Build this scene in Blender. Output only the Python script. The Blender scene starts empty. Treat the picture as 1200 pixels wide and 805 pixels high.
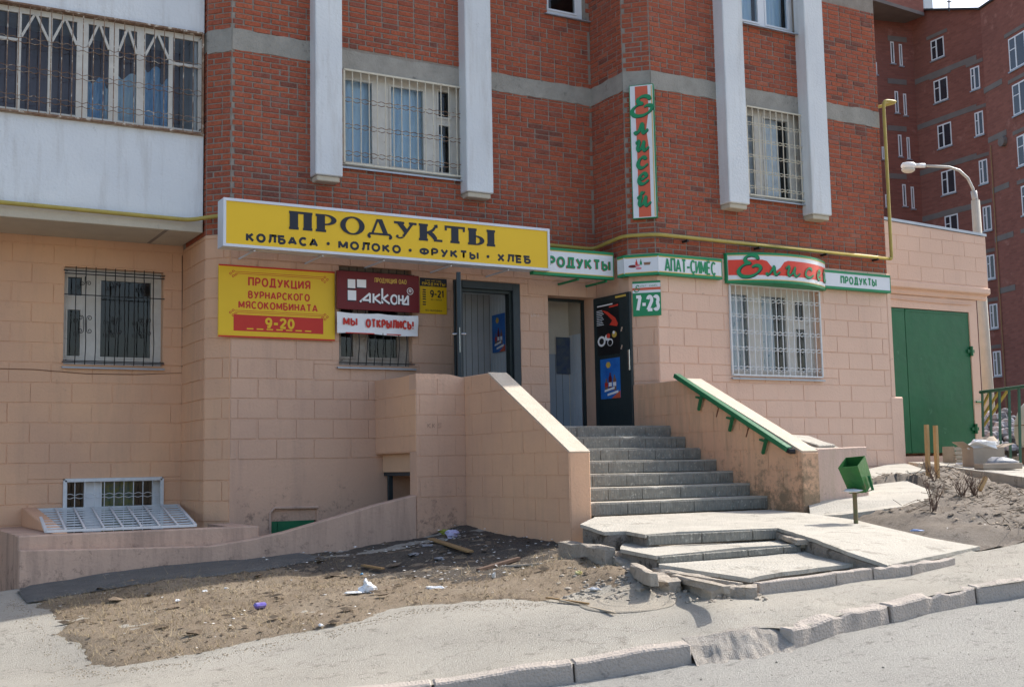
import bpy, math, random
import numpy as np
from mathutils import Vector
random.seed(7)
rnd = random.random
def U(a, b): return a + (b - a) * random.random()
SC = bpy.context.scene
COL = SC.collection
PI = math.pi

# ---------------------------------------------------------------- camera, sky, sun, exposure
F_PX = 1395.3
YAW, PIT, ROL = math.radians(29.903), math.radians(5.924), math.radians(-1.0787)
_f = Vector((math.sin(YAW) * math.cos(PIT), math.cos(YAW) * math.cos(PIT), math.sin(PIT)))
_r0 = Vector((math.cos(YAW), -math.sin(YAW), 0)); _u0 = _r0.cross(_f)
_r = _r0 * math.cos(ROL) + _u0 * math.sin(ROL); _u = _u0 * math.cos(ROL) - _r0 * math.sin(ROL)
cam_d = bpy.data.cameras.new('camera'); cam = bpy.data.objects.new('camera', cam_d); COL.objects.link(cam)
from mathutils import Matrix
cam.matrix_world = Matrix(((_r.x, _u.x, -_f.x, 0), (_r.y, _u.y, -_f.y, 0), (_r.z, _u.z, -_f.z, 0), (0, 0, 0, 1)))
cam_d.sensor_fit = 'HORIZONTAL'; cam_d.sensor_width = 36.0; cam_d.lens = F_PX / 1200 * 36.0
cam_d.clip_start = 0.1; cam_d.clip_end = 2000
SC.camera = cam

SUN_AZ, SUN_EL = math.radians(8.0), math.radians(43.5)     # azimuth measured from +X towards +Y
w = bpy.data.worlds.new('World'); SC.world = w; w.use_nodes = True
nt = w.node_tree; bg = nt.nodes['Background']
sky = nt.nodes.new('ShaderNodeTexSky'); sky.sky_type = 'NISHITA'; sky.sun_disc = False
sky.sun_elevation = SUN_EL; sky.sun_rotation = PI / 2 - SUN_AZ
sky.air_density = 1.0; sky.dust_density = 2.6; sky.ozone_density = 0.6
nt.links.new(sky.outputs[0], bg.inputs[0]); bg.inputs[1].default_value = 0.15
sd = bpy.data.lights.new('sun', 'SUN'); sd.energy = 3.3; sd.angle = math.radians(0.5); sd.color = (1.0, 0.955, 0.89)
so = bpy.data.objects.new('sun', sd); COL.objects.link(so)
to_sun = Vector((math.cos(SUN_AZ) * math.cos(SUN_EL), math.sin(SUN_AZ) * math.cos(SUN_EL), math.sin(SUN_EL)))
so.rotation_euler = to_sun.to_track_quat('Z', 'Y').to_euler(); so.location = to_sun * 60
SC.view_settings.view_transform = 'Standard'; SC.view_settings.look = 'None'
SC.view_settings.exposure = 0.92; SC.view_settings.gamma = 1.0

# ---------------------------------------------------------------- photo measurement helpers (a pixel seen on a known real plane)
def ray(px, py): return _r * (px - 600) - _u * (py - 402.5) + _f * F_PX
def PY(px, py, Y):
    d = ray(px, py); return d * (Y / d.y)
def PX(px, py, X):
    d = ray(px, py); return d * (X / d.x)
def PZ(px, py, Z):
    d = ray(px, py); return d * (Z / d.z)
def PD(px, py, D):                       # at depth D along the view axis
    return ray(px, py) * (D / F_PX)
def proj(P):
    P = Vector(P); z = P.dot(_f); return 600 + F_PX * P.dot(_r) / z, 402.5 - F_PX * P.dot(_u) / z

# ---------------------------------------------------------------- materials
def node(nt, t, **kw):
    n = nt.nodes.new(t)
    for k, v in kw.items(): setattr(n, k, v)
    return n
MATS = {}
def mat(name, c1, c2=None, scale=6.0, rough=0.85, bump=0.0, bscale=40.0, metal=0.0, spots=None, sscale=3.0, sthr=0.62, rand=0.0, stretch=None, spec=0.3):
    """plain surface: two colours mixed by noise, optional patches of a third colour, fine bump"""
    m = bpy.data.materials.new(name); m.use_nodes = True; nt = m.node_tree; L = nt.links.new
    b = nt.nodes['Principled BSDF']; b.inputs['Roughness'].default_value = rough; b.inputs['Metallic'].default_value = metal
    b.inputs['Specular IOR Level'].default_value = spec
    geo = node(nt, 'ShaderNodeNewGeometry'); pos = geo.outputs['Position']
    if stretch:
        mp = node(nt, 'ShaderNodeMapping'); mp.inputs['Scale'].default_value = stretch; L(pos, mp.inputs[0]); spos = mp.outputs[0]
    else: spos = pos
    col = None
    n1 = node(nt, 'ShaderNodeTexNoise'); n1.inputs['Scale'].default_value = scale; n1.inputs['Detail'].default_value = 6; n1.inputs['Roughness'].default_value = 0.65
    L(spos, n1.inputs['Vector'])
    mr = node(nt, 'ShaderNodeMapRange'); mr.inputs[1].default_value = 0.3; mr.inputs[2].default_value = 0.7; L(n1.outputs[0], mr.inputs[0])
    mx = node(nt, 'ShaderNodeMix', data_type='RGBA'); mx.inputs[6].default_value = (*c1, 1); mx.inputs[7].default_value = (*(c2 or c1), 1)
    L(mr.outputs[0], mx.inputs[0]); col = mx.outputs[2]
    if spots:
        n2 = node(nt, 'ShaderNodeTexNoise'); n2.inputs['Scale'].default_value = sscale; n2.inputs['Detail'].default_value = 8; n2.inputs['Roughness'].default_value = 0.7
        L(spos, n2.inputs['Vector'])
        m2 = node(nt, 'ShaderNodeMapRange'); m2.inputs[1].default_value = sthr; m2.inputs[2].default_value = sthr + 0.07; L(n2.outputs[0], m2.inputs[0])
        mx2 = node(nt, 'ShaderNodeMix', data_type='RGBA'); L(m2.outputs[0], mx2.inputs[0]); L(col, mx2.inputs[6]); mx2.inputs[7].default_value = (*spots, 1)
        col = mx2.outputs[2]
    if rand:
        oi = node(nt, 'ShaderNodeObjectInfo')
        ad = node(nt, 'ShaderNodeMath', operation='ADD'); L(geo.outputs['Random Per Island'], ad.inputs[0]); L(oi.outputs['Random'], ad.inputs[1])
        fr = node(nt, 'ShaderNodeMath', operation='FRACT'); L(ad.outputs[0], fr.inputs[0])
        hs = node(nt, 'ShaderNodeHueSaturation'); m3 = node(nt, 'ShaderNodeMapRange'); m3.inputs[3].default_value = 1 - rand; m3.inputs[4].default_value = 1 + rand
        L(fr.outputs[0], m3.inputs[0]); L(m3.outputs[0], hs.inputs['Value']); L(col, hs.inputs['Color']); col = hs.outputs[0]
    L(col, b.inputs['Base Color'])
    if bump:
        n3 = node(nt, 'ShaderNodeTexNoise'); n3.inputs['Scale'].default_value = bscale; n3.inputs['Detail'].default_value = 5; L(pos, n3.inputs['Vector'])
        bp = node(nt, 'ShaderNodeBump'); bp.inputs['Strength'].default_value = bump; bp.inputs['Distance'].default_value = 0.02
        L(n3.outputs[0], bp.inputs['Height']); L(bp.outputs[0], b.inputs['Normal'])
    MATS[name] = m; return m

def brick_mat():
    m = bpy.data.materials.new('clay_brick'); m.use_nodes = True; nt = m.node_tree; L = nt.links.new
    b = nt.nodes['Principled BSDF']; b.inputs['Roughness'].default_value = 0.9; b.inputs['Specular IOR Level'].default_value = 0.2
    geo = node(nt, 'ShaderNodeNewGeometry'); oi = node(nt, 'ShaderNodeObjectInfo')
    ad = node(nt, 'ShaderNodeMath', operation='ADD'); L(geo.outputs['Random Per Island'], ad.inputs[0]); L(oi.outputs['Random'], ad.inputs[1])
    fr = node(nt, 'ShaderNodeMath', operation='FRACT'); L(ad.outputs[0], fr.inputs[0])
    # slow regional shift of the mix so that whole patches of wall run darker / redder
    n0 = node(nt, 'ShaderNodeTexNoise'); n0.inputs['Scale'].default_value = 0.55; n0.inputs['Detail'].default_value = 3; L(geo.outputs['Position'], n0.inputs['Vector'])
    s0 = node(nt, 'ShaderNodeMapRange'); s0.inputs[1].default_value = 0.35; s0.inputs[2].default_value = 0.65; s0.inputs[3].default_value = -0.12; s0.inputs[4].default_value = 0.14; L(n0.outputs[0], s0.inputs[0])
    a2 = node(nt, 'ShaderNodeMath', operation='ADD', use_clamp=True); L(fr.outputs[0], a2.inputs[0]); L(s0.outputs[0], a2.inputs[1])
    cr = node(nt, 'ShaderNodeValToRGB'); e = cr.color_ramp.elements
    e[0].position = 0.0; e[0].color = (0.38, 0.112, 0.060, 1); e[1].position = 1.0; e[1].color = (0.19, 0.070, 0.05, 1)
    for p, c in ((0.25, (0.37, 0.10, 0.052)), (0.5, (0.345, 0.092, 0.050)), (0.85, (0.315, 0.088, 0.051)), (0.97, (0.26, 0.08, 0.052))):
        x = e.new(p); x.color = (*c, 1)
    L(a2.outputs[0], cr.inputs[0])
    n1 = node(nt, 'ShaderNodeTexNoise'); n1.inputs['Scale'].default_value = 38; n1.inputs['Detail'].default_value = 6; L(geo.outputs['Position'], n1.inputs['Vector'])
    mr = node(nt, 'ShaderNodeMapRange'); mr.inputs[1].default_value = 0.3; mr.inputs[2].default_value = 0.7; mr.inputs[3].default_value = 0.72; mr.inputs[4].default_value = 1.22; L(n1.outputs[0], mr.inputs[0])
    hs = node(nt, 'ShaderNodeHueSaturation'); L(mr.outputs[0], hs.inputs['Value']); L(cr.outputs[0], hs.inputs['Color'])
    # pale mortar haze smeared over some bricks
    n2 = node(nt, 'ShaderNodeTexNoise'); n2.inputs['Scale'].default_value = 5; n2.inputs['Detail'].default_value = 9; n2.inputs['Roughness'].default_value = 0.75; L(geo.outputs['Position'], n2.inputs['Vector'])
    m2 = node(nt, 'ShaderNodeMapRange'); m2.inputs[1].default_value = 0.52; m2.inputs[2].default_value = 0.72; m2.inputs[4].default_value = 0.34; L(n2.outputs[0], m2.inputs[0])
    mx = node(nt, 'ShaderNodeMix', data_type='RGBA'); L(m2.outputs[0], mx.inputs[0]); L(hs.outputs[0], mx.inputs[6]); mx.inputs[7].default_value = (0.30, 0.22, 0.19, 1)
    L(mx.outputs[2], b.inputs['Base Color'])
    bp = node(nt, 'ShaderNodeBump'); bp.inputs['Strength'].default_value = 0.5; bp.inputs['Distance'].default_value = 0.01; L(n1.outputs[0], bp.inputs['Height']); L(bp.outputs[0], b.inputs['Normal'])
    return m

def pink_mat(name, c1, c2, stain, amt=0.6, thr=0.5, low=None, lowamt=0.13):
    """painted masonry: paint tone drift, vertical run-off streaks, grime splashes, brush relief; low=(z0,z1): splash-back grime zone"""
    m = bpy.data.materials.new(name); m.use_nodes = True; nt = m.node_tree; L = nt.links.new
    b = nt.nodes['Principled BSDF']; b.inputs['Roughness'].default_value = 0.82; b.inputs['Specular IOR Level'].default_value = 0.25
    geo = node(nt, 'ShaderNodeNewGeometry'); P = geo.outputs['Position']
    n1 = node(nt, 'ShaderNodeTexNoise'); n1.inputs['Scale'].default_value = 0.9; n1.inputs['Detail'].default_value = 6; L(P, n1.inputs['Vector'])
    mr = node(nt, 'ShaderNodeMapRange'); mr.inputs[1].default_value = 0.35; mr.inputs[2].default_value = 0.65; L(n1.outputs[0], mr.inputs[0])
    mx = node(nt, 'ShaderNodeMix', data_type='RGBA'); L(mr.outputs[0], mx.inputs[0]); mx.inputs[6].default_value = (*c1, 1); mx.inputs[7].default_value = (*c2, 1)
    mp = node(nt, 'ShaderNodeMapping'); mp.inputs['Scale'].default_value = (5, 5, 0.55); L(P, mp.inputs[0])
    n2 = node(nt, 'ShaderNodeTexNoise'); n2.inputs['Scale'].default_value = 1.0; n2.inputs['Detail'].default_value = 7; n2.inputs['Roughness'].default_value = 0.7; L(mp.outputs[0], n2.inputs['Vector'])
    m2 = node(nt, 'ShaderNodeMapRange'); m2.inputs[1].default_value = thr; m2.inputs[2].default_value = thr + 0.3; m2.inputs[4].default_value = amt; L(n2.outputs[0], m2.inputs[0])
    mx2 = node(nt, 'ShaderNodeMix', data_type='RGBA'); L(m2.outputs[0], mx2.inputs[0]); L(mx.outputs[2], mx2.inputs[6]); mx2.inputs[7].default_value = (*stain, 1)
    col = mx2.outputs[2]
    n4 = node(nt, 'ShaderNodeTexNoise'); n4.inputs['Scale'].default_value = 7; n4.inputs['Detail'].default_value = 10; n4.inputs['Roughness'].default_value = 0.8; L(P, n4.inputs['Vector'])
    if low:
        sx = node(nt, 'ShaderNodeSeparateXYZ'); L(P, sx.inputs[0])
        lz = node(nt, 'ShaderNodeMapRange'); lz.inputs[1].default_value = low[0]; lz.inputs[2].default_value = low[1]; lz.inputs[3].default_value = lowamt; lz.inputs[4].default_value = -0.06; L(sx.outputs[2], lz.inputs[0])
        ad = node(nt, 'ShaderNodeMath', operation='ADD'); L(lz.outputs[0], ad.inputs[0]); L(n4.outputs[0], ad.inputs[1]); sp = ad.outputs[0]
    else: sp = n4.outputs[0]
    m4 = node(nt, 'ShaderNodeMapRange'); m4.inputs[1].default_value = 0.62; m4.inputs[2].default_value = 0.74; m4.inputs[4].default_value = 0.75; L(sp, m4.inputs[0])
    mx4 = node(nt, 'ShaderNodeMix', data_type='RGBA'); L(m4.outputs[0], mx4.inputs[0]); L(col, mx4.inputs[6]); mx4.inputs[7].default_value = (stain[0] * 0.55, stain[1] * 0.55, stain[2] * 0.55, 1)
    L(mx4.outputs[2], b.inputs['Base Color'])
    n3 = node(nt, 'ShaderNodeTexNoise'); n3.inputs['Scale'].default_value = 30; n3.inputs['Detail'].default_value = 8; L(P, n3.inputs['Vector'])
    bp = node(nt, 'ShaderNodeBump'); bp.inputs['Strength'].default_value = 0.45; bp.inputs['Distance'].default_value = 0.015; L(n3.outputs[0], bp.inputs['Height']); L(bp.outputs[0], b.inputs['Normal'])
    MATS[name] = m; return m

def glass_mat(name, tint=(0.93, 0.96, 0.97), ior=1.3):
    m = bpy.data.materials.new(name); m.use_nodes = True; nt = m.node_tree; L = nt.links.new
    nt.nodes.remove(nt.nodes['Principled BSDF']); out = nt.nodes['Material Output']
    tr = node(nt, 'ShaderNodeBsdfTransparent'); tr.inputs[0].default_value = (*tint, 1)
    gl = node(nt, 'ShaderNodeBsdfGlossy'); gl.inputs['Roughness'].default_value = 0.02
    fz = node(nt, 'ShaderNodeFresnel'); fz.inputs[0].default_value = ior + 0.25
    n = node(nt, 'ShaderNodeTexNoise'); n.inputs['Scale'].default_value = 2.2; geo = node(nt, 'ShaderNodeNewGeometry'); L(geo.outputs['Position'], n.inputs['Vector'])
    bp = node(nt, 'ShaderNodeBump'); bp.inputs['Strength'].default_value = 0.08; bp.inputs['Distance'].default_value = 0.05; L(n.outputs[0], bp.inputs['Height']); L(bp.outputs[0], gl.inputs['Normal'])
    mx = node(nt, 'ShaderNodeMixShader'); L(fz.outputs[0], mx.inputs[0]); L(tr.outputs[0], mx.inputs[1]); L(gl.outputs[0], mx.inputs[2]); L(mx.outputs[0], out.inputs[0])
    MATS[name] = m; return m

BRICK = brick_mat()
MORTAR = mat('mortar', (0.32, 0.28, 0.24), (0.23, 0.20, 0.17), 8, 0.95, 0.6, 60)
PINK = pink_mat('pink_masonry_paint', (0.64, 0.415, 0.29), (0.57, 0.37, 0.265), (0.38, 0.26, 0.20), 0.5, 0.50, low=(-0.75, 0.3))
PINKL = pink_mat('peach_masonry_paint', (0.72, 0.44, 0.27), (0.62, 0.38, 0.25), (0.46, 0.30, 0.21), 0.5, 0.51)
PINKD = pink_mat('dirty_pink_render', (0.58, 0.40, 0.30), (0.51, 0.355, 0.27), (0.25, 0.18, 0.145), 0.7, 0.45, low=(-1.3, -0.1))
PALE = pink_mat('pale_pink_paint', (0.74, 0.515, 0.39), (0.69, 0.475, 0.36), (0.46, 0.33, 0.26), 0.35, 0.55)
WHITEC = pink_mat('whitewashed_concrete', (0.70, 0.73, 0.74), (0.62, 0.65, 0.67), (0.38, 0.36, 0.33), 0.6, 0.5)
CREAMC = mat('cream_render', (0.55, 0.50, 0.40), (0.48, 0.43, 0.34), 4, 0.9, 0.3, 30, spots=(0.30, 0.26, 0.2), sscale=6, sthr=0.66)
CONC = mat('concrete', (0.36, 0.34, 0.30), (0.26, 0.25, 0.22), 5, 0.92, 0.5, 40, spots=(0.17, 0.16, 0.145), sscale=4, sthr=0.60)
CONCL = mat('sun_bleached_concrete', (0.46, 0.43, 0.37), (0.37, 0.345, 0.295), 3, 0.92, 0.7, 45, spots=(0.27, 0.25, 0.21), sscale=3.5, sthr=0.57)
STEPC = mat('worn_step_concrete', (0.33, 0.32, 0.285), (0.22, 0.215, 0.19), 7, 0.85, 0.6, 60, spots=(0.44, 0.42, 0.37), sscale=14, sthr=0.56)
YPIPE = mat('yellow_gas_pipe_paint', (0.43, 0.34, 0.08), (0.35, 0.27, 0.07), 8, 0.5, 0.1, 60, spots=(0.13, 0.05, 0.025), sscale=9, sthr=0.68)
GREEN = mat('green_paint', (0.02, 0.155, 0.065), (0.016, 0.12, 0.052), 5, 0.4, 0.15, 30, spots=(0.07, 0.07, 0.03), sscale=10, sthr=0.70)
GATEG = mat('gate_green_paint', (0.012, 0.125, 0.05), (0.010, 0.095, 0.04), 1.5, 0.42, 0.3, 5, spots=(0.05, 0.19, 0.10), sscale=3.0, sthr=0.62)
DARKD = mat('dark_door_metal', (0.018, 0.03, 0.032), (0.028, 0.04, 0.042), 6, 0.4, 0.1, 30)
DARKF = mat('slate_grey_door_metal', (0.035, 0.048, 0.055), (0.026, 0.036, 0.042), 6, 0.42, 0.1, 30)
BLACKM = mat('black_iron', (0.015, 0.016, 0.018), (0.03, 0.028, 0.028), 20, 0.5)
WHITEM = mat('white_grille_paint', (0.70, 0.72, 0.73), (0.60, 0.62, 0.62), 14, 0.5, spots=(0.35, 0.22, 0.13), sscale=18, sthr=0.68)
CREAMM = mat('cream_grille_paint', (0.64, 0.60, 0.48), (0.55, 0.50, 0.40), 14, 0.6, spots=(0.25, 0.13, 0.07), sscale=16, sthr=0.62)
RUSTM = mat('rusty_grille_iron', (0.30, 0.21, 0.14), (0.13, 0.06, 0.035), 12, 0.8, spots=(0.58, 0.52, 0.43), sscale=9, sthr=0.55)
FRAMEW = mat('weathered_white_window_paint', (0.62, 0.61, 0.56), (0.52, 0.50, 0.45), 6, 0.7, 0.2, 30, spots=(0.27, 0.22, 0.17), sscale=9, sthr=0.64)
FRAMEN = mat('white_plastic_frame', (0.78, 0.80, 0.82), (0.74, 0.76, 0.78), 3, 0.35)
ZINC = mat('zinc_sill', (0.40, 0.44, 0.48), (0.33, 0.36, 0.40), 5, 0.45, metal=0.5)
GLASS = glass_mat('window_glass')
CURT = mat('blue_white_curtain', (0.66, 0.84, 0.94), (0.44, 0.66, 0.90), 3, 0.95, stretch=(6, 6, 0.6))
CURTW = mat('white_patterned_curtain', (0.86, 0.90, 0.92), (0.76, 0.82, 0.88), 4, 0.95, spots=(0.25, 0.42, 0.55), sscale=7, sthr=0.58)
GREYC = mat('grey_curtain', (0.16, 0.165, 0.17), (0.10, 0.105, 0.11), 3, 0.95, stretch=(8, 8, 0.5))
BLUEC = mat('blue_laundry_cloth', (0.08, 0.26, 0.55), (0.40, 0.60, 0.80), 3, 0.95, stretch=(5, 5, 1))
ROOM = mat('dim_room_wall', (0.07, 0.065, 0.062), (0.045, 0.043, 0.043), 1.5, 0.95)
YSIGN = mat('yellow_sign_face', (0.76, 0.49, 0.02), (0.73, 0.465, 0.018), 2, 0.4)
WSIGN = mat('white_sign_face', (0.70, 0.73, 0.76), (0.66, 0.69, 0.72), 2, 0.4)
ALU = mat('white_aluminium_trim', (0.62, 0.66, 0.72), (0.58, 0.62, 0.68), 2, 0.35)
INK = mat('dark_navy_lettering', (0.018, 0.022, 0.035), None, 2, 0.5)
RED = mat('red_sign_print', (0.55, 0.035, 0.02), (0.50, 0.03, 0.02), 2, 0.45)
MAROON = mat('maroon_sign_face', (0.16, 0.014, 0.016), (0.14, 0.012, 0.014), 2, 0.45)
SGREEN = mat('sign_green', (0.015, 0.25, 0.10), (0.012, 0.22, 0.09), 2, 0.45)
SORANGE = mat('sign_vermilion', (0.62, 0.12, 0.06), (0.58, 0.11, 0.055), 2, 0.45)
SREDB = mat('sign_bright_red', (0.68, 0.06, 0.035), None, 2, 0.4)
GOLD = mat('sign_gold_print', (0.62, 0.42, 0.08), None, 2, 0.5)
WPRINT = mat('white_print', (0.82, 0.83, 0.84), None, 2, 0.5)
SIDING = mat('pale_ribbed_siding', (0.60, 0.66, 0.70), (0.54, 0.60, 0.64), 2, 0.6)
PLAST = mat('cream_plaster', (0.55, 0.52, 0.44), (0.47, 0.44, 0.38), 2, 0.9)
CHROME = mat('chrome_handle', (0.6, 0.6, 0.58), None, 3, 0.25, metal=0.9)
WOOD = mat('weathered_plank_wood', (0.38, 0.25, 0.12), (0.26, 0.16, 0.075), 6, 0.9, 0.4, 40, stretch=(2, 12, 12))
STAKE = mat('raw_timber_stake', (0.50, 0.32, 0.15), (0.40, 0.25, 0.11), 6, 0.85, 0.3, 30, stretch=(8, 8, 1))
CARD = mat('cardboard', (0.40, 0.33, 0.26), (0.33, 0.27, 0.21), 4, 0.9, 0.1, 20)
PBAG = mat('white_plastic_bag', (0.80, 0.80, 0.79), (0.70, 0.71, 0.72), 9, 0.35, 0.5, 14)
# ---------------------------------------------------------------- mesh builder
class MB:
    def __init__(s): s.v = []; s.f = []; s.m = []
    def add(s, vs, fs, mi=0):
        o = len(s.v); s.v += [tuple(p) for p in vs]; s.f += [tuple(i + o for i in f) for f in fs]; s.m += [mi] * len(fs)
    def quad(s, a, b, c, d, mi=0): s.add([a, b, c, d], [(0, 1, 2, 3)], mi)
    def hexa(s, p, mi=0):        # 8 points: bottom 4 ccw, top 4 ccw
        s.add(p, [(3, 2, 1, 0), (4, 5, 6, 7), (0, 1, 5, 4), (1, 2, 6, 5), (2, 3, 7, 6), (3, 0, 4, 7)], mi)
    def box(s, a, b, mi=0):
        x0, y0, z0 = [min(a[i], b[i]) for i in range(3)]; x1, y1, z1 = [max(a[i], b[i]) for i in range(3)]
        s.hexa([(x0, y0, z0), (x1, y0, z0), (x1, y1, z0), (x0, y1, z0), (x0, y0, z1), (x1, y0, z1), (x1, y1, z1), (x0, y1, z1)], mi)
    def wbox(s, W, s0, s1, z0, z1, d0, d1, mi=0):     # box in wall coordinates, d grows outwards
        a = [W.at(s0, z0, d1), W.at(s1, z0, d1), W.at(s1, z0, d0), W.at(s0, z0, d0)]
        t = [W.at(s0, z1, d1), W.at(s1, z1, d1), W.at(s1, z1, d0), W.at(s0, z1, d0)]
        s.hexa(a + t, mi)
    def bar(s, a, b, w, h, up=(0, 0, 1), mi=0):       # rectangular bar from a to b
        a = Vector(a); b = Vector(b); d = (b - a).normalized(); u = Vector(up); x = d.cross(u)
        if x.length < 1e-4: x = d.cross(Vector((1, 0, 0)))
        x.normalize(); y = x.cross(d); x *= w / 2; y *= h / 2
        s.hexa([a - x - y, a + x - y, b + x - y, b - x - y, a - x + y, a + x + y, b + x + y, b - x + y], mi)
    def tube(s, pts, r, n=6, mi=0, caps=True):
        pts = [Vector(p) for p in pts]; rs = r if isinstance(r, (list, tuple)) else [r] * len(pts)
        rings = []; px = None
        for i, p in enumerate(pts):
            d = (pts[min(i + 1, len(pts) - 1)] - pts[max(i - 1, 0)]).normalized()
            if px is None:
                px = d.cross(Vector((0, 0, 1)))
                if px.length < 0.1: px = d.cross(Vector((0, 1, 0)))
            else: px = px - d * px.dot(d)
            px.normalize(); py = d.cross(px)
            rings.append([p + (px * math.cos(2 * PI * k / n) + py * math.sin(2 * PI * k / n)) * rs[i] for k in range(n)])
        fs = []
        for i in range(len(pts) - 1):
            for k in range(n): fs.append((i * n + k, i * n + (k + 1) % n, (i + 1) * n + (k + 1) % n, (i + 1) * n + k))
        if caps: fs.append(tuple(range(n))[::-1]); fs.append(tuple(range((len(pts) - 1) * n, len(pts) * n)))
        s.add([q for rg in rings for q in rg], fs, mi)
    def prism(s, poly, ext, mi=0):       # list of 3D points + extrusion vector
        n = len(poly); e = Vector(ext); a = [Vector(p) for p in poly]
        s.add(a + [p + e for p in a], [tuple(range(n))[::-1], tuple(range(n, 2 * n))] + [(i, (i + 1) % n, n + (i + 1) % n, n + i) for i in range(n)], mi)
    def blob(s, c, rx, ry, rz, rough=0.2, seg=8, rng=5, mi=0, rot=0.0, flat=0.0):
        c = Vector(c); vs = []; ca, sa = math.cos(rot), math.sin(rot)
        for i in range(rng + 1):
            th = PI * i / rng
            for k in range(seg):
                ph = 2 * PI * k / seg; q = 1 + U(-rough, rough) if 0 < i < rng else 1
                x = rx * math.sin(th) * math.cos(ph) * q; y = ry * math.sin(th) * math.sin(ph) * q; z = rz * math.cos(th) * q
                if flat: x = max(-rx * flat, min(rx * flat, x)); y = max(-ry * flat, min(ry * flat, y)); z = max(-rz * flat, min(rz * flat, z))
                vs.append(c + Vector((x * ca - y * sa, x * sa + y * ca, z)))
        fs = [(i * seg + k, (i + 1) * seg + k, (i + 1) * seg + (k + 1) % seg, i * seg + (k + 1) % seg) for i in range(rng) for k in range(seg)]
        s.add(vs, fs, mi)
    def build(s, name, mats, parent=None, kind=None, smooth=False, bevel=0.0, label=None, seg=1):
        off = wloc(parent) if parent else Vector((0, 0, 0))
        me = bpy.data.meshes.new(name)
        me.from_pydata([(p[0] - off.x, p[1] - off.y, p[2] - off.z) for p in s.v], [], s.f)
        if not isinstance(mats, (list, tuple)): mats = [mats]
        for m in mats: me.materials.append(m)
        if len(mats) > 1: me.polygons.foreach_set('material_index', s.m)
        if smooth: me.polygons.foreach_set('use_smooth', [True] * len(me.polygons))
        me.validate(); me.update()
        o = bpy.data.objects.new(name, me); COL.objects.link(o)
        if parent: o.parent = parent
        if kind: o['kind'] = kind
        if label: o['label'] = label
        if bevel:
            b = o.modifiers.new('bevel', 'BEVEL'); b.width = bevel; b.segments = seg; b.limit_method = 'ANGLE'; b.angle_limit = math.radians(35)
        return o
def wloc(o):
    v = Vector((0, 0, 0))
    while o: v += Vector(o.location); o = o.parent
    return v
def thing(name, loc, label, cat, group=None):
    o = bpy.data.objects.new(name, None); COL.objects.link(o); o.location = loc; o.empty_display_size = 0.2
    o['label'] = label; o['category'] = cat
    if group: o['group'] = group
    return o
def tag(o, label, cat, group=None):
    o['label'] = label; o['category'] = cat
    if group: o['group'] = group
    return o
def copy_thing(o, delta, label=None, parent=None, rotz=None):
    c = o.copy(); COL.objects.link(c)
    if parent is None:
        c.location = Vector(o.location) + Vector(delta)
        if label: c['label'] = label
        if rotz is not None: c.rotation_euler.z = rotz
    else: c.parent = parent
    for ch in list(o.children): copy_thing(ch, (0, 0, 0), None, c)
    return c

class Wall:
    """vertical plane: origin (x,y), direction u; the outward normal is to the right of u"""
    def __init__(s, x0, y0, x1, y1):
        s.o = Vector((x0, y0, 0)); s.u = Vector((x1 - x0, y1 - y0, 0)); s.len = s.u.length; s.u.normalize(); s.n = Vector((s.u.y, -s.u.x, 0))
    def at(s, a, z, d=0.0): return Vector((s.o.x + s.u.x * a + s.n.x * d, s.o.y + s.u.y * a + s.n.y * d, z))
    def hit(s, px, py, d=0.0):
        r = ray(px, py); o = s.o + s.n * d; t = o.dot(s.n) / r.dot(s.n); P = r * t
        return (P - o).dot(s.u), P.z
    def rect(s, x0, y0, x1, y1, d=0.0):      # from two opposite pixel corners
        a, za = s.hit(x0, y0, d); b, zb = s.hit(x1, y1, d); return a, b, zb, za

# plan of the building (metres, camera at the origin)
YM, YR, YL, YP = 15.1, 13.947, 16.51, 13.79
W_L = Wall(-6.0, YL, 4.223, YL)
W_Lr = Wall(4.223, YL, 4.223, 15.357)
W_Lc = Wall(4.223, 15.357, 4.48, YM)
W_M = Wall(4.48, YM, 10.2, YM)
W_Rr = Wall(10.2, YM, 10.2, 14.24)
W_Rc = Wall(10.2, 14.24, 10.493, YR)
W_R = Wall(10.493, YR, 15.28, YR)
ZB = 3.10       # brick starts
ZG = -2.2       # walls go below ground
ZTOP = 26.0

BLD = thing('apartment_building', (9.0, 15.1, 0), 'red brick apartment building with pink painted ground floor and white concrete fins', 'apartment building')

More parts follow.
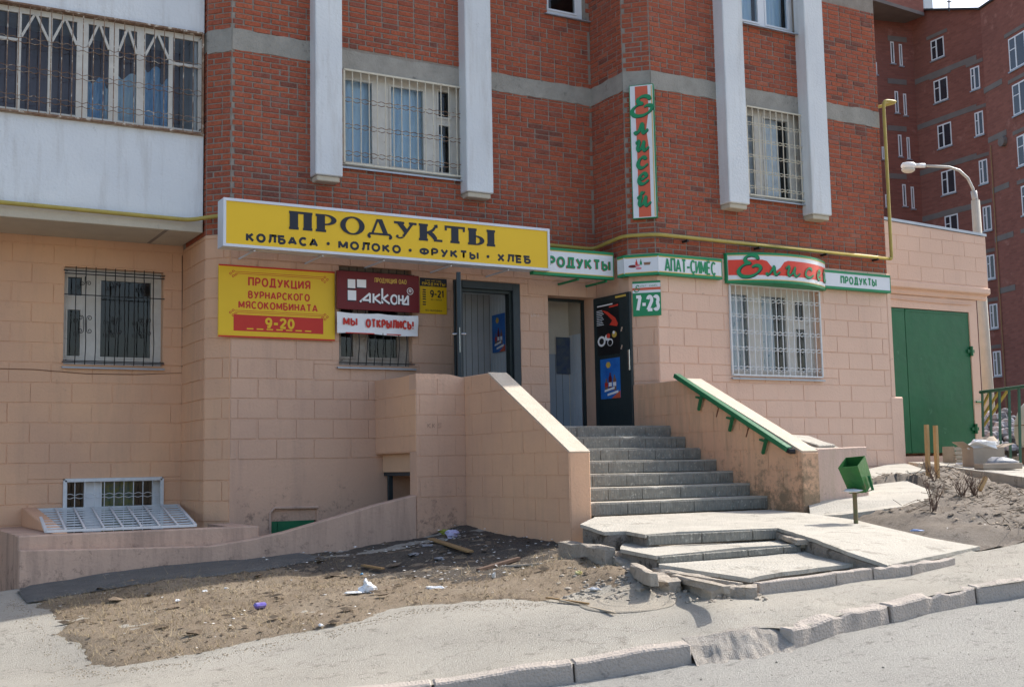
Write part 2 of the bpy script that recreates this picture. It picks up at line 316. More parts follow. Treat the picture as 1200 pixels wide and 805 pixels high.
def cells(s0, s1, z0, z1, holes):
    """split rectangle around rectangular holes"""
    xs = sorted({s0, s1} | {min(max(h[k], s0), s1) for h in holes for k in (0, 1)}); zs = sorted({z0, z1} | {min(max(h[k], z0), z1) for h in holes for k in (2, 3)})
    out = []
    for i in range(len(xs) - 1):
        for j in range(len(zs) - 1):
            cx, cz = (xs[i] + xs[i + 1]) / 2, (zs[j] + zs[j + 1]) / 2
            if xs[i + 1] - xs[i] < 1e-5 or zs[j + 1] - zs[j] < 1e-5: continue
            if any(h[0] < cx < h[1] and h[2] < cz < h[3] for h in holes): continue
            out.append((xs[i], xs[i + 1], zs[j], zs[j + 1]))
    return out
def wall_face(mb, W, s0, s1, z0, z1, holes=(), depth=0.22, d=0.0, mi=0, rmi=None):
    for a, b, c, e in cells(s0, s1, z0, z1, holes):
        mb.quad(W.at(a, c, d), W.at(b, c, d), W.at(b, e, d), W.at(a, e, d), mi)
    r = mi if rmi is None else rmi
    for h in holes:
        dp = h[4] if len(h) > 4 else depth; a, b, c, e = h[:4]; c = max(c, z0); e = min(e, z1)
        if e <= c: continue
        for p, q in (((a, c), (a, e)), ((b, e), (b, c)), ((a, e), (b, e)), ((b, c), (a, c))):
            if p[1] == q[1] and p[1] in (z0, z1) and h[3] > z1 and p[1] == z1: continue
            mb.quad(W.at(p[0], p[1], d), W.at(q[0], q[1], d), W.at(q[0], q[1], -dp), W.at(p[0], p[1], -dp), r)

def sub_rect(r, holes):
    """clip a rectangle sideways by holes -> list of remaining rects"""
    out = [r]
    for h in holes:
        nx = []
        for a, b, c, e in out:
            if h[2] >= e - 0.012 or h[3] <= c + 0.012 or h[0] >= b or h[1] <= a: nx.append((a, b, c, e)); continue
            if c < h[2] - 0.02 or e > h[3] + 0.02:      # partly above / below the hole: cut in height
                if c < h[2] - 0.02: nx.append((a, b, c, h[2]))
                if e > h[3] + 0.02: nx.append((a, b, h[3], e))
                if a < h[0] - 0.03: nx.append((a, h[0], max(c, h[2]), min(e, h[3])))
                if b > h[1] + 0.03: nx.append((h[1], b, max(c, h[2]), min(e, h[3])))
                continue
            if a < h[0] - 0.03: nx.append((a, h[0], c, e))
            if b > h[1] + 0.03: nx.append((h[1], b, c, e))
        out = nx
    return out
def course_rects(s0, s1, z0, z1, L, H, joint, holes, phase=0.0, jit=0.006, zref=None, headers=0.0, hj=0.0):
    zref = z0 if zref is None else zref; out = []
    k0 = int(math.floor((z0 - zref) / H)); k = k0
    while zref + k * H < z1 - 0.01:
        c = max(zref + k * H, z0); e = min(zref + (k + 1) * H, z1)
        if e - c > joint * 1.6:
            a = s0 - L + ((phase + (L / 2 if k % 2 else 0)) % L)
            while a < s1:
                Lb = L if random.random() > headers else L / 2
                b = a + Lb
                x0 = max(a, s0) + joint / 2 + hj / 2; x1 = min(b, s1) - joint / 2 - hj / 2
                if x1 - x0 > 0.03:
                    j = U(-jit, jit)
                    for q in sub_rect((x0 + (j if x0 > s0 + joint else 0), x1 + (j if x1 < s1 - joint else 0), c + joint / 2, e - joint / 2), holes):
                        if q[1] - q[0] > 0.025 and q[3] - q[2] > 0.02: out.append(q)
                a = b
        k += 1
    return out
def piece(mb, W, q, d, proud, bev):
    a, b, c, e = q; v = [W.at(a, c, d - 0.004), W.at(b, c, d - 0.004), W.at(b, e, d - 0.004), W.at(a, e, d - 0.004),
                         W.at(a + bev, c + bev, d + proud), W.at(b - bev, c + bev, d + proud), W.at(b - bev, e - bev, d + proud), W.at(a + bev, e - bev, d + proud)]
    mb.add(v, [(4, 5, 6, 7), (0, 1, 5, 4), (1, 2, 6, 5), (2, 3, 7, 6), (3, 0, 4, 7)])
PIECES = {'brick': [], 'block': []}
def in_view(P, m=40):
    if P.dot(_f) <= 0: return False
    x, y = proj(P); return -m < x < 1200 + m and -m < y < 805 + m
def lay(kind, W, rects, d, proud, bev, m, jitp=0.0):
    for q in rects: PIECES[kind].append((W, q, d, proud + U(-jitp, jitp), bev, m))
def emit(kind, owner, limit=300):
    """the largest pieces in view become parts of their own, the rest one stuff part per material"""
    sc = []
    for it in PIECES[kind]:
        W, q, d, pr, bv, m = it; c = W.at((q[0] + q[1]) / 2, (q[2] + q[3]) / 2, d)
        x, y = proj(c) if c.dot(_f) > 0 else (-999, -999)
        vis = 0 < x < 1200 and 0 < y < 805
        if vis and it[-1] is not None and hidden(x, y, kind): vis = False
        area = (q[1] - q[0]) * (q[3] - q[2]) * abs(W.n.dot(c.normalized())) / c.length_squared if vis else 0
        sc.append(area)
    order = sorted(range(len(sc)), key=lambda i: -sc[i]); single = set(i for i in order[:limit] if sc[i] > 0)
    cache = {}; rest = {}
    off = wloc(owner)
    for i, (W, q, d, pr, bv, m) in enumerate(PIECES[kind]):
        if i in single:
            w_, h_ = round(q[1] - q[0], 2), round(q[3] - q[2], 2); key = (id(W), w_, h_, m.name)
            if key not in cache:
                me = bpy.data.meshes.new(kind); wx, wz = w_ / 2, h_ / 2
                def lp(a, z, dd): return (W.u.x * a + W.n.x * dd, W.u.y * a + W.n.y * dd, z)
                v = [lp(-wx, -wz, -0.004), lp(wx, -wz, -0.004), lp(wx, wz, -0.004), lp(-wx, wz, -0.004)] + [lp(sx * (wx - bv), sz * (wz - bv), pr) for sx, sz in ((-1, -1), (1, -1), (1, 1), (-1, 1))]
                me.from_pydata(v, [], [(4, 5, 6, 7), (0, 1, 5, 4), (1, 2, 6, 5), (2, 3, 7, 6), (3, 0, 4, 7)]); me.materials.append(m); me.update(); cache[key] = me
            o = bpy.data.objects.new(kind, cache[key]); COL.objects.link(o); o.parent = owner
            o.location = W.at((q[0] + q[1]) / 2, (q[2] + q[3]) / 2, d) - off
        else:
            rest.setdefault(m.name, (MB(), m)); piece(rest[m.name][0], W, q, d, pr, bv)
    for k, (mb, m) in rest.items(): mb.build(kind, m, owner, kind='stuff')
def hidden(x, y, kind):
    # behind the big sign or the banners: pieces there do not count as shown
    if 258 < x < 643 and 232 + (x - 258) * 0.1 < y < 285 + (x - 258) * 0.08: return True
    if 256 < x < 390 and 312 < y < 398: return True
    return False
# ---------------------------------------------------------------- openings
ZL = 0.531                        # landing level
def R(W, x0, y0, x1, y1, d=0.0): return W.rect(x0, y0, x1, y1, d)
H_WL1 = R(W_L, 76, 312, 190, 430)
H_WL2 = (W_L.hit(74, 561)[0], W_L.hit(191, 561)[0], -0.98, W_L.hit(75, 561)[1])
_a = W_M.hit(397, 311); _b = W_M.hit(483, 430); H_WM1 = (_a[0], _b[0], _b[1], _a[1])
H_DL = (W_M.hit(531, 335)[0], W_M.hit(608, 345)[0], ZL, W_M.hit(531, 328)[1])
H_DR = (W_M.hit(643, 400)[0], W_M.hit(697, 400)[0] - 0.02, ZL, W_M.hit(643, 346)[1], 0.35)
H_M2 = (W_M.hit(403.4, 193)[0] - 0.02, W_M.hit(546, 211)[0] - 0.03, 4.20, 5.58)
_a = W_M.hit(657, 20); _b = W_M.hit(686, 24); H_M3 = (_a[0] - 0.25, _b[0], _a[1] + 0.02, _a[1] + 1.3)
H_HATCH = (W_M.hit(318, 600)[0], W_M.hit(371, 600)[0], W_M.hit(345, 628)[1], W_M.hit(345, 597)[1], 0.04)
H_SH = R(W_R, 853, 333, 963, 443)
H_R2 = (W_R.hit(874, 215)[0], W_R.hit(945, 225)[0], W_R.hit(880, 231)[1], 5.59)
_a = W_R.hit(868, 26); H_R3 = (_a[0], W_R.hit(934, 41)[0], _a[1], _a[1] + 1.4)
ML, MR = W_M.len, W_R.len

# core masonry -----------------------------------------------------------
mb = MB()     # plain rendered surface behind blocks (ground floor)
wall_face(mb, W_L, 0, W_L.len, ZG, 3.6, [H_WL1, H_WL2], 0.16)
wall_face(mb, W_Lr, 0, W_Lr.len, ZG, ZB); wall_face(mb, W_Lc, 0, W_Lc.len, ZG, ZB)
mb.build('ground_floor_wall', PINKL, BLD)
mb = MB()
wall_face(mb, W_M, 0, ML, ZG, ZB, [H_WM1, H_DL, H_DR, H_HATCH], 0.16)
wall_face(mb, W_Rr, 0, W_Rr.len, ZG, ZB); wall_face(mb, W_Rc, 0, W_Rc.len, ZG, ZB)
mb.build('ground_floor_wall', PINK, BLD)
mb = MB()
wall_face(mb, W_R, 0, MR, ZG, ZB, [H_SH], 0.16)
mb.quad((15.28, YR, ZG), (15.28, 28, ZG), (15.28, 28, ZB), (15.28, YR, ZB))
mb.build('ground_floor_wall', PALE, BLD)
zpl = PY(1055, 465, YR)[2]
mb = MB(); mb.box((15.20, YR - 0.02, ZG), (15.50, YR + 0.6, zpl)); mb.build('corner_plinth', PALE, BLD, bevel=0.02)
mb = MB(); mb.box((15.24, YR - 0.012, zpl - 0.002), (15.335, YR + 0.5, ZB - 0.01)); mb.build('corner_pier', PALE, BLD, bevel=0.01)
mb = MB()     # mortar bed behind bricks
wall_face(mb, W_Lr, 0, W_Lr.len, ZB, ZTOP); wall_face(mb, W_Lc, 0, W_Lc.len, ZB, ZTOP)
wall_face(mb, W_M, 0, ML, ZB, ZTOP, [H_M2, H_M3], 0.14)
wall_face(mb, W_Rr, 0, W_Rr.len, ZB, ZTOP); wall_face(mb, W_Rc, 0, W_Rc.len, ZB, ZTOP)
wall_face(mb, W_R, 0, MR, ZB, ZTOP, [H_R2, H_R3], 0.14)
mb.quad((15.28, YR, ZB), (15.28, 28, ZB), (15.28, 28, ZTOP), (15.28, YR, ZTOP))
mb.quad((15.28, 28, ZG), (-6, 28, ZG), (-6, 28, ZTOP), (15.28, 28, ZTOP))
mb.quad((-6, YL, ZG), (-6, 28, ZG), (-6, 28, ZTOP), (-6, YL, ZTOP))
mb.quad((-6, YL, 3.6), (4.223, YL, 3.6), (4.223, YL, ZTOP), (-6, YL, ZTOP))
mb.build('upper_wall', MORTAR, BLD)
mb = MB(); mb.add([(-6, YL, ZTOP), (4.223, YL, ZTOP), (4.223, 15.357, ZTOP), (4.48, YM, ZTOP), (10.2, YM, ZTOP), (10.2, 14.24, ZTOP), (10.493, YR, ZTOP), (15.28, YR, ZTOP), (15.28, 28, ZTOP), (-6, 28, ZTOP)], [tuple(range(10))])
mb.build('roof', CONC, BLD)

# fins ---------------------------------------------------------------------
FINS = [(W_M, 5.565 - 4.48, 5.955 - 4.48, 3.965, 0.22), (W_M, 7.865 - 4.48, 8.30 - 4.48, 3.965, 0.22), (W_R, 11.74 - 10.493, 12.14 - 10.493, 3.93, 0.24), (W_R, 13.44 - 10.493, 13.85 - 10.493, 3.91, 0.24)]
FH = []
for W, a, b, z, p in FINS:
    mb = MB(); mb.wbox(W, a, b, z + 0.0, 9.0, -0.01, p); o = mb.build('concrete_fin', WHITEC, BLD, bevel=0.012)
    mb = MB(); mb.wbox(W, a + 0.03, b - 0.03, z - 0.075, z - 0.001, -0.01, p - 0.035); mb.build('fin_foot', CREAMC, o, bevel=0.01)
    mb = MB(); mb.wbox(W, a, b, 9.0, ZTOP, -0.01, p); mb.build('concrete_fin_upper', WHITEC, BLD)
    FH.append((W, (a + 0.004, b - 0.004, z - 0.05, ZTOP)))

# concrete bands (cast with a slightly uneven edge) --------------------------
BZ0, BZ1 = 5.592, 5.872
def band(W, s0, s1, z0=BZ0, z1=BZ1, pr=0.011):
    n = max(2, int((s1 - s0) / 0.12)); mb = MB(); top = []; bot = []
    for i in range(n + 1):
        s = s0 + (s1 - s0) * i / n; top.append((s, z1 + U(-0.012, 0.012))); bot.append((s, z0 + U(-0.012, 0.012)))
    for i in range(n):
        a, b, c, e = bot[i], bot[i + 1], top[i + 1], top[i]
        F = [W.at(*a, pr), W.at(*b, pr), W.at(*c, pr), W.at(*e, pr)]; Bk = [W.at(*a, -0.002), W.at(*b, -0.002), W.at(*c, -0.002), W.at(*e, -0.002)]
        mb.add(F + Bk, [(0, 1, 2, 3), (3, 2, 6, 7), (4, 5, 1, 0)] + ([(4, 0, 3, 7)] if i == 0 else []) + ([(1, 5, 6, 2)] if i == n - 1 else []))
    mb.build('concrete_band', CONC, BLD)
band(W_Lr, W_Lr.len - 0.5, W_Lr.len); band(W_Lc, 0, W_Lc.len, 5.56, 5.88)
band(W_M, 0, FINS[0][1]); band(W_M, FINS[0][2], FINS[1][1], 5.555, 5.83); band(W_M, FINS[1][2], ML)
band(W_Rr, 0, W_Rr.len); band(W_Rc, 0, W_Rc.len, 5.56, 5.88)
band(W_R, 0, FINS[2][1]); band(W_R, FINS[2][2], FINS[3][1], 5.565, 5.86); band(W_R, FINS[3][2], MR)

# bricks --------------------------------------------------------------------
ZV = 7.6     # above this nothing is in view; the material carries on
def bricks(W, s0, s1, holes, phase=0.0, top=ZV):
    hs = list(holes) + [(s0 - 1, s1 + 1, BZ0 - 0.004, BZ1 + 0.004)] + [h for w_, h in FH if w_ is W]
    rc = course_rects(s0, s1, ZB + 0.0, top, 0.251, 0.0768, 0.0125, hs, phase, 0.004, headers=0.12, hj=0.006)
    lay('brick', W, rc, 0.0, 0.009, 0.0025, BRICK, 0.003)
bricks(W_Lr, W_Lr.len - 1.0, W_Lr.len, [], 0.05); bricks(W_Lc, 0, W_Lc.len, [], 0.1)
bricks(W_M, 0, ML, [H_M2, H_M3], 0.03); bricks(W_Rr, 0, W_Rr.len, [], 0.1); bricks(W_Rc, 0, W_Rc.len, [], 0.04)
bricks(W_R, 0, MR, [H_R2, H_R3], 0.07)
# painted blocks ---------------------------------------------------------------
BH, BL, ZR = 0.262, 0.517, 0.423
def blocks(W, s0, s1, z0, z1, holes, m, phase=0.0, mort=None):
    rc = course_rects(s0, s1, z0, z1, BL, BH, 0.010, holes, phase, 0.012, zref=ZR - 10 * BH)
    lay('block', W, rc, 0.0, 0.009, 0.0045, m, 0.0025)
blocks(W_L, 4.0, W_L.len, -0.9, 3.17, [H_WL1, H_WL2], PINKL, 0.12)
blocks(W_Lr, 0, W_Lr.len, -0.62, ZB, [], PINKL, 0.2); blocks(W_Lc, 0, W_Lc.len, -0.62, ZB, [], PINKL, 0.0)
grow = lambda h, g: (h[0] - g, h[1] + g, h[2] - g, h[3] + g)
blocks(W_M, 0, ML, ZR - BH, ZB, [H_WM1, grow(H_DL, 0.01), H_DR], PINK, 0.36)
blocks(W_Rc, 0, W_Rc.len, 0.45, ZB, [], PINK, 0.1)
blocks(W_R, 0, MR - 0.05, -0.4, ZB, [H_SH], PALE, 0.2)
zgr = W_M.hit(345, 610)[1]
mb = MB(); mb.wbox(W_M, H_HATCH[0], H_HATCH[1], zgr + 0.001, H_HATCH[3], -0.039, -0.025); mb.build('hatch_panel', PINK, BLD)
mb = MB(); mb.wbox(W_M, H_HATCH[0] + 0.09, H_HATCH[1] - 0.03, H_HATCH[2] - 0.2, zgr, -0.038, -0.012); mb.wbox(W_M, H_HATCH[0], H_HATCH[0] + 0.088, H_HATCH[2] - 0.2, zgr, -0.038, -0.024); mb.build('basement_hatch', GREEN, BLD)
mb = MB()
pts = [W_M.at(H_HATCH[0] - 0.02, -0.95, 0.01), W_M.at(H_HATCH[0] - 0.02, H_HATCH[3] - 0.03, 0.01), W_M.at(H_HATCH[0] + 0.04, H_HATCH[3] + 0.03, 0.01), W_M.at(H_HATCH[1] + 0.02, H_HATCH[3] + 0.02, 0.01)]
mb.tube(pts, 0.018, 6); mb.build('hatch_surround', PINKD, BLD)

# ---------------------------------------------------------------- windows
def window(W, h, dep, glass, frame_m=FRAMEW, sash=0.03, curtain=None, sill=None, cd=0.14, parent=None, dark=True):
    """glass: list of (x0,x1,ytop0,ytop1) fractions of the opening measured from the top left"""
    a, b, z0, z1 = h[:4]; wd, hg = b - a, z1 - z0
    G = [(a + wd * g[0], a + wd * g[1], z1 - hg * g[3], z1 - hg * g[2]) for g in glass]
    mb = MB()
    for q in cells(a, b, z0, z1, G): mb.quad(W.at(q[0], q[2], -dep), W.at(q[1], q[2], -dep), W.at(q[1], q[3], -dep), W.at(q[0], q[3], -dep))
    for g in G:
        for p, q in (((g[0], g[2]), (g[0], g[3])), ((g[1], g[3]), (g[1], g[2])), ((g[0], g[3]), (g[1], g[3])), ((g[1], g[2]), (g[0], g[2]))):
            mb.quad(W.at(p[0], p[1], -dep), W.at(q[0], q[1], -dep), W.at(q[0], q[1], -dep - 0.07), W.at(p[0], p[1], -dep - 0.07))
    win = mb.build('window', frame_m, parent or BLD)
    for g in G:
        m2 = MB(); t = sash
        for q in ((g[0], g[0] + t, g[2], g[3]), (g[1] - t, g[1], g[2], g[3]), (g[0] + t, g[1] - t, g[3] - t, g[3]), (g[0] + t, g[1] - t, g[2], g[2] + t)):
            m2.wbox(W, *q, -dep - 0.055, -dep + 0.012)
        m2.build('sash', frame_m, win)
        m3 = MB(); m3.quad(W.at(g[0] + t, g[2] + t, -dep - 0.02), W.at(g[1] - t, g[2] + t, -dep - 0.02), W.at(g[1] - t, g[3] - t, -dep - 0.02), W.at(g[0] + t, g[3] - t, -dep - 0.02)); m3.build('pane', GLASS, win)
    if curtain:
        for c in curtain:           # (x0,x1,y0,y1 fractions, material)
            m4 = MB(); n = int(max(10, (c[1] - c[0]) * wd / 0.02)); x0, x1 = a + wd * c[0], a + wd * c[1]; zt, zb = z1 - hg * c[2], z1 - hg * c[3]; ph = U(0, 6)
            rows = 5; vs = []
            for j in range(rows + 1):
                for i in range(n + 1):
                    s = x0 + (x1 - x0) * i / n; k = 0.022 * math.sin(i * 0.02 / 0.028 + ph + 0.3 * j) * (0.5 + 0.5 * j / rows) + 0.008 * math.sin(i * 0.9 + j)
                    vs.append(W.at(s, zt + (zb - zt) * j / rows, -dep - cd + k))
            m4.add(vs, [(j * (n + 1) + i, (j + 1) * (n + 1) + i, (j + 1) * (n + 1) + i + 1, j * (n + 1) + i + 1) for j in range(rows) for i in range(n)])
            m4.build('curtain', c[4], win, smooth=True)
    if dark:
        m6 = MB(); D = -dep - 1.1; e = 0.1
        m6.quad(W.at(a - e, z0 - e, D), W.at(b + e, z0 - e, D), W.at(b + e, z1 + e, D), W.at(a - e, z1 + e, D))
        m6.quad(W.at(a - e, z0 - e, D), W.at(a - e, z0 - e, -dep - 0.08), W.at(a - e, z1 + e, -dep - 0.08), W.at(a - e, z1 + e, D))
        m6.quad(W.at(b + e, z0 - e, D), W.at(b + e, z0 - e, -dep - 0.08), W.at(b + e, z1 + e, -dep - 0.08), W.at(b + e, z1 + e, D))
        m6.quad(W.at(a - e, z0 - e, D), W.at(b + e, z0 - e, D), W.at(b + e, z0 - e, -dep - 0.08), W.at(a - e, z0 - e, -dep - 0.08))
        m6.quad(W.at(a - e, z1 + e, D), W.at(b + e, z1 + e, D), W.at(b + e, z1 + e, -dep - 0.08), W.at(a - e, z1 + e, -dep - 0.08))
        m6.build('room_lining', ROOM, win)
    if sill:
        m5 = MB(); ex, out, th = sill
        A = [W.at(a - ex, z0 - 0.012 - th, out), W.at(b + ex, z0 - 0.012 - th, out), W.at(b + ex, z0 - 0.004, -dep + 0.01), W.at(a - ex, z0 - 0.004, -dep + 0.01)]
        m5.hexa([p - Vector((0, 0, 0.006 + th * 0.6)) for p in A] + A)
        m5.build('sill', ZINC, win)
    return win
def grille(W, s0, s1, z0, z1, d, n, bands, m, r=0.006, fr=0.011, wave=0.02, gap=0.028, belly=0.0, wm=None, style='wave', framed=True, parent=None, ring=None):
    """welded window grille: frame, n upright bars, pairs of wavy rods at the given heights"""
    mb = MB()
    if framed:
        for p, q in (((s0, z0), (s1, z0)), ((s0, z1), (s1, z1)), ((s0, z0), (s0, z1)), ((s1, z0), (s1, z1))): mb.bar(W.at(*p, d), W.at(*q, d), fr * 2, fr * 2, W.n)
    else:
        for z in (z0 + 0.03, z1 - 0.06): mb.bar(W.at(s0 - 0.03, z, d), W.at(s1 + 0.03, z, d), 0.014, 0.014, W.n)
    for s in (s0 + 0.02, s1 - 0.02):
        for z in (z0 + 0.06, z1 - 0.06): mb.bar(W.at(s, z, -0.02), W.at(s, z, d), 0.01, 0.01)
    g = mb.build('window_grille', m, parent or BLD)
    def bl(z):
        if not belly: return 0
        t = (z - z0) / (z1 - z0); return belly * math.exp(-((t - 0.22) / 0.17) ** 2)
    for i in range(n):
        s = s0 + (s1 - s0) * (i + 1) / (n + 1); b = MB()
        if belly: b.tube([W.at(s, z0 + (z1 - z0) * k / 12, d + bl(z0 + (z1 - z0) * k / 12)) for k in range(13)], r, 5)
        else: b.tube([W.at(s, z0, d), W.at(s, z1, d)], r, 5)
        b.build('bar', m, g)
    pitch = (s1 - s0) / (n + 1)
    for z in bands:
        for sg in (-1, 1):
            b = MB(); pts = []
            N = (n + 1) * 6
            for k in range(N + 1):
                s = s0 + (s1 - s0) * k / N; c = abs(math.cos(PI * (s - s0) / pitch)) if style == 'scallop' else 0.5 + 0.5 * math.cos(2 * PI * (s - s0) / pitch)
                pts.append(W.at(s, z + sg * (gap / 2 + wave * (1 - c)), d + bl(z) + 0.004 * sg))
            b.tube(pts, r * 0.75, 4); b.build('wavy_rod', wm or m, g)
    return g

FR2 = lambda l: [(q[0], q[1], q[2], q[3]) for q in l]
window(W_M, H_M2, 0.12, [(0.02, 0.275, 0.07, 0.96), (0.40, 0.70, 0.07, 0.96), (0.80, 0.93, 0.04, 0.36), (0.80, 0.93, 0.41, 0.96)], FRAMEW,
       curtain=[(0.0, 0.31, 0.06, 0.93, CURT), (0.38, 0.735, 0.06, 0.93, CURT), (0.80, 0.89, 0.5, 0.85, CURT)], sill=(0.03, 0.07, 0.03))
grille(W_M, H_M2[0] + 0.01, H_M2[1] + 0.0, 4.215, 5.545, 0.03, 14, [4.36, 4.745, 5.12], CREAMM, wm=RUSTM, wave=0.018, gap=0.03, r=0.0075, fr=0.013)
window(W_M, H_M3, 0.10, [(0.08, 0.86, 0.05, 0.93)], FRAMEN, sill=(0.06, 0.07, 0.015))
window(W_R, H_R2, 0.12, [(0.03, 0.27, 0.06, 0.96), (0.38, 0.84, 0.06, 0.96)], FRAMEW, curtain=[(0.0, 0.33, 0.05, 0.97, CURTW), (0.36, 0.76, 0.05, 0.98, CURTW)], sill=(0.03, 0.08, 0.02))
grille(W_R, H_R2[0] + 0.01, H_R2[1] - 0.02, H_R2[2] + 0.02, H_R2[3] - 0.04, 0.06, 9, [H_R2[2] + (H_R2[3] - H_R2[2]) * t for t in (0.10, 0.27, 0.44, 0.61, 0.79)], CREAMM, wave=0.014, gap=0.018, style='scallop', r=0.008)
window(W_R, H_R3, 0.10, [(0.03, 0.40, 0.05, 0.95), (0.50, 0.94, 0.05, 0.95)], FRAMEN, curtain=[(0.0, 0.36, 0.05, 0.97, CURT), (0.45, 0.93, 0.05, 0.97, CURT)], sill=(0.02, 0.09, 0.02))
window(W_R, H_SH, 0.12, [(0.03, 0.27, 0.07, 0.95), (0.39, 0.69, 0.07, 0.95), (0.765, 0.90, 0.11, 0.36), (0.765, 0.91, 0.42, 0.95)], FRAMEW,
       curtain=[(0.02, 0.335, 0.05, 0.97, CURTW), (0.38, 0.60, 0.05, 0.97, CURTW), (0.76, 0.87, 0.45, 0.97, CURTW)], sill=(0.02, 0.06, 0.025))
_h = H_SH[3] - H_SH[2]
grille(W_R, H_SH[0] + 0.0, H_SH[1] - 0.01, H_SH[2] + 0.01, H_SH[3] - 0.01, 0.035, 15, [H_SH[2] + _h * t for t in (0.085, 0.30, 0.48, 0.66, 0.84)], WHITEM, wave=0.02, gap=0.02, style='scallop', r=0.0085)
window(W_L, H_WL1, 0.10, [(0.03, 0.20, 0.08, 0.30), (0.03, 0.19, 0.415, 0.92), (0.36, 0.905, 0.095, 0.92)], FRAMEW, sash=0.02,
       sill=(0.02, 0.06, 0.02))
g = grille(W_L, H_WL1[0] + 0.01, H_WL1[1] - 0.015, H_WL1[2] + 0.0, H_WL1[3] + 0.0, 0.05, 9, [], BLACKM, belly=0.06, framed=False, r=0.0065)
mb = MB()
for z in (H_WL1[3] - 0.10, H_WL1[3] - 0.38, H_WL1[2] + 0.05): mb.bar(W_L.at(H_WL1[0] - 0.01, z, 0.055), W_L.at(H_WL1[1] + 0.01, z, 0.055), 0.013, 0.013)
mb.build('cross_bar', BLACKM, g)
def scroll(W, s, z, r0, d, sg, m, par, turns=1.3, tail=0.09, up=1):
    pts = []
    for k in range(22):
        t = k / 21; a = t * turns * 2 * PI; rr = r0 * (1 - 0.75 * t); pts.append(W.at(s + sg * (r0 - rr * math.cos(a)), z + up * rr * math.sin(a), d))
    pts = [W.at(s - sg * 0.004, z - up * tail, d)] + pts
    b = MB(); b.tube(pts, 0.005, 5); b.build('scroll', m, par)
ws = H_WL1[1] - H_WL1[0]
for cs in (0.20, 0.50, 0.80):
    for sg in (1, -1):
        for zc in (H_WL1[2] + 0.62, H_WL1[2] + 0.45):
            scroll(W_L, H_WL1[0] + ws * cs + sg * 0.02, zc, 0.035, 0.075, sg, BLACKM, g, up=1 if zc > H_WL1[2] + 0.5 else -1)
        scroll(W_L, H_WL1[0] + ws * cs + sg * 0.01, H_WL1[3] - 0.22, 0.032, 0.055, sg, BLACKM, g, up=1 if sg > 0 else -1)
window(W_L, H_WL2, 0.10, [(0.03, 0.24, 0.02, 0.9), (0.37, 0.94, 0.02, 0.9)], FRAMEN, curtain=[(0.42, 0.75, 0.05, 0.9, mat('yellow_green_bags', (0.22, 0.26, 0.03), (0.05, 0.14, 0.18), 12, 0.5))])
grille(W_L, H_WL2[0] + 0.02, H_WL2[1] - 0.02, -0.93, H_WL2[3] - 0.02, 0.02, 9, [H_WL2[3] - 0.23], WHITEM, wave=0.016, gap=0.03, r=0.0055, fr=0.022)
window(W_M, H_WM1, 0.10, [(0.03, 0.25, 0.1, 0.93), (0.40, 0.86, 0.1, 0.93)], mat('bare_timber_frame', (0.36, 0.33, 0.28), (0.24, 0.19, 0.15), 6, 0.8, 0.2, 30, spots=(0.16, 0.11, 0.08), sscale=9, sthr=0.6), curtain=None, sill=(0.04, 0.06, 0.02))
grille(W_M, H_WM1[0] + 0.01, H_WM1[1] - 0.01, H_WM1[2], H_WM1[3] - 0.02, 0.05, 8, [], BLACKM, belly=0.07, framed=False, r=0.0065)

# ---------------------------------------------------------------- balcony
YB = 15.42
W_B = Wall(-6.0, YB, 4.195, YB)
zr0, zr1 = 4.475, W_B.hit(237, 43)[1]
BLEN = W_B.len
mb = MB(); mb.wbox(W_B, 0, BLEN, 3.145, 3.30, -1.05, 0.012); sl = mb.build('balcony_slab', CREAMC, BLD, bevel=0.008)
mb = MB(); mb.wbox(W_B, 0, BLEN, 3.302, zr0 - 0.03, -0.10, 0.0); par = mb.build('balcony_parapet', WHITEC, BLD)
mb = MB(); mb.wbox(W_B, 0, BLEN, zr0 - 0.029, zr0 - 0.003, -0.12, 0.03); mb.build('parapet_flashing', mat('rusty_flashing', (0.28, 0.14, 0.08), (0.45, 0.40, 0.33), 9, 0.8), par)
mb = MB(); mb.wbox(W_B, 0, BLEN, zr1 + 0.03, 8.5, -0.10, 0.0); up = mb.build('upper_balcony_parapet', WHITEC, BLD)
mb = MB(); mb.wbox(W_B, 0, BLEN, zr1 + 0.005, zr1 + 0.029, -0.12, 0.02); mb.build('lintel_trim', RUSTM, up)
mb = MB(); mb.wbox(W_B, BLEN - 0.10, BLEN, zr0, zr1, -1.05, -0.11); mb.wbox(W_B, 0, BLEN, zr1 + 0.03, zr1 + 0.12, -1.05, -0.11); mb.build('balcony_side', WHITEC, BLD)
mb = MB(); mb.wbox(W_B, 0, BLEN, zr0 - 0.05, zr0 - 0.01, -1.05, -0.12); mb.build('balcony_floor', ROOM, BLD)
mb = MB(); a, za = W_B.hit(193, 269); mb.wbox(W_B, a, a + 0.05, 3.1425, 3.1445, -1.0, 0.01); mb.build('soffit_joint', MORTAR, sl)
